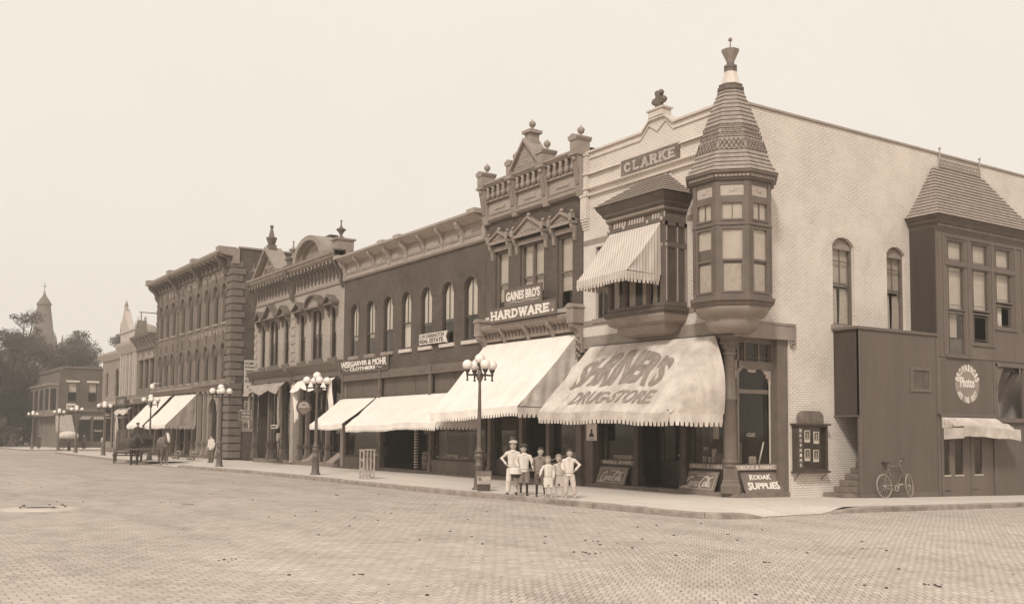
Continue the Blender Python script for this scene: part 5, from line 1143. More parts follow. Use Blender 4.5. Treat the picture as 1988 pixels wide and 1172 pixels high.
for k in range(20):
    a0, a1 = pi*k/20, pi*(k+1)/20
    for r0, r1, dd in ((1.72, 2.15, .62), (1.5, 1.74, .35)):
        mb.hexa([(-31.9+r*cos(a), d_, 11.44+r*.62*sin(a)) for d_ in (-.5, dd) for a, r in ((a0, r0), (a1, r0), (a1, r1), (a0, r1))])
mb.build('arch_moulding', 'trim_mid', ap)
mb = MB(FRONT); mb.box(-28.75, -28.05, -.5, .45, 11.46, 12.0); mb.box(-28.85, -27.98, -.6, .55, 12.0, 12.1); mb.build('parapet_block', 'trim_mid', L2); urn(L2, -28.4, .1, 12.1, 1.15, 'urn_finial', 'trim_brown', False)
# shop fronts of the pair
shopfront(L1, -41.85, -35.45, 4.75, (-39.6, -38.2), base=.5, wd=.8, rec=.9, step=.14)
shopfront(L2, -34.9, -28.4, 4.75, (-32.4, -31.0), base=.5, wd=.8, rec=.9, step=.16)
for u in (-41.8, -39.1, -36.9): posts(L1, FRONT, u, -.1, .14, 4.75, .26, m='trim_brown')
for u in (-34.6, -33.5, -30.6): posts(L2, FRONT, u, -.3, .16, 4.75, .24, m='trim_brown')
mb = MB(FRONT); mb.box(-35.42, -34.92, -.3, .03, 0, 4.75); mb.build('brick_pier', 'brick_light', L2)
for x in (-33.0, -29.5):
    mb = MB(FRONT); mb.prism([(-.8, .16), (.0, .16), (-.8, .75)], x-.7, x+.3, 'u'); mb.build('cellar_hatch', 'stone_grey', L2)
# draped cloths of rolled awnings
def drape(name, label, u0, u1, z, m, tails, seed):
    t = thing(name, label, 'awning', ((u0+u1)/2, -.5, z))
    mb = MB(FRONT); mb.grid(lambda s, q: (u0+(u1-u0)*s, .15+.55*q+.04*sin(s*30+seed), z-.1*q-.35*q*q-.25*q*abs(sin(s*pi*2.2+seed))+.03*noise.noise(Vector((s*12, q*3, seed)))), 60, 8); mb.build('cloth_top', m, t, norm=False)
    for a, L_ in tails:
        mb = MB(FRONT); w = .42
        mb.grid(lambda s, q: (a+(s-.5)*w*(1-.3*q)+.08*sin(q*5+seed), .45+.08*sin(s*20+seed)-.1*q, z-.25-L_*q*(1-.12*s)), 20, 12); mb.build('hanging_cloth', m, t, norm=False)
    return t
drape('draped_grey_awning', 'grey cloth awning looped up in swags over the pediment storefront', -41.9, -36.0, 4.75, 'canvas_grey', [(-41.4, 2.6), (-36.2, 2.5)], 1)
drape('draped_white_awning', 'white cloth awning gathered up with long tails over the arched pediment storefront', -33.9, -28.6, 4.72, 'canvas_white', [(-33.7, 2.2), (-28.75, 2.0)], 4)
# hanging trade signs and scales in front of the pair
t = thing('hanging_round_sign', 'round clock shaped trade sign hanging on the second lamp post from the corner', 'sign', (-20.55, -4.9, 2.55))
cR, cc = .30, (-20.5, -4.95)
F2 = ((-20.35, -4.9, 0), (.55, .83, 0), (.83, -.55, 0))
mb = MB(F2); mb.prism([(-.3+.33*cos(2*pi*k/28), 2.88+.33*sin(2*pi*k/28)) for k in range(28)], -.05, .05); dk = mb.build('disc', 'sign_dark', t)
mb = MB(F2); mb.prism([(-.3+.27*cos(2*pi*k/28), 2.88+.27*sin(2*pi*k/28)) for k in range(28)], .051, .056); fc = mb.build('face', 'sign_worn', dk)
mb = MB(F2); text(mb, 'OSTEOPATH', -.52, -.08, 2.88, 2.96, .058, .004, .01); text_arc(mb, 'DR.W.M.', -.3, 2.88, .2, .2, pi*.85, pi*.15, .07, .058); mb.build('lettering', 'letter_white', dk)
mb = MB(F2); mb.tube([(-.3, 0, 3.2), (-.3, 0, 3.45)], .015, 5); mb.tube([(-.3, 0, 3.45), (.3, 0, 3.45)], .015, 5); mb.build('hanger', 'iron_dark', t)
board('tailor_sign', 'dark hanging board on a pole before the grey draped awning', ((-38.2, -1.6, 0), (1, 0, 0), (0, -1, 0)), -1.6, .6, 2.55, 3.05, 0, 'sign_dark', [('WEST SIDE', .2, .9, .55, .9), ('TAILORING', .2, .9, .12, .45)], 'letter_faded', frame='trim_mid')
board('small_white_sign', 'narrow white board at eye height left of the light brick pier', ((-36.6, -.6, 0), (1, 0, 0), (0, -1, 0)), -.4, .6, 2.0, 2.22, 0, 'sign_light', [('LUNCH ROOM', .08, .92, .2, .8)], 'letter_dark')
t = thing('weighing_scale', 'iron penny scale with a round head on the pavement before the light brick pier', 'scale', (-35.4, -.75, 0))
mb = MB(); mb.box(-35.85, -35.1, -1.05, -.5, 0, .12); mb.box(-35.75, -35.2, -.98, -.57, .12, .17); mb.build('platform', 'iron', t)
mb = MB(); mb.tube([(-35.3, -.75, .15), (-35.3, -.75, 1.35)], [.08, .055], 8); mb.build('column', 'iron', t)
mb = MB(); mb.prism([(-35.32+.2*cos(2*pi*k/16), 1.5+.24*sin(2*pi*k/16)) for k in range(16)], -.81, -.69); mb.build('head', 'moulding_grey', t)

# ================================================================ three storey block
K = thing('three_storey_block', 'tall three storey brick block with long hooded windows and heavy bracketed cornice', 'building', (-56.6, 5, 0))
UX = [-65.0, -63.22, -61.28, -58.65, -56.52, -54.43, -52.32, -50.24, -48.28]
hw_ = .47
mb = MB(FRONT); mb.wall(-66.6, -46.7, 5.2, 13.4, [(u-hw_, u+hw_, 5.42, 7.5, .47) for u in UX]+[(u-hw_, u+hw_, 9.42, 11.66, .47) for u in UX], -.4, 0, 10); mb.build('front_wall', 'brick_mid', K)
mb = MB(FRONT); mb.box(-47.0, -46.7, -16, -.41, -.4, 14.4); mb.build('alley_wall', 'brick_dark', K); mb = MB(FRONT); mb.box(-46.99, -46.62, -16, -.41, 14.4, 14.52); mb.build('wall_coping', 'stone_grey', K)
mb = MB(FRONT); mb.box(-66.6, -66.3, -16, -.41, -.4, 14.0); mb.box(-66.3, -47, -16, -15.7, -.4, 14.0); mb.build('rear_wall', 'brick_brown', K)
mb = MB(FRONT); mb.box(-66.3, -47.0, -15.7, -.41, 13.4, 13.6); mb.box(-66.3, -47.0, -15.7, -.41, 8.9, 9.1); mb.box(-66.3, -47.0, -15.7, -.41, 4.9, 5.1); mb.build('roof', 'slate', K)
for i, u in enumerate(UX):
    for z0, z1, lo in ((5.42, 7.5, True), (9.42, 11.66, False)):
        w_ = sash_window(K, FRONT, u-hw_, u+hw_, z0, z1, dep=.2, rise=.47, frame='sash_dark', vbar=0, mull=0, blind=(.5 if (i*3+lo) % 4 else .2), sill='stone_grey', fw=.07, blindmat='curtain')
        mb = MB(FRONT)
        for k in range(12):
            p0, p1 = pi*k/12, pi*(k+1)/12; mb.hexa([(u+r*cos(a), d_, z1+r*sin(a)) for d_ in (-.02, .10) for a, r in ((p0, .48), (p1, .48), (p1, .66), (p0, .66))])
        mb.box(u-.07, u+.07, -.02, .13, z1+.6, z1+1.25)
        for sg_ in (-1, 1): mb.box(u+sg_*.6-.13, u+sg_*.6+.13, -.02, .16, z1-.2, z1); mb.box(u+sg_*.6-.09, u+sg_*.6+.09, -.02, .12, z1-.4, z1-.2)
        mb.build('window_hood', 'brick_mid', w_)
mb = MB(FRONT)
for k in range(16):
    z = 5.6+k*.5
    for u0, u1 in ((-47.95, -46.66), (-60.4, -59.85), (-66.62, -66.1)): e = .12 if k % 2 else 0; mb.box(u0+e, u1, -.02 if u1 > -47 else -.01, .07, z, z+.4)
    mb.box(-46.72, -46.63, -.9+(.2 if k % 2 else 0), -.0, z, z+.4)
for k in range(10): mb.box(-47.9+(.1 if k % 2 else 0), -46.66, -.05, .09, .0+k*.52, .44+k*.52); mb.box(-46.72, -46.6, -.8, .088, k*.52, .44+k*.52)
mb.build('quoins', 'brick_mid', K)
mb = MB(FRONT); moulding(mb, [(-.4, 13.3), (.1, 13.3), (.1, 13.42), (.06, 13.45), (.06, 13.8), (.55, 13.85), (.85, 13.95), (.92, 14.05), (.95, 14.22), (-.4, 14.35)], -66.75, -46.55); kc = mb.build('cornice', 'trim_mid', K)
for k in range(20):
    u = -66.3+k*1.02; mb = MB(FRONT); big = k % 6 == 0; bracket(mb, u, 13.9, 13.3 if not big else 12.7, .7 if not big else .85, .18 if not big else .3); mb.build('bracket', 'trim_brown', kc)
for u in (-66.3, -59.7, -53.2, -46.95): mb = MB(FRONT); mb.box(u-.35, u+.35, -.2, 1.05, 14.0, 14.42); mb.build('cornice_break', 'trim_mid', kc)
mb = MB(FRONT); text(mb, 'FIELD & DOUGLASS', -64.6, -48.9, 12.65, 13.15, .0, .012, .03, space=1.5); text(mb, 'UNIVERSITY', -56.6, -47.8, 8.62, 9.0, .0, .012, .02, space=1.6); mb.build('wall_lettering', 'letter_faded', K)
mb = MB(FRONT); moulding(mb, [(-.3, 4.7), (.05, 4.7), (.1, 4.95), (.35, 5.05), (.4, 5.2), (-.3, 5.25)], -66.6, -46.65); mb.box(-66.4, -54.2, .4, .44, 4.98, 5.12); mb.build('shop_cornice', 'trim_mid', K)
shopfront(K, -66.3, -54.0, 4.7, (-61.0, -59.6), base=.5, wd=.5, rec=.8, step=.1); shopfront(K, -53.9, -47.9, 4.7, (-51.3, -49.4), base=.6, wd=.5, rec=.8, step=.1)
for u in (-66.2, -63.6, -61.1, -59.5, -57.2, -55.4, -54.0, -52.6, -51.5, -49.2): posts(K, FRONT, u, -.1, .1, 4.7, .3, m='trim_mid')
mb = MB(FRONT)
for k in range(12): a0, a1 = pi*k/12, pi*(k+1)/12; mb.hexa([(-50.35+r*cos(a), d_, 3.2+r*sin(a)) for d_ in (-.1, .06) for a, r in ((a0, .95), (a1, .95), (a1, 1.2), (a0, 1.2))])
mb.build('arched_doorway', 'trim_mid', K)
mb = MB(FRONT); mb.tube([(-66.3, -.1, 11.7), (-66.5, 1.5, 11.75)], .035, 6); mb.build('flag_pole', 'iron_dark', K)
mb = MB(FRONT); mb.ball((-64.6, .7, 5.45), .22, 14, 10); mb.tube([(-64.6, .0, 5.7), (-64.6, .7, 5.7)], .03); gl_ = mb.build('globe_lamp', 'globe_glass', K)
# painted advertisements and posters on the alley wall
AW = ((-46.7, 0, 0), (0, 1, 0), (1, 0, 0))
t, b = board('circus_poster', 'tall ragged white poster with dates pasted high on the alley wall', AW, .95, 2.45, 4.2, 6.7, .03, 'sign_light', [('JULY', .05, .70, .52, .64, dict(bold=.05)), ('THURSDAY', .05, .66, .67, .73), ('FAMOUS', .04, .96, .78, .83), ('CIRCUS', .04, .96, .87, .95, dict(bold=.03)), ('CIRCUS', .04, .96, .39, .47, dict(bold=.03)), ('JULY', .25, .85, .04, .15, dict(bold=.04)), ('THURSDAY', .12, .8, .22, .29)], 'letter_dark', th=.02)
mb = MB(AW); mb.box(.8, 2.9, -.01, .005, 1.98, 2.75); mb.box(1.0, 2.9, -.01, .005, 2.75, 3.9); mb.box(.6, 2.9, -.01, .005, 1.8, 1.98); wp = mb.build('painted_advert', 'letter_faded', K)
mb = MB(AW); text(mb, 'J. G.', 1.08, 1.8, 3.42, 3.75, .006, .01, .03); text(mb, 'INSURANCE', 1.0, 2.7, 2.05, 2.40, .006, .01, .03); text(mb, 'AND', 1.65, 2.1, 2.5, 2.68, .006, .01, .02); text(mb, 'REAL', 1.05, 1.75, 2.80, 3.05, .006, .01, .03); mb.build('lettering', 'letter_dark', wp)
board('hotel_sign', 'small black board with two lines of pale writing projecting at the alley wall', ((-46.7, 0, 0), (0, 1, 0), (1, 0, 0)), .55, 1.6, 3.0, 3.35, .25, 'sign_dark', [('WELLINGTON', .08, .92, .55, .85), ('HOTEL', .3, .7, .12, .42)], 'letter_white')
for i, x in enumerate((-51.4, -47.7+.1)):
    for lv in range(3):
        for k in range(7-lv):
            mb = MB(); mb.ball((x-.9+.26*k+.13*lv+.05*sin(k*7), -2.2+.1*lv+.08*sin(k*5+lv), .12-.16+.19*lv+.02*sin(k*3)), .11+.02*sin(k*11), 9, 7, (1.1, 1, .9)); tag(mb.build('melon', 'melon'), 'melon in one of the two low heaps on the pavement before the three storey block', 'melon', 'melons heaped on the pavement')
# ================================================================ next shops of the row
N1 = thing('small_dark_building', 'small dark brick shop with three narrow pointed windows left of the three storey block', 'building', (-70, 5, 0))
nw = [(-72.2, -71.0), (-70.3, -69.1), (-68.4, -67.2)]
mb = MB(FRONT); mb.wall(-73.1, -66.62, 4.8, 8.9, [(a, b, 5.5, 8.0, 0) for a, b in nw], -.36, 0); mb.build('front_wall', 'brick_mid', N1)
shell(N1, FRONT, -73.1, -66.62, 14, 10.0, 'brick_brown', 4.6)
for a, b in nw:
    w_ = sash_window(N1, FRONT, a, b, 5.5, 8.0, dep=.2, frame='sash_dark', blind=.3)
    mb = MB(FRONT); m = (a+b)/2; mb.prism([(a-.15, 8.02), (b+.15, 8.02), (b+.15, 8.15), (m, 8.65), (a-.15, 8.15)], -.02, .14); mb.build('window_hood', 'stone_grey', w_)
mb = MB(FRONT); moulding(mb, [(-.3, 8.9), (.1, 8.9), (.15, 9.1), (.5, 9.8), (.7, 9.9), (.75, 10.1), (-.3, 10.2)], -73.2, -66.7); c = mb.build('cornice', 'trim_brown', N1)
for k in range(6): mb = MB(FRONT); bracket(mb, -72.8+k*1.15, 9.85, 9.0, .6, .2); mb.build('bracket', 'trim_mid', c)
mb = MB(FRONT); mb.prism([(-73.0, 10.2), (-70.6, 10.2), (-71.8, 11.6)], -.3, .4); mb.tube([(-71.8, .1, 11.5), (-71.8, .1, 12.3)], .05, 5); mb.build('gablet', 'trim_brown', N1)
mb = MB(FRONT); moulding(mb, [(-.3, 4.2), (.1, 4.2), (.4, 4.6), (.4, 4.75), (-.3, 4.8)], -73.1, -66.65); mb.build('shop_cornice', 'trim_mid', N1)
shopfront(N1, -73.0, -66.7, 4.2, (-70.6, -69.2), base=.5, wd=.3, rec=.8)
N2 = thing('ornate_white_building', 'pale ornate corner building with a steep gable and a rounded dome far down the row', 'building', (-80, 5, 0))
ww = [(-78.3, -77.3), (-76.7, -75.9), (-75.2, -74.3)]; w2 = [(-82.1, -80.2)]; w3 = [(-86.2, -85.0)]
mb = MB(FRONT); mb.wall(-79.2, -73.12, 4.6, 9.6, [(a, b, 5.3, 8.0, 0) for a, b in ww], -.36, 0); mb.wall(-87.6, -79.2, 4.2, 9.0, [(a, b, 5.1, 7.0, .8) for a, b in w2]+[(a, b, 5.1, 7.5, 0) for a, b in w3], -.36, 0)
mb.build('front_wall', 'brick_pale', N2); shell(N2, FRONT, -87.6, -73.12, 14, 9.4, 'brick_pale', 4.4)
for a, b in ww+w3: sash_window(N2, FRONT, a, b, 5.3, 7.9 if a > -80 else 7.5, dep=.2, frame='sash_dark', blind=.3)
sash_window(N2, FRONT, -82.1, -80.2, 5.1, 7.0, dep=.2, rise=.8, frame='sash_dark', mull=1, blind=.3)
mb = MB(FRONT)
for u in (-79.1, -78.0, -77.0, -75.6, -74.2, -73.4): mb.box(u-.15, u+.15, -.02, .16, 5.0, 9.0)
moulding(mb, [(-.3, 8.9), (.2, 8.95), (.6, 9.6), (.7, 9.9), (-.3, 10.0)], -79.3, -73.1); moulding(mb, [(-.3, 8.6), (.15, 8.7), (.5, 9.2), (.55, 9.4), (-.3, 9.45)], -87.8, -79.3); mb.box(-79.2, -73.2, -.2, .2, 10.0, 10.9); mb.box(-79.3, -73.1, -.3, .3, 10.9, 11.05); moulding(mb, [(-.3, 4.2), (.2, 4.3), (.3, 4.6), (-.3, 4.65)], -87.6, -73.15)
mb.build('cornice', 'pale_trim', N2)
mb = MB(FRONT); mb.prism([(-79.0, 11.05), (-75.6, 11.05), (-77.9, 13.2)], -.3, .25); mb.box(-78.1, -77.7, -.1, .2, 13.0, 13.5); mb.lathe([(.2, 13.5), (.0, 14.2)], -77.9, .05, 8); mb.build('gable', 'pale_trim', N2)
mb = MB(FRONT); mb.lathe([(.3, 11.05), (.3, 11.9), (.0, 12.8)], -79.1, .0, 8); mb.lathe([(.25, 11.05), (.25, 11.5), (.0, 12.2)], -73.4, .0, 8); mb.build('pinnacle', 'pale_trim', N2)
mb = MB(); mb.lathe([(2.2, 9.4), (2.3, 10.2), (2.15, 11.0), (1.6, 11.9), (.9, 12.4), (.2, 12.6), (.1, 13.3)], -84.2, 3.2, 24); mb.build('dome', 'stone_grey', N2)
shopfront(N2, -87.4, -79.4, 4.2, (-84.2, -83.0), m='trim_mid', base=.5, wd=.3, rec=.8); shopfront(N2, -79.1, -73.2, 4.2, (-76.9, -75.6), m='trim_mid', base=.5, wd=.3, rec=.8)
board('far_shop_sign', 'dark sloping name board over the ornate white shop', FRONT, -78.6, -74.3, 4.0, 4.9, .6, 'sign_dark', [('CAFE', .2, .8, .25, .75)], 'letter_faded')
drape('far_white_awning', 'dull white awning rolled up over the ornate far shop', -78.9, -73.6, 3.9, 'canvas_cream', [(-78.6, 2.2)], 9)
# ---- brick corner building beyond the cross street
FX = -120.0; N3 = thing('far_brick_corner_building', 'dark two storey brick building at the far street corner with two pale window lintels', 'building', (FX-8, 0, -.5))
FE = ((FX, 0, 0), (0, 1, 0), (1, 0, 0)); sc = (-FX+21.03)/(92.03+21.03)
def fy(y): return (y+21.8)*sc-21.8
def fz(z): return (z-1.85)*sc+1.85
y0 = fy(-3.3)
fw2 = [(fy(-2.5), fy(-1.6)), (fy(-.5), fy(.35))]
mb = MB(FE); mb.wall(y0, 14, -.5, fz(8.25), [(a, b, fz(4.75), fz(6.75), 0) for a, b in fw2]+[(fy(-1.3), fy(-.1), .3, 3.1, 0), (fy(.1), fy(1.3), .3, 3.1, 0)], -.4, 0); mb.build('street_wall', 'brick_dark', N3)
for a, b in fw2:
    w_ = sash_window(N3, FE, a, b, fz(4.75), fz(6.75), dep=.15, blind=.52, frame='sash_dark'); mb = MB(FE); mb.box(a-.25, b+.25, -.02, .12, fz(6.78), fz(6.98)); mb.build('lintel', 'stone_white', w_)
mb = MB(); mb.box(FX-24, FX-.01, y0+.01, y0+.4, 3.6, fz(7.9)); mb.box(FX-24, FX-.4, 13.7, 14, -.5, fz(7.9)); mb.box(FX-24, FX-23.7, y0+.4, 13.7, -.5, fz(7.9)); mb.box(FX-23.6, FX-.5, y0+.5, 13.6, fz(7.4), fz(7.6)); mb.build('side_wall', 'brick_mid', N3)
mb = MB(); mb.box(FX-24, FX+.15, y0-.12, y0+.3, fz(8.0), fz(8.35)); mb.box(FX-.3, FX+.15, y0+.3, 14, fz(8.252), fz(8.42)); mb.build('coping', 'trim_brown', N3)
mb = MB(FE); mb.box(y0, 14, .0, .25, fz(3.75), fz(4.0)); mb.build('shop_lintel', 'trim_brown', N3)
mb = MB(FE); mb.box(y0+.1, 13.9, -1.4, -1.2, -.4, 3.5); mb.build('shop_interior', 'interior', N3)
for k in range(5):
    u = FX-3-4.4*k; mb = MB(); mb.box(u-1.5, u+1.5, y0-1.0, y0, 3.9, 7.6); mb.box(u-1.7, u+1.7, y0-1.2, y0, 7.6, 7.9); mb.box(u-1.6, u+1.6, y0-1.1, y0, 3.6, 3.9); o = mb.build('oriel', 'trim_mid', N3)
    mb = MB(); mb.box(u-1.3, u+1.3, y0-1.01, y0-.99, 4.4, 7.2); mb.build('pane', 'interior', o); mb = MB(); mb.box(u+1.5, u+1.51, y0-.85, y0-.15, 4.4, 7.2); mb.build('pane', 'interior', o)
mb = MB()
for k in range(12): mb.box(FX-1-2*k-.2, FX-1-2*k+.2, y0-.2, y0+.3, -.5, 3.6)
mb.build('shop_columns', 'trim_mid', N3)
mb = MB(); mb.box(FX-24, FX-.5, y0+.5, y0+.6, -.5, 3.6); mb.build('shop_back', 'interior', N3)
mb = MB(FE); mb.box(fy(-1.35), fy(-.15), .0, .05, 3.15, 3.65)
o = mb.build('transom_band', 'sign_dark', N3); mb = MB(FE)
for k in range(7): a = fy(-1.3)+k*.17; mb.prism([(a, 3.2), (a+.08, 3.2), (a+.5, 3.6), (a+.42, 3.6)], .05, .06)
mb.build('slanted_stripes', 'cream_paint', o)
mb = MB(FE); mb.box(fy(.1), fy(1.2), .0, .05, 3.15, 3.65); o = mb.build('transom_band', 'sign_dark', N3); mb = MB(FE)
for k in range(7): mb.box(fy(.15)+k*.18, fy(.15)+k*.18+.09, .05, .06, 3.22, 3.6)
mb.build('upright_stripes', 'cream_paint', o)
mb = MB(FE); text(mb, 'Ansco', fy(.2), fy(1.0), 1.6, 1.9, .0, .02, .02); mb.build('window_lettering', 'letter_worn', N3)
FA = ((FX, 0, 0), (0, 1, 0), (1, 0, 0))
t = thing('far_corner_awning', 'dull grey awning on the far brick corner building', 'awning', (FX, fy(-2.6), 3.6))
def sl(s, q): return (fy(-3.6)+(fy(-2.05)-fy(-3.6))*(s*(1-.0*q))-.3*q*(1-s), 2.4*q+.1, 3.75-2.0*q)
mb = MB(FA); mb.grid(sl, 12, 8); mb.grid(lambda s, q: (sl(s, 1)[0], sl(s, 1)[1], sl(s, 1)[2]-.3*q), 12, 2); mb.build('canvas', 'canvas_grey', t, norm=False)
mb = MB(FA); mb.grid(lambda s, q: (fy(-2.05), .1+2.4*s, 3.75-2.0*s*1-(2.0-2.0*s)*q*1.0-.3*q), 8, 6); mb.build('side_curtain', 'canvas_grey', t, norm=False)
t, b = board('far_white_notice', 'small white notice board under the far left window with pale lintel', FE, fy(-2.6), fy(-1.7), fz(3.95), fz(4.55), .1, 'sign_light', [('ROOMS', .1, .9, .3, .75)], 'letter_dark')

# ================================================================ church
CHP = Vector((-238, 16.5, 0)); ch = thing('church', 'tall church steeple with a capped tapering spire rising hazily behind the trees', 'church', tuple(CHP))
def fr_c(mb): return mb
mb = MB(((CHP.x, CHP.y, 0), (.81, .58, 0), (-.58, .81, 0)))
mb.box(-3.3, 3.3, -3.3, 3.3, -1, 19.5); mb.box(3.3, 4.6, -1.4, 1.4, -1, 20.5) ; tw = mb.build('tower', 'stone_dark', ch)
mb = MB(((CHP.x, CHP.y, 0), (.81, .58, 0), (-.58, .81, 0))); mb.box(-12, 3.6, -9, 9, -1, 14); mb.prism([(-9.4, 14), (9.4, 14), (0, 21)], -12, 0, 'u'); mb.build('nave', 'stone_dark', ch)
mb = MB(); mb.lathe([(3.3, 18.6), (3.15, 19.6), (2.45, 25), (2.3, 25.05), (1.5, 31.0), (1.4, 31.3)], CHP.x, CHP.y, 8, pi/8); mb.build('spire', 'slate', ch)
mb = MB(); mb.lathe([(1.4, 31.0), (1.75, 31.2), (1.7, 31.45), (1.0, 32.6), (.5, 33.3), (.3, 33.8), (.12, 34.5)], CHP.x, CHP.y, 8, pi/8); mb.tube([(CHP.x, CHP.y, 34.0), (CHP.x, CHP.y, 36.6)], .07, 5); mb.box(CHP.x-.35, CHP.x+.35, CHP.y-.06, CHP.y+.06, 35.6, 35.75); mb.box(CHP.x-.06, CHP.x+.06, CHP.y-.35, CHP.y+.35, 35.6, 35.75); mb.build('spire_cap', 'slate', ch)
mb = MB(((CHP.x, CHP.y, 0), (.81, .58, 0), (-.58, .81, 0)))
for u, d in ((-3.0, -3.0), (3.0, -3.0), (3.0, 3.0), (-3.0, 3.0), (3.9, 0)): mb.lathe([(.6, 19.0), (.55, 21.2), (.0, 24.6)], u, d, 4, pi/4)
mb.build('pinnacle', 'stone_dark', ch)

# ================================================================ trees
def tree(x, y, h, w, seed, label, zb=-.3, trunk_h=.28, leaves=5200, lm='leaf_dark', leaf=.42, group=None, shape=1.0):
    rr = random.Random(seed); t = thing('tree', label, 'tree', (x, y, zb), group)
    mb = MB(); hh = h*trunk_h; r0 = h*.028
    mb.tube([(x, y, zb-.5), (x+.1, y, zb+hh*.5), (x, y+.1, zb+hh), (x+.2, y, zb+h*.7)], [r0*1.3, r0, r0*.8, r0*.25], 8)
    lobes = []
    for k in range(26):
        a = rr.uniform(0, 2*pi); q = rr.random()**.7; e = rr.uniform(.16, .97); wid = w*.5*(1-abs(e-.45)**1.6*1.1*shape)
        c = Vector((x+cos(a)*q*wid*.75, y+sin(a)*q*wid*.75, zb+h*e*.93)); rad = w*rr.uniform(.15, .25)*(1.15-.45*e); lobes.append((c, rad))
        b = Vector((x, y, zb+min(h*.7, hh+(c.z-zb-hh)*.45))); mb.tube([tuple(b), tuple(b.lerp(c, .5)+Vector((0, 0, -.2))), tuple(c)], [r0*.4, r0*.25, r0*.08], 5)
    mb.build('trunk', 'bark', t)
    for k in range(22):
        c, rad = rr.choice(lobes[:26]); d = Vector((rr.gauss(0, 1), rr.gauss(0, 1), rr.gauss(.3, .8))).normalized(); lobes.append((c+d*rad*1.05, rad*rr.uniform(.3, .55)))
    tot = sum(r_**2 for _, r_ in lobes); vs = []; fs = []
    for c, rad in lobes:
        for _ in range(int(leaves*rad**2/tot)):
            d = Vector((rr.gauss(0, 1), rr.gauss(0, 1), rr.gauss(0, 1))).normalized(); p = c+Vector((d.x, d.y, d.z*.85))*rad*(rr.random()**.35)*rr.uniform(.8, 1.15)
            n_ = (d+Vector((rr.gauss(0, .6), rr.gauss(0, .6), rr.gauss(0, .6)))).normalized(); a1 = n_.orthogonal().normalized(); a2 = n_.cross(a1); s = leaf*rr.uniform(.45, 1.1)
            w_ = rr.uniform(0, 6); u = a1*cos(w_)+a2*sin(w_); v = a2*cos(w_)-a1*sin(w_); b = len(vs)
            vs += [p+u*s*.55, p+v*s*.33+n_*s*.1, p-u*s*.5, p-v*s*.33+n_*s*.08]; fs.append((b, b+1, b+2, b+3))
    mb = MB(); mb.add([tuple(v) for v in vs], fs); mb.build('crown', lm, t, norm=False)
    return t
G_ = 'trees massed behind the far corner'
specs = [(-128, -22, 19, 13, 'leaf_mid', 'bushy tree cut by the left edge of the picture'), (-132, -11.5, 24, 12, 'leaf_dark', 'tall tree with a ragged top at the far left, nearest to the picture edge'), (-150, -8, 26, 12, 'leaf_mid', 'second tall tree from the left, touching the steeple with its top'),
         (-160, 2, 24, 13, 'leaf_dark', 'dense tree standing directly before the steeple base'), (-142, -3, 19, 13, 'leaf_dark', 'low broad tree filling the gap below the steeple'), (-172, 12, 20.5, 11, 'leaf_mid', 'pointed tree just right of the steeple'),
         (-172, 20, 22.5, 11, 'leaf_dark', 'feathery topped tree above the middle of the far brick building'), (-172, 28, 22.5, 11, 'leaf_mid', 'feathery topped tree above the right end of the far brick building'), (-172, 37, 20, 12, 'leaf_dark', 'tree showing beside the pale dome'),
         (-150, -18, 25, 13, 'leaf_dark', 'dark tree in the second rank at the far left'), (-158, 9, 18, 13, 'leaf_mid', 'low tree behind the left end of the far brick building'), (-160, 18, 17, 13, 'leaf_dark', 'low rounded tree rising just over the far brick roof'), (-160, 29, 17, 13, 'leaf_mid', 'low tree over the right part of the far brick roof')]
for i, (x, y, h, w, lm, lb) in enumerate(specs): tree(x, y, h, w, 50+i, lb, lm=lm, group=G_, leaves=24000, leaf=.38, zb=-.7)
mb = MB(); R5 = random.Random(5); vs = []; fs = []
for k in range(14000):
    x = R5.uniform(-180, -126); y = -20+R5.uniform(-8, 62)*(.9); z = R5.uniform(-.3, 5.5)*(.7+.3*sin(y*.7)); p = Vector((x, y, z)); u = Vector((R5.gauss(0, 1), R5.gauss(0, 1), R5.gauss(0, 1))).normalized()*.5; v = u.orthogonal().normalized()*.3; b = len(vs)
    if -147 < x and y > -2: continue
    vs += [tuple(p+u), tuple(p+v), tuple(p-u), tuple(p-v)]; fs.append((b, b+1, b+2, b+3))
mb.add(vs, fs); tag(mb.build('undergrowth', 'leaf_dark', norm=False), 'dark hedge and bushes filling the ground under the far trees', 'undergrowth', kind='stuff')
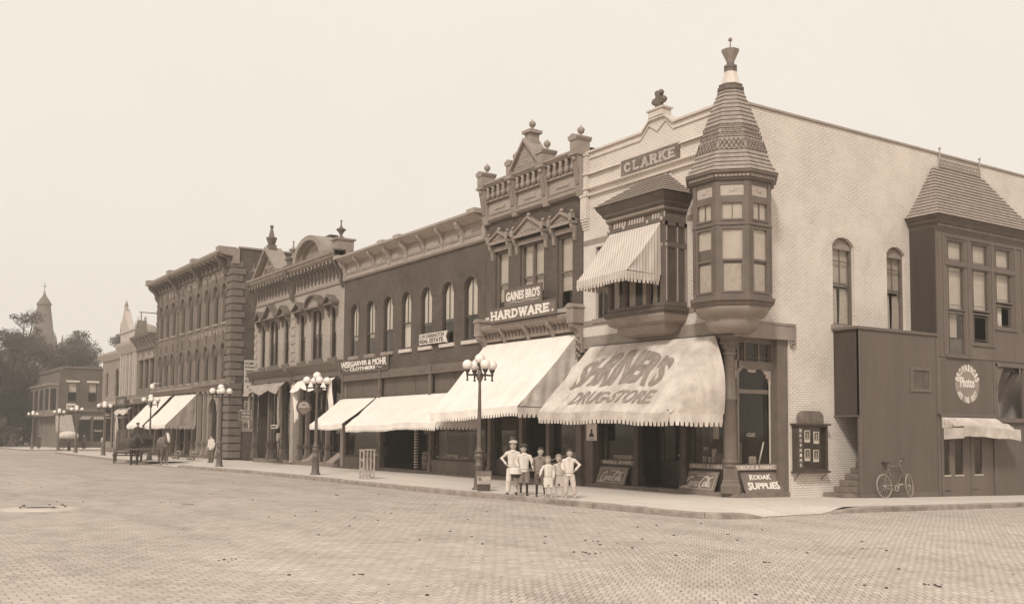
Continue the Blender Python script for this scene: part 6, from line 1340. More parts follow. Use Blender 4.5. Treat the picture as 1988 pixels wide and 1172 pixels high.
# ================================================================ street lamps
def lamp(x, y, first=None):
    z0 = zg(x)
    if first:
        dz = Vector((x, y, z0))
        def cp(o, par=None):
            c = o.copy(); C.objects.link(c); c.parent = par
            if par: ORG[c.name] = dz
            for ch in o.children: cp(ch, c)
            return c
        c = cp(first); c.location = dz; return c
    t = thing('street_lamp', '', 'street lamp', (x, y, z0), 'five globe street lamps along the kerb')
    mb = MB(); mb.lathe([(.23, z0), (.235, z0+.03), (.19, z0+.07), (.17, z0+.12), (.125, z0+.72), (.15, z0+.76), (.15, z0+.8), (.11, z0+.83), (.115, z0+1.0), (.15, z0+1.06), (.155, z0+1.12), (.11, z0+1.16), (.12, z0+1.2), (.155, z0+1.22), (.155, z0+1.25), (.09, z0+1.28), (.078, z0+1.4), (.045, z0+3.45), (.05, z0+3.5), (.11, z0+3.62), (.12, z0+3.72), (.07, z0+3.84), (.05, z0+3.9)], x, y, 16)
    mb.build('post', 'iron', t)
    mb = MB(); mb.lathe([(.05, z0+3.86), (.07, z0+3.9), (.04, z0+3.95), (.035, z0+4.0), (.09, z0+4.06), (.1, z0+4.1)], x, y, 12); mb.build('centre_stem', 'iron_dark', t)
    mb = MB(); mb.ball((x, y, z0+4.25), .172, 20, 14); mb.build('globe', 'globe_glass', t)
    for k in range(4):
        a = radians(81.5)+k*pi/2; c, s_ = cos(a), sin(a); r = .44
        mb = MB(); mb.tube([(x+c*.05, y+s_*.05, z0+3.70), (x+c*.18, y+s_*.18, z0+3.74), (x+c*.3, y+s_*.3, z0+3.72), (x+c*r, y+s_*r, z0+3.72), (x+c*(r+.05), y+s_*(r+.05), z0+3.74)], [.05, .035, .03, .03, .02], 6)
        mb.lathe([(.02, z0+3.52), (.045, z0+3.56), (.02, z0+3.6), (.03, z0+3.64), (.03, z0+3.76), (.09, z0+3.86), (.10, z0+3.9)], x+c*r, y+s_*r, 12); ar = mb.build('arm', 'iron_dark', t)
        mb = MB(); mb.ball((x+c*r, y+s_*r, z0+4.045), .165, 20, 14); mb.build('globe', 'globe_glass', ar)
    return t
lamps = [(-6.95, -4.54, 'nearest street lamp, with the painted tub at its foot beside the children'), (-19.85, -4.84, 'street lamp with the round hanging sign, before the light brick shops'), (-32.9, -4.92, 'street lamp at the alley mouth, third of the row from the corner'),
         (-49.5, -4.5, 'street lamp rising behind the horse wagon'), (-66.5, -4.0, 'street lamp before the ornate white building, first one left of the wagon'), (-80, -3.7, 'street lamp second to the left of the wagon, before the far brick building'),
         (-93.5, -3.0, 'street lamp beside the dull grey awning of the far brick building'), (-107, -3.6, 'smallest and farthest street lamp, beyond the cross street')]
L0 = None
for x, y, lb in lamps:
    o = lamp(x, y, L0)
    if L0 is None: L0 = o
    o['label'] = lb; o['category'] = 'street lamp'; o['group'] = 'five globe street lamps along the kerb'

# ================================================================ people
def remesh(mb, name, m, parent, voxel, sm=3, color=None):
    me = bpy.data.meshes.new('t'); me.from_pydata([tuple(v) for v in mb.v], [], mb.f)
    bm = bmesh.new(); bm.from_mesh(me); bmesh.ops.recalc_face_normals(bm, faces=bm.faces); bm.to_mesh(me); bm.free()
    ob = bpy.data.objects.new('t', me); C.objects.link(ob)
    r = ob.modifiers.new('r', 'REMESH'); r.mode = 'VOXEL'; r.voxel_size = voxel
    if sm: s = ob.modifiers.new('s', 'SMOOTH'); s.iterations = sm; s.factor = .5
    dg = bpy.context.evaluated_depsgraph_get(); me2 = bpy.data.meshes.new_from_object(ob.evaluated_get(dg), depsgraph=dg)
    bpy.data.objects.remove(ob); bpy.data.meshes.remove(me)
    org = ORG[parent.name] if parent else Vector((0, 0, 0)); me2.transform(Matrix.Translation(-org)); me2.materials.clear(); me2.materials.append(MATS[m])
    for p in me2.polygons: p.use_smooth = True
    me2.name = name; o = bpy.data.objects.new(name, me2); C.objects.link(o); o.parent = parent; reg(o, org); return o
def person(label, x, y, H, face, top='cloth_white', bottom='cloth_white', legs='skin', shoes='leather', hair='hair_dark', cap=None, armR=None, armL=None, kind='suit', blen=.10, child=True, sit=False, group=None, z=None, collar=None, hd=0, st=(0, 0, 0, 0)):
    z0 = zg(x) if z is None else z; fa = Vector((cos(face), sin(face), 0)); U = fa.cross(Vector((0, 0, 1)))
    fr = ((x, y, z0), tuple(U), tuple(fa)); t = thing('person', label, 'person', (x, y, z0), group)
    hh = H*(.178 if child and H < 1.3 else .156 if child else .135); r = H/1.5
    hip = H*.48; sh = H-hh*1.16; kn = H*.27; sw = H*.108; hw = H*.055; hc = H-hh*.5
    if sit: legj = [[(s*hw, 0, hip), (s*hw*1.4, H*.24, hip+.0), (s*hw*1.4, H*.27, hip-H*.23), (s*hw*1.4, H*.30, hip-H*.25)] for s in (1, -1)]
    else: legj = [[(s*hw, 0, hip), (s*hw*1.1, .012, kn), (s*hw*1.15, -.01, H*.04), (s*hw*1.3, .05*r, .02)] for s in (1, -1)]
    if not sit:
        for j, (dx, dy) in zip(legj, ((st[0], st[1]), (st[2], st[3]))):
            for i, f_ in ((1, .5), (2, 1), (3, 1)): j[i] = (j[i][0]+dx*f_, j[i][1]+dy*f_+(.02 if i == 1 and dy else 0), j[i][2])
    aR = armR or [(sw, 0, sh), (sw*1.25, -.01, sh-H*.17), (sw*1.2, .04, sh-H*.32)]
    aL = armL or [(-sw, 0, sh), (-sw*1.25, -.01, sh-H*.17), (-sw*1.2, .04, sh-H*.32)]
    b = MB(fr)
    for j in legj: b.tube(j[:3], [.062*r, .043*r, .026*r], 8); b.tube([j[2], j[3]], [.028*r, .024*r], 8)
    b.tube([(0, 0, hip-.03), (0, .005, hip+(sh-hip)*.45), (0, 0, sh-.03*r), (0, 0, sh+.02)], [(.11*r, .075*r), (.10*r, .07*r), (.135*r, .07*r), (.05*r, .045*r)], 12)
    b.tube([(0, 0, sh-.02), (0, .008, H-hh*.85)], [.036*r, .034*r], 8)
    for a in (aR, aL):
        b.tube([(a[0][0]*.6, 0, sh-.06*r), (a[0][0], 0, sh-.07*r), a[1], a[2]], [.042*r, .040*r, .030*r, .020*r], 8)
        w, e = Vector(a[2]), Vector(a[1]); d = (w-e).normalized(); sd = d.cross(fa) if abs(d.dot(Vector((0, 1, 0)))) < .9 else d.cross(Vector((1, 0, 0)))
        sd = d.cross(Vector((1, 0, 0))).normalized() if abs(d.x) < .9 else Vector((0, 1, 0)); pl = w+d*.04*r
        b.tube([tuple(w), tuple(w+d*.03*r), tuple(w+d*.065*r)], [.018*r, .024*r, .020*r], 8)
        cl = Vector((0, .6, 0))
        for i in range(4):
            s0 = w+d*.06*r+sd*(i-1.5)*.013*r; L_ = (.046, .052, .05, .04)[i]*r
            b.tube([tuple(s0), tuple(s0+d*L_*.5+cl*.008), tuple(s0+d*L_*.85+cl*.03*r)], .0062*r, 6)
        th = w+d*.022*r-sd*.02*r; b.tube([tuple(th), tuple(th+d*.02*r-sd*.016*r+cl*.01), tuple(th+d*.04*r-sd*.018*r+cl*.02)], .0072*r, 6)
    q = hh*.5
    b.ball((hd, .0, hc+q*.12), q*.88, 14, 10, (.88, 1.0, 1.05)); b.ball((hd, q*.12, hc-q*.45), q*.64, 12, 8, (.98, .95, .95))
    b.ball((hd, q*.90, hc-q*.12), q*.16, 8, 6, (.8, 1, 1.4))
    for s in (-1, 1): b.ball((hd+s*q*.80, -.01, hc-q*.05), q*.17, 8, 6, (.5, .9, 1.3))
    body = remesh(b, 'body', 'skin', t, .0065*r if child else .012, 2)
    m = MB(fr)
    for s in (-1, 1): m.ball((hd+s*q*.28, q*.83, hc+q*.08), q*.10, 8, 6, (1.2, .5, .7))
    m.build('eyes', 'hair_dark', t)
    m = MB(fr); m.ball((hd, q*.70, hc-q*.56), q*.14, 8, 6, (1.5, .5, .35)); m.build('mouth', 'wood_mid', t)
    # hair
    m = MB(fr); m.ball((hd, -q*.12, hc+q*.32), q*.93, 14, 9, (.95, 1.02, .88)); m.tube([(hd-q*.55, q*.48, hc+q*.66), (hd, q*.70, hc+q*.64), (hd+q*.55, q*.48, hc+q*.64)], q*.17, 6); m.build('hair', hair, t)
    if cap:
        m = MB(fr)
        if cap == 'straw': m.lathe([(q*1.45, hc+q*.52), (q*1.47, hc+q*.56), (q*.9, hc+q*.62), (q*.85, hc+q*1.1), (q*.2, hc+q*1.14)], hd, 0, 18); m.build('hat', 'cloth_dark' if not child else 'wood_pale', t)
        else:
            m.ball((hd, -q*.05, hc+q*.74), q*1.05, 14, 8, (1.0, 1.05, .48)); m.prism([(hd+q*.75*cos(a), q*.55+q*.62*sin(a)) for a in [pi*k/8 for k in range(9)]], hc+q*.50, hc+q*.57, 'z'); m.build('cap', cap, t)
    # shirt
    m = MB(fr); e = .014*r
    lo = hip+H*(-.02 if kind != 'tunic' else -.16)
    m.tube([(0, 0, lo), (0, 0, hip+H*.05), (0, .005, hip+(sh-hip)*.5), (0, 0, sh-.12*r), (0, 0, sh-.055*r), (0, 0, sh-.015*r), (0, 0, sh+.03*r)], [((.15+(.04 if kind == 'tunic' else 0))*r, .115*r), (.142*r, .10*r), (.145*r, .098*r), (.155*r, .095*r), (.150*r, .088*r), (.105*r, .07*r), (.06*r, .055*r)], 16)
    for a in (aR, aL):
        w, el = Vector(a[2]), Vector(a[1]); m.tube([(a[0][0]*.55, 0, sh-.045*r), (a[0][0]*1.02, 0, sh-.075*r), a[1], tuple(w-(w-el)*.05)], [.045*r, .062*r, .054*r, .038*r], 10)
    remesh(m, 'shirt' if kind != 'tunic' else 'tunic', top, t, .009*r, 3)
    m = MB(fr)
    for k in range(4): m.ball((0, (.105 if kind != 'tunic' else .11)*r, hip+.12*r+k*.085*r), .009*r, 6, 4)
    m.tube([(-.05*r, .07*r, sh-.015*r), (0, .095*r, sh-.06*r), (.05*r, .07*r, sh-.015*r)], .010*r, 5)
    m.tube([(.145*r*cos(a), .10*r*sin(a), hip+.05*r) for a in [pi*j/10 for j in range(11)]], .010*r, 5); m.build('buttons_and_belt', 'cloth_grey' if 'white' in top or 'pale' in top else 'cloth_dark', t)
    if collar: m = MB(fr); m.prism([(-sw*.8, sh+.0), (sw*.8, sh+.0), (0, sh-.14*r)], .07*r, .088*r); m.build('collar', collar, t)
    # trousers
    m = MB(fr); end = {'suit': H*.05, 'overalls': H*.10, 'shorts': H*.24, 'tunic': H*.25}[kind]
    for j in legj:
        a, k, f = map(Vector, j[:3])
        if sit: P = [a, k, f]; R_ = [.095*r, .075*r, .06*r]
        elif end >= kn*.85: P = [a, Vector((k.x, k.y, end))]; R_ = [.098*r, .078*r]
        else: P = [a, k, k.lerp(f, (k.z-end)/(k.z-f.z))]; R_ = [.098*r, .082*r, .072*r]
        m.tube([tuple(p) for p in P], R_, 10)
    m.tube([(0, 0, hip-.06*r), (0, 0, hip+.09*r)], [(.135*r, .10*r), (.125*r, .092*r)], 14)
    if kind in ('overalls',): m.box(-.06*r, .06*r, .05, .088*r, hip+.05, sh-.10*r)
    remesh(m, 'trousers' if kind in ('suit', 'overalls') else 'shorts', bottom, t, .009*r, 3)
    if legs != 'skin':
        m = MB(fr)
        for j in legj: m.tube(j[:3], [.066*r, .048*r, .032*r], 8)
        m.build('stockings', legs, t)
    if shoes:
        for j in legj:
            f = Vector(j[2]); m = MB(fr); zz = f.z-H*.04 if not sit else f.z-.05
            m.tube([(f.x, -.035*r, zz+.035*r), (f.x, .03*r, zz+.035*r), (f.x*1.1, .10*r, zz+.026*r), (f.x*1.15, .14*r, zz+.022*r)], [(.036*r, .034*r), (.038*r, .034*r), (.04*r, .025*r), (.03*r, .018*r)], 8)
            if sit:
                for v in range(len(m.v)): m.v[v] += fa*(f.y)
            m.build('shoe', shoes, t)
    return t
FC = atan2(-17, 25)     # towards the photographer
KG = 'children standing at the kerb'
def akimbo(H, s):
    hh = H*.156; sh = H-hh*1.2; sw = H*.105
    return [(s*sw, 0, sh), (s*sw*2.05, -.03, sh-H*.135), (s*sw*1.15, .07, sh-H*.245)]
person('tallest boy at the left end in a flat cap and white overalls, hand on hip', -4.27, -5.00, 1.60, FC, cap='cloth_pale', armR=akimbo(1.6, 1), kind='suit', group=KG, armL=[(-.17, 0, 1.28), (-.20, .05, 1.04), (-.16, .22, .84)], st=(.05, .05, 0, 0), hd=-.01)
person('boy in a dark hat, white blouse and grey knee pants, second from the left', -3.82, -4.90, 1.50, FC, top='cloth_white', bottom='cloth_grey', legs='cloth_dark', cap='cloth_dark', kind='shorts', group=KG, armR=[(.16, 0, 1.2), (.23, -.04, .99), (.17, .12, .84)], armL=[(-.16, 0, 1.2), (-.24, .02, 1.0), (-.27, .08, .80)], st=(0, .1, 0, -.03), hd=.02)
person('dark haired boy in a grey shirt, dark knee pants and dark stockings', -3.17, -4.78, 1.42, FC, top='cloth_grey', bottom='cloth_mid', legs='cloth_dark', kind='shorts', group=KG, armR=[(.15, 0, 1.14), (.20, -.05, .93), (.08, -.12, .80)], armL=[(-.15, 0, 1.14), (-.22, .0, .94), (-.12, .14, .86)], st=(0, 0, -.06, .06), hd=-.02)
person('smallest barefoot child in a white tunic with a wide collar, in front of the others', -2.52, -4.94, 1.19, FC, kind='tunic', hair='hair_light', shoes=None, group=KG, collar='letter_white', armR=[(.13, 0, .93), (.20, .0, .78), (.24, .10, .64)], st=(0, .03, -.02, 0), hd=.01)
person('fair haired barefoot child in a pale smock, half behind the boy at the right end', -2.46, -4.58, 1.24, FC, top='cloth_pale', bottom='cloth_pale', kind='tunic', hair='hair_light', shoes=None, group=KG, hd=.03, armL=[(-.13, 0, .97), (-.18, .03, .82), (-.12, .13, .70)], st=(.03, 0, 0, .05))
person('barefoot boy in pale overalls with his elbow out, at the right end of the children', -1.99, -4.60, 1.40, FC, top='cloth_white', bottom='cloth_pale', kind='overalls', shoes=None, armL=akimbo(1.41, -1), group=KG, armR=[(.15, 0, 1.12), (.20, .02, .92), (.15, .15, .80)], st=(0, 0, -.08, .06), hd=-.015)
t = thing('basket', 'white covered basket held in front of the tallest boy', 'basket', (-3.95, -5.10, .5))
bz = .52; mb = MB(); mb.lathe([(.13, bz), (.16, bz+.1), (.17, bz+.12)], -3.93, -5.12, 16); mb.build('basket_body', 'wood_dark', t)
mb = MB(); mb.lathe([(.2, bz+.11), (.2, bz+.14), (.165, bz+.15), (.17, bz+.27), (.15, bz+.30), (.02, bz+.31)], -3.93, -5.12, 18); mb.build('white_cover', 'cloth_white', t)
mb = MB(); mb.torus((-3.93, -5.12, bz+.15), .17, .008, 'd', 16, 5, 0, pi); mb.build('handle', 'wood_mid', t)
person('blurred man in a white shirt and dark hat walking near the alley lamp post', -41.0, -2.9, 1.72, radians(-60), bottom='cloth_mid', cap='straw', child=False, kind='suit')
person('man in dark trousers and white shirt standing on the pavement behind the pale horse', -47.2, -4.1, 1.70, radians(-40), top='cloth_white', bottom='cloth_dark', child=False, cap='straw', kind='suit')
person('man in dark clothes sitting on the wagon seat behind the dark horse', -47.6, -5.75, 1.70, radians(-20), top='cloth_dark', bottom='cloth_dark', child=False, cap='cloth_dark', sit=True, z=.62)
person('dark dressed figure standing by the white topped pushcart at the far corner', -104.6, 1.6, 1.70, radians(-30), top='cloth_dark', bottom='cloth_dark', child=False, kind='suit', cap='cloth_dark')
person('figure in a white blouse standing before the far brick shop windows', -105.5, 3.9, 1.62, radians(-30), top='cloth_white', bottom='cloth_dark', child=False, kind='suit', cap='straw')
person('dark figure with pale hat standing near the farthest street lamp', -110, -2.4, 1.65, radians(-30), top='cloth_dark', bottom='cloth_dark', child=False, cap='straw', kind='suit')
t = thing('pushcart', 'low dark pushcart with a rounded white cloth top at the far corner', 'pushcart', (-104.2, -.2, -.4))
zc = zg(-104); mb = MB(); mb.box(-104.8, -103.6, -1.1, .7, zc+.5, zc+1.1); mb.build('box', 'wood_dark', t)
mb = MB(); mb.ball((-104.2, -.2, zc+1.55), 1.0, 16, 10, (.8, 1.15, .55)); mb.build('white_top', 'canvas_cream', t)
for yy in (-1.0, .6):
    mb = MB(); mb.torus((-103.5, yy, zc+.35), .33, .03, 'u', 18, 5); mb.build('wheel', 'wood_dark', t)
t = thing('hydrant', 'short dark post standing at the kerb beside the farthest lamps', 'post', (-92.0, -2.2, zg(-92)))
mb = MB(); mb.lathe([(.16, zg(-92)), (.14, zg(-92)+.9), (.18, zg(-92)+.95), (.16, zg(-92)+1.1), (.05, zg(-92)+1.3)], -92.0, -2.2, 10); mb.build('barrel', 'iron_dark', t)

# ================================================================ horses and wagon
def horse(label, x, y, face, m, mane, blaze=False, turn=0, headlow=0):
    z0 = zg(x)-.15; fa = Vector((cos(face), sin(face), 0)); U = fa.cross(Vector((0, 0, 1))); fr = ((x, y, z0), tuple(U*1.1), tuple(fa*1.1), (0, 0, 1.1))
    t = thing('horse', label, 'horse', (x, y, z0), 'team of horses')
    b = MB(fr)
    b.tube([(0, -.95, 1.15), (0, -.8, 1.22), (0, -.45, 1.20), (0, 0, 1.13), (0, .35, 1.15), (0, .62, 1.2), (0, .78, 1.22)], [(.2, .24), (.32, .34), (.34, .36), (.35, .38), (.31, .38), (.26, .33), (.14, .22)], 14)
    hx, hz, hy = sin(turn)*.35, 1.72-headlow, 1.05+.12*cos(turn)
    b.tube([(0, .58, 1.28), (hx*.3, .78, 1.45-headlow*.3), (hx*.7, .95, 1.66-headlow*.8), (hx, hy, hz)], [(.15, .28), (.11, .22), (.09, .16), (.085, .12)], 12)
    fx, fy_ = sin(turn), cos(turn)
    H0 = Vector((hx, hy-.02, hz+.02)); H1 = H0+Vector((fx*.30, fy_*.30, -.30)); H2 = H0+Vector((fx*.40, fy_*.40, -.46))
    b.tube([tuple(H0+Vector((0, -.03, .03))), tuple(H0.lerp(H1, .4)), tuple(H1), tuple(H2)], [(.10, .12), (.105, .13), (.075, .09), (.06, .065)], 12)
    for s in (-1, 1): b.tube([tuple(H0+Vector((s*.06, 0, .08))), tuple(H0+Vector((s*.085, .0, .15))), tuple(H0+Vector((s*.095, .01, .24)))], [.03, .032, .008], 6)
    for s in (-1, 1):
        b.tube([(s*.15, .52, 1.15), (s*.155, .56, .85), (s*.15, .53, .50), (s*.15, .54, .16), (s*.15, .59, .06), (s*.15, .60, 0)], [.14, .11, .07, .05, .055, .07], 9)
        b.tube([(s*.16, -.68, 1.15), (s*.17, -.60, .86), (s*.16, -.86, .52), (s*.16, -.80, .16), (s*.16, -.73, .06), (s*.16, -.72, 0)], [.19, .14, .08, .055, .06, .07], 9)
    remesh(b, 'body', m, t, .02, 3)
    mb = MB(fr); mb.tube([(0, -.98, 1.28), (0, -1.1, 1.1), (0, -1.12, .7), (0, -1.08, .4)], [.04, .06, .07, .02], 8); mb.build('tail', mane, t)
    mb = MB(fr)
    for k in range(9): f = k/8; p = Vector((0, .58, 1.5)).lerp(H0+Vector((0, -.06, .12)), f); mb.ball(tuple(p+Vector((0, -.05, .0-headlow*.1*f))), .07, 6, 5, (.6, 1, 1.6))
    mb.build('mane', mane, t)
    mb = MB(fr)
    for s in (-1, 1): mb.ball(tuple(H0.lerp(H1, .35)+Vector((s*.10, 0, .03))), .02, 6, 5)
    mb.build('eyes', 'iron_dark', t)
    if blaze: mb = MB(fr); P = H0.lerp(H1, .15)+Vector((fx*.1, fy_*.1, .05)); Q_ = H1+Vector((fx*.05, fy_*.05, .04)); mb.tube([tuple(P), tuple(Q_), tuple(H2+Vector((fx*.02, fy_*.02, .0)))], [(.085, .05), (.075, .05), (.065, .06)], 8); mb.build('white_face', 'cloth_white', t)
    mb = MB(fr); mb.tube([(-.22, .5, 1.42), (0, .5, 1.5), (.22, .5, 1.42)], .02, 5); mb.tube([(-.31, -.3, 1.12), (-.30, .4, 1.15)], .02, 5); mb.tube([(.31, -.3, 1.12), (.30, .4, 1.15)], .02, 5)
    mb.tube([tuple(H0.lerp(H1, .7)+Vector((-.09, 0, 0))), tuple(H0.lerp(H1, .7)+Vector((0, .09, .06))), tuple(H0.lerp(H1, .7)+Vector((.09, 0, 0)))], .012, 5); mb.build('harness', 'leather', t)
    return t
horse('dark brown horse with its head turned away, left of the pale faced horse', -43.6, -6.85, radians(-14), 'coat_dark', 'hair_dark', False, -.7, .12)
horse('grey horse with a white face looking at the camera, right of the dark horse', -42.6, -5.35, radians(-9), 'coat_grey', 'hair_dark', True, -.15, .0)
WZ = zg(-46)-.15; wf = ((-47.4, -6.35, WZ), (.2588, .9659, 0), (.9659, -.2588, 0))
t = thing('wagon', 'dark farm wagon with a tall slatted side standing at the kerb behind the team', 'wagon', (-47.4, -6.35, WZ))
mb = MB(wf); mb.box(-.6, .6, -1.7, 1.3, .85, .95); mb.box(-.62, -.58, -1.7, 1.3, .95, 1.25); mb.box(.58, .62, -1.7, 1.3, .95, 1.25); mb.box(-.58, .58, 1.27, 1.3, .95, 1.25); mb.build('bed', 'wood_dark', t)
mb = MB(wf); mb.grid(lambda a, b: (-.58+1.16*a, -1.6+2.8*b, 1.0+.62*(sin(pi*a)*sin(pi*b))**.4), 14, 14); mb.build('covered_load', 'coat_dark', t)
mb = MB(wf)
for k in range(12): mb.box(-.66, -.63, -1.6+k*.24, -1.5+k*.24, .9, 2.0)
mb.box(-.69, -.66, -1.65, 1.3, 1.9, 2.0); mb.build('slatted_side', 'wood_mid', t)
mb = MB(wf)
for k in range(7): mb.box(-.62+k*.14, -.54+k*.14, 1.34, 1.38, .85, 2.15)
mb.box(-.64, .36, 1.31, 1.34, 2.05, 2.15); mb.box(-.64, .36, 1.31, 1.34, 1.3, 1.4); mb.build('slatted_end', 'wood_mid', t)
mb = MB(wf); mb.box(.2, 1.55, 1.40, 1.75, 1.55, 1.62); mb.box(.2, 1.55, 1.38, 1.42, 1.62, 1.92); mb.box(.2, .28, 1.4, 1.7, .95, 1.55); mb.box(1.4, 1.5, .9, 1.38, .95, 1.55); mb.box(.62, 1.5, .9, 1.36, .9, 1.0); mb.box(.28, 1.4, 1.3, 1.34, .7, 1.55); mb.build('seat', 'wood_dark', t)
mb = MB(wf); mb.tube([(-.7, 1.36, .7), (-.72, 1.36, 2.6)], .06, 8); mb.build('stake', 'wood_pale', t)
mb = MB(wf); mb.box(-.05, .05, 1.2, 3.6, .62, .7); mb.box(-.3, 2.0, 2.0, 2.08, .72, .80); mb.box(-.0, 1.9, 5.3, 5.38, .95, 1.03) ; mb.build('tongue', 'wood_mid', t)
for d, r in ((-1.2, .62), (.95, .52)):
    mb = MB(wf); mb.tube([(-.8, d, r), (.8, d, r)], .04, 8); mb.build('axle', 'iron_dark', t)
    for s in (-1, 1):
        mb = MB(wf); mb.torus((s*.8, d, r), r-.03, .035, 'u', 30, 6); w_ = mb.build('wheel', 'wood_mid', t)
        mb = MB(wf); mb.tube([(s*.9, d, r), (s*.7, d, r)], .08, 10)
        for k in range(12): a = 2*pi*k/12; mb.tube([(s*.8, d+.07*cos(a), r+.07*sin(a)), (s*.8, d+(r-.05)*cos(a), r+(r-.05)*sin(a))], .018, 5)
        mb.build('spokes', 'wood_mid', w_)

# ================================================================ bicycle
t = thing('bicycle', 'old bicycle with pale tyres leaning on the wooden stair enclosure', 'bicycle', (1.2, 5.9, -.1))
bx = 1.17; lean = lambda z: bx-.12*(z+.1)
def BP(y, z, o=0): return (lean(z)+o, y, z)
def wheel(cy, cz, turn, name='wheel'):
    m1 = MB((((lean(cz)), cy, cz), (sin(turn), cos(turn), 0), (cos(turn), -sin(turn), 0), (-.12, 0, 1)))
    r = .355; m1.torus((0, 0, 0), r, .021, 'd', 40, 8); w_ = m1.build('wheel', 'rubber', t)
    m1 = MB((((lean(cz)), cy, cz), (sin(turn), cos(turn), 0), (cos(turn), -sin(turn), 0), (-.12, 0, 1)))
    for k in range(20):
        a = 2*pi*k/20; m1.tube([(.02*cos(a+1), .03*(-1)**k, .02*sin(a+1)), ((r-.02)*cos(a), 0, (r-.02)*sin(a))], .0022, 3)
    m1.tube([(0, -.05, 0), (0, .05, 0)], .018, 8); m1.build('spokes', 'nickel', w_)
wheel(5.33, .275, 0); wheel(6.60, .265, -.32)
mb = MB()
mb.tube([BP(5.60, .88), BP(6.27, .87)], .013, 6); mb.tube([BP(5.60, .88), BP(5.88, .20)], .013, 6); mb.tube([BP(6.33, .66), BP(5.88, .20)], .014, 6); mb.tube([BP(6.25, .90), BP(6.34, .62)], .017, 6)
for o in (-.04, .04): mb.tube([BP(5.88, .2, o), BP(5.33, .275, o)], .009, 5); mb.tube([BP(5.60, .85, o*.5), BP(5.33, .275, o)], .008, 5)
mb.build('frame', 'bike_frame', t)
mb = MB()
for o in (-.05, .05): mb.tube([BP(6.34, .66, o*.7), BP(6.42, .58, o), (lean(.265)+o*.95, 6.60+o*.3, .265)], .009, 5)
mb.build('fork', 'bike_frame', t)
mb = MB(); mb.tube([BP(6.25, .90), BP(6.23, 1.0), (1.07, 6.23, 1.02)], .012, 6); mb.tube([(1.3, 5.92, 1.0), (1.28, 5.98, 1.04), (1.2, 6.12, 1.0), (1.07, 6.23, 1.01), (1.0, 6.36, 1.03), (.99, 6.5, 1.09)], .011, 6); mb.build('handlebar', 'nickel', t)
for p, q_ in (((1.3, 5.9, 1.0), (1.3, 5.99, 1.035)), ((.99, 6.44, 1.06), (.985, 6.55, 1.12))): mb = MB(); mb.tube([p, q_], .017, 7); mb.build('grip', 'leather', t)
mb = MB(); mb.tube([BP(5.60, .88), BP(5.57, .97)], .012, 6); mb.tube([BP(5.44, .99), BP(5.52, 1.0), BP(5.64, .985), BP(5.74, .99)], [(.085, .03), (.08, .03), (.035, .025), (.015, .015)], 8); mb.build('saddle', 'leather', t)
mb = MB(); mb.torus((lean(.2)+.055, 5.88, .2), .09, .009, 'u', 18, 4); mb.tube([(lean(.2)+.07, 5.88, .2), (lean(.2)+.08, 6.0, .32)], .01, 5); mb.tube([(lean(.2)-.07, 5.88, .2), (lean(.2)-.08, 5.76, .08)], .01, 5); mb.box(lean(.2)+.07, lean(.2)+.16, 5.96, 6.05, .31, .335); mb.tube([(lean(.28)+.055, 5.33, .31), (lean(.2)+.055, 5.88, .29)], .006, 4); mb.tube([(lean(.28)+.055, 5.33, .24), (lean(.2)+.055, 5.88, .11)], .006, 4); mb.build('crank', 'nickel', t)

# ================================================================ photographer's show case
t = thing('photo_showcase', 'wall mounted dark show case with four small portraits and BROWNING down its edge', 'show case', (.12, 3.1, .7))
mb = MB(SIDE); mb.box(2.42, 3.84, .0, .2, .74, .80); mb.box(2.42, 3.84, .0, .2, 2.08, 2.14); mb.box(2.42, 2.68, .0, .22, .8, 2.08); mb.box(3.76, 3.84, .0, .2, .8, 2.08); mb.box(2.68, 3.76, .0, .03, .8, 2.08); mb.box(2.34, 3.92, .0, .27, 2.14, 2.2); mb.box(2.36, 3.9, .0, .25, .68, .74); mb.build('case', 'sign_dark', t)
mb = MB(SIDE); mb.prism([(2.62, 2.2), (3.68, 2.2), (3.68, 2.42), (3.6, 2.53), (3.48, 2.58), (2.82, 2.58), (2.70, 2.53), (2.62, 2.42)], .02, .18); cr = mb.build('crown_board', 'sign_worn', t)
mb = MB(SIDE); mb.box(2.68, 3.76, .185, .19, .8, 2.08); mb.build('glass', 'glass', t)
mb = MB(SIDE)
for i, ch in enumerate('BROWNING'): text(mb, ch, 2.51, 2.60, 1.93-i*.15, 2.03-i*.15, .221, .006, .02)
mb.build('lettering', 'cream_paint', t)
for k, (y, z) in enumerate(((2.80, 1.62), (3.22, 1.58), (2.80, 1.05), (3.20, 1.02))):
    mb = MB(SIDE); mb.box(y, y+.25, .15, .165, z, z+.37); p_ = mb.build('portrait', 'letter_white', t); mb = MB(SIDE); mb.box(y+.035, y+.215, .165, .168, z+.09, z+.34); mb.build('print', 'interior_mid', p_)
    mb = MB(SIDE); mb.prism([(y+.125+.04*cos(a), z+.24+.055*sin(a)) for a in [2*pi*j/12 for j in range(12)]], .169, .171); mb.prism([(y+.06, z+.1), (y+.19, z+.1), (y+.16, z+.18), (y+.09, z+.18)], .169, .171); mb.build('sitter', 'goods_pale', p_)
mb = MB(SIDE); mb.tube([(2.5, .0, .45), (2.5, .2, .68)], .012, 5); mb.tube([(3.75, .0, .45), (3.75, .2, .68)], .012, 5); mb.build('stay', 'iron_dark', t)

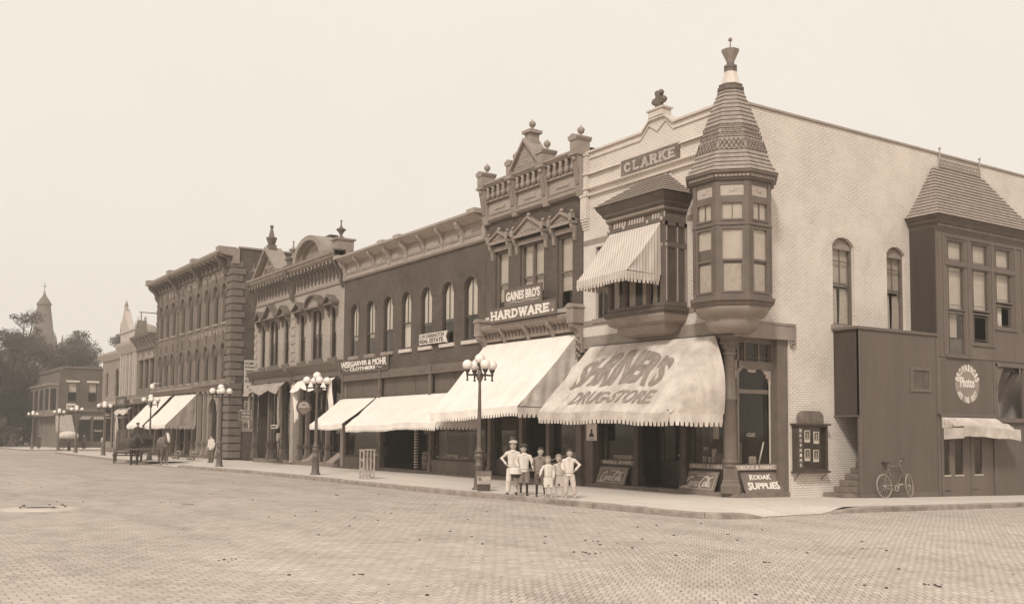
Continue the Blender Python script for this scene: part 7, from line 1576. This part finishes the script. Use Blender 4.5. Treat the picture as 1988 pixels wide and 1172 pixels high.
# ================================================================ advertising boards
def leanframe(fr, d0, z0, d1, z1):
    f = MB(fr); v = f.D*(d1-d0)+Vector((0, 0, 1))*(z1-z0); L_ = v.length; v.normalize(); n_ = f.U.cross(v); n_ = n_ if n_.dot(f.D) > 0 else -n_
    return (tuple(f.o+f.D*d0+Vector((0, 0, z0))), tuple(f.U), tuple(n_), tuple(v)), L_
def stroke(mb, pts, w, fn, d):
    P = [Vector((x, y)) for x, y in pts]; Q = []
    for i in range(len(P)-1):
        a, b, c, e = P[max(i-1, 0)], P[i], P[i+1], P[min(i+2, len(P)-1)]
        for k in range(5):
            t = k/5; Q.append(.5*((2*b)+(-a+c)*t+(2*a-5*b+4*c-e)*t*t+(-a+3*b-3*c+e)*t**3))
    Q.append(P[-1]); n = len(Q); L_, R_ = [], []
    for i, p in enumerate(Q):
        tt = (Q[min(i+1, n-1)]-Q[max(i-1, 0)]).normalized(); nn = Vector((-tt.y, tt.x)); ww = w*(.35+.65*sin(pi*i/(n-1)))*(.65+.6*abs(tt.y)); L_.append(p+nn*ww); R_.append(p-nn*ww)
    for i in range(n-1):
        a, b, c, e = fn(L_[i]), fn(L_[i+1]), fn(R_[i+1]), fn(R_[i]); mb.hexa([(q[0], d, q[1]) for q in (a, b, c, e)]+[(q[0], d+.008, q[1]) for q in (a, b, c, e)])
def ell(cx, cy, rx, ry, a0=0, a1=2*pi, n=8): return [(cx+rx*cos(a0+(a1-a0)*k/n), cy+ry*sin(a0+(a1-a0)*k/n)) for k in range(n+1)]
def cola(label, u0, u1):
    fr, L_ = leanframe(FRONT, -.02, .125, -.26, .72); t = thing('leaning_signboard', label, 'sign', ((u0+u1)/2, .1, .12), 'drink signboards leaning under the drugstore windows')
    mb = MB(fr); mb.box(u0, u1, -.03, .0, .0, L_); b = mb.build('board', 'sign_mid', t)
    mb = MB(fr); e = .09
    for a in ((u0+e, u1-e, .07, .078), (u0+e, u1-e, L_-.078, L_-.07), (u0+e, u0+e+.008, .078, L_-.078), (u1-e-.008, u1-e, .078, L_-.078)): mb.box(a[0], a[1], 0, .006, a[2], a[3])
    W_ = u1-u0; fn = lambda p: (u0+.14+(p.x+p.y*.28)/11.3*(W_-.26), .09+p.y/3.6*(L_-.19)); w = .15
    for st in ([(2.5, 2.3), (2.4, 2.75), (1.9, 2.9), (1.1, 2.3), (.55, 1.3), (.7, .6), (1.3, .35), (2.0, .7)], [(.9, .5), (.2, .25), (-.1, .1), (.9, .3), (1.9, .05), (2.9, .25), (3.3, .1)],
               ell(2.55, 1.1, .38, .55), ell(3.75, 1.1, .4, .55, .8, 5.4), ell(4.65, 1.1, .38, .55), [(5.05, 1.65), (5.0, .9), (5.15, .5), (5.45, .7)], [(5.45, 1.5), (5.75, 1.5)],
               [(7.9, 2.3), (7.7, 2.75), (7.1, 2.8), (6.3, 2.1), (5.95, 1.2), (6.15, .5), (6.7, .3), (7.3, .6)], [(6.5, 2.2), (6.6, 3.0), (7.3, 3.2), (8.2, 2.8), (9.2, 2.7), (9.8, 3.05), (10.0, 2.9)],
               ell(7.75, 1.1, .38, .55), [(8.5, 2.75), (8.45, 1.6), (8.5, .7), (8.8, .5)], [(8.5, 2.75), (8.85, 2.3), (8.5, 1.3)], ell(9.35, 1.05, .36, .52), [(9.75, 1.6), (9.7, .8), (9.85, .45), (10.2, .7)]): stroke(mb, st, w, fn, .001)
    text(mb, "DRINK", (u0+u1)/2-.1, (u0+u1)/2+.2, L_-.17, L_-.12, 0, .006, .0); mb.build('lettering', 'cream_paint', b)
    return t
cola('soft drink signboard in white script leaning under the WALL-PAPER window', -6.67, -5.12); cola('soft drink signboard in white script leaning left of the corner column', -2.47, -.93)
fr, L_ = leanframe(SIDE, -.01, .125, -.19, .74)
t = thing('camera_supplies_signboard', 'leaning dark board reading KODAK SUPPLIES right of the corner column', 'sign', (0, 1.2, .12))
mb = MB(fr); mb.prism([(.42, 0), (2.08, 0), (2.0, L_), (.36, L_)], -.03, 0); b = mb.build('board', 'sign_mid', t)
mb = MB(fr)
wk = lambda x, y: (x, (y-.5)*(.72+.9*abs(x-.5)**1.6)+.5)
text(mb, 'KODAK', .70, 1.62, .38, .56, .001, .008, .04, warp=wk); text(mb, 'SUPPLIES', .56, 1.92, .08, .33, .001, .008, .04, warp=wk); mb.build('lettering', 'letter_white', b)
t, b = board('portrait_poster', 'pale hanging poster with a dark head and shoulders portrait under the awning', FRONT, -7.08, -6.5, 1.60, 2.2, .04, 'sign_light', [('VOTE', .25, .75, .06, .14, dict(bold=0))], 'letter_faded', th=.015)
mb = MB(FRONT); cxp, czp = -6.79, 1.93; mb.prism([(cxp+.05*cos(a), czp+.075*sin(a)) for a in [2*pi*j/14 for j in range(14)]], .041, .044); mb.prism([(cxp-.13, czp-.2), (cxp+.13, czp-.2), (cxp+.11, czp-.1), (cxp+.03, czp-.06), (cxp-.03, czp-.06), (cxp-.11, czp-.1)], .041, .044); mb.build('portrait', 'letter_dark', b)
# goods in the drugstore windows
rr = random.Random(4)
for x, y, z_, w, h, m in ((-5.9, .62, .97, 1.0, .14, 'goods_pale'), (-1.95, .6, .97, .09, .2, 'goods_pale'), (-1.7, .6, .97, .1, .18, 'goods_pale'), (-1.55, .62, .97, .12, .42, 'goods_pale'), (-1.35, .62, .97, .2, .3, 'interior_mid'), (-1.1, .6, .97, .1, .13, 'goods_pale'), (-2.0, .7, 1.35, .12, .1, 'goods_pale'), (-1.6, .75, 1.7, .16, .45, 'goods_pale'), (-1.8, .75, 1.6, .1, .9, 'interior_mid'), (-1.5, .75, 2.2, .3, .4, 'goods_pale')):
    mb = MB(); mb.box(x-w/2, x+w/2, y, y+.1, z_, z_+h); tag(mb.build('window_carton', m, bevel=.006), 'small carton standing in the drugstore window left of the corner column' if x > -3 else 'row of small packets behind the WALL-PAPER sill', 'carton', 'cartons in the drugstore windows')
for (y, z_, w, h, m, lb) in ((.42, .97, .32, .62, 'interior_mid', 'framed picture card standing in the corner window'), (1.05, .97, .3, .22, 'goods_pale', 'small tub at the foot of the corner window'), (.14, 1.5, .1, .28, 'goods_pale', 'white card at the left edge of the corner window')):
    mb = MB(SIDE); mb.box(y, y+w, -.5, -.46, z_, z_+h); tag(mb.build('window_display', m, bevel=.006), lb, 'shop display')
mb = MB(SIDE); mb.tube([(1.45, -.45, .98), (1.66, -.45, 1.62)], .025, 6); tag(mb.build('white_stick', 'letter_white'), 'white stick leaning in the corner window above the KODAK board', 'stick')
mb = MB(SIDE); text(mb, 'KODAKS', .75, 1.1, 1.78, 1.9, -.275, .004, .0); text(mb, 'CAMERAS', .2, 1.2, 3.25, 3.4, -.275, .004, .0) if False else None; tag(mb.build('window_lettering', 'letter_faded', B), None)
mb = MB(FRONT); text(mb, 'KODAKS', -1.95, -1.0, 2.12, 2.36, -.368, .004, .02); mb.build('window_lettering', 'letter_faded', B)
# tub and hand cart beside the first lamp
t = thing('waste_tub', 'square two tone painted tub standing at the kerb beside the first lamp post', 'tub', (-6.35, -4.75, 0))
fr = ((-6.35, -4.72, 0), (.55, .83, 0), (.83, -.55, 0))
mb = MB(fr); mb.hexa([(-.2, -.19, 0), (.2, -.19, 0), (.2, .19, 0), (-.2, .19, 0), (-.21, -.2, .22), (.21, -.2, .22), (.21, .2, .22), (-.21, .2, .22)]); mb.build('dark_foot', 'sign_dark', t)
mb = MB(fr); mb.hexa([(-.212, -.202, .221), (.212, -.202, .221), (.212, .202, .221), (-.212, .202, .221), (-.225, -.215, .48), (.225, -.215, .48), (.225, .215, .48), (-.225, .215, .48)]); pb = mb.build('pale_band', 'letter_worn', t)
mb = MB(fr); mb.torus((-.12, .217, .38), .035, .012, 'd', 12, 5); mb.build('painted_mark', 'letter_dark', pb)
mb = MB(fr)
for a in ((-.24, .24, .19, .23), (-.24, .24, -.23, -.19), (-.24, -.2, -.19, .19), (.2, .24, -.19, .19)): mb.box(a[0], a[1], a[2], a[3], .481, .62)
mb.box(-.2, .2, -.19, .19, .481, .5); mb.build('rim', 'sign_mid', t)
t = thing('hand_cart', 'low wooden hand cart behind the first lamp post, before the hardware store', 'cart', (-8.6, -.9, 0))
hf = ((-8.4, -1.0, 0), (.80, .6, 0), (.6, -.80, 0))
mb = MB(hf); mb.box(-.9, 1.0, -.35, .35, .5, .56); mb.box(-.2, 1.0, .33, .36, .56, .78); mb.box(-.2, 1.0, -.36, -.33, .56, .78); mb.box(.97, 1.0, -.33, .33, .56, .78); mb.tube([(-.9, .2, .55), (-1.4, .2, .75)], .02, 6); mb.build('bed', 'wood_mid', t)
mb = MB(hf); mb.tube([(.1, .2, .8), (1.1, .1, 1.12)], .02, 6); mb.box(.62, .78, .0, .14, .785, .98); mb.build('load', 'goods_pale', t)
for d in (-.42, .42):
    for u, r in ((-.6, .3), (.7, .17)):
        mb = MB(hf); mb.torus((u, d, r), r-.02, .02, 'd', 22, 5); mb.tube([(u, d-.05, r), (u, d+.05, r)], .04, 8)
        for k in range(8): a = 2*pi*k/8; mb.tube([(u, d, r), (u+(r-.03)*cos(a), d, r+(r-.03)*sin(a))], .01, 4)
        mb.build('wheel', 'wood_mid', t)
mb = MB(hf); mb.box(-.62, -.56, -.4, .4, .27, .5); mb.box(.66, .72, -.4, .4, .15, .5); mb.build('axle_frame', 'wood_dark', t)
# ================================================================ air
mb = MB(); mb.box(-330, 60, -120, 120, -2.2, 46); hz = mb.build('haze', 'iron'); tag(hz, 'thin pale summer haze that softens the distant steeple and trees', 'haze', kind='stuff')
hm = bpy.data.materials.new('haze'); hm.use_nodes = True; hn = hm.node_tree; hn.nodes.clear()
pv = hn.nodes.new('ShaderNodeVolumePrincipled'); pv.inputs['Density'].default_value = .0013; pv.inputs['Color'].default_value = (1, .94, .86, 1); pv.inputs['Anisotropy'].default_value = .0
hn.links.new(pv.outputs[0], hn.nodes.new('ShaderNodeOutputMaterial').inputs['Volume']); hz.data.materials.clear(); hz.data.materials.append(hm)
SC.cycles.volume_bounces = 0
# ================================================================ pieces that stand apart become parts of their own
def split_apart(o, gap=.12):
    me = o.data; n = len(me.vertices); par = list(range(n))
    def find(a):
        while par[a] != a: par[a] = par[par[a]]; a = par[a]
        return a
    for p in me.polygons:
        v = p.vertices
        for b in v[1:]:
            x, y = find(v[0]), find(b)
            if x != y: par[x] = y
    isl = {}
    for i in range(n): isl.setdefault(find(i), []).append(i)
    if len(isl) > 400 or len(isl) < 2: return
    bb = []
    for k, vs in isl.items():
        c = [me.vertices[i].co for i in vs]; bb.append([k, [min(q[j] for q in c)-gap for j in range(3)], [max(q[j] for q in c)+gap for j in range(3)]])
    grp = list(range(len(bb)))
    def g(a):
        while grp[a] != a: a = grp[a]
        return a
    for i in range(len(bb)):
        for j in range(i):
            if all(bb[i][1][k] <= bb[j][2][k]-gap and bb[j][1][k] <= bb[i][2][k]-gap for k in range(3)): grp[g(i)] = g(j)
    cl = {}
    for i in range(len(bb)): cl.setdefault(g(i), set()).update(isl[bb[i][0]])
    if len(cl) < 2 or len(cl) > 12: return
    base = o.name.split('.')[0]
    sets = list(cl.values())
    for si, S_ in enumerate(sets):
        idx = sorted(S_); mp = {v: i for i, v in enumerate(idx)}; ps = [p for p in me.polygons if p.vertices[0] in mp]
        m2 = bpy.data.meshes.new(base); m2.from_pydata([tuple(me.vertices[i].co) for i in idx], [], [[mp[v] for v in p.vertices] for p in ps])
        for m_ in me.materials: m2.materials.append(m_)
        m2.polygons.foreach_set('use_smooth', [p.use_smooth for p in ps]); m2.polygons.foreach_set('material_index', [p.material_index for p in ps])
        if si == 0: first = m2
        else:
            c = o.copy(); c.data = m2; C.objects.link(c); c.parent = o.parent
            for k in ('label', 'category', 'group', 'kind'):
                if k in o.keys(): c[k] = o[k]
    o.data = first
NAMES = {'display_pane', 'reveal_pane', 'pane', 'quoins', 'bulkhead', 'bay_ornament', 'painted_band', 'curtain', 'string_course', 'transom_panel', 'pinnacle', 'shop_columns', 'flourish', 'awning_rod', 'stay', 'relief_panel', 'shop_panel', 'bay_frame', 'finial', 'roof_pattern', 'carved_capital', 'window_head_ornament'}
for o in [o for o in C.objects if o.type == 'MESH' and o.name.split('.')[0] in NAMES and o.data.users == 1 and not o.children]: split_apart(o)
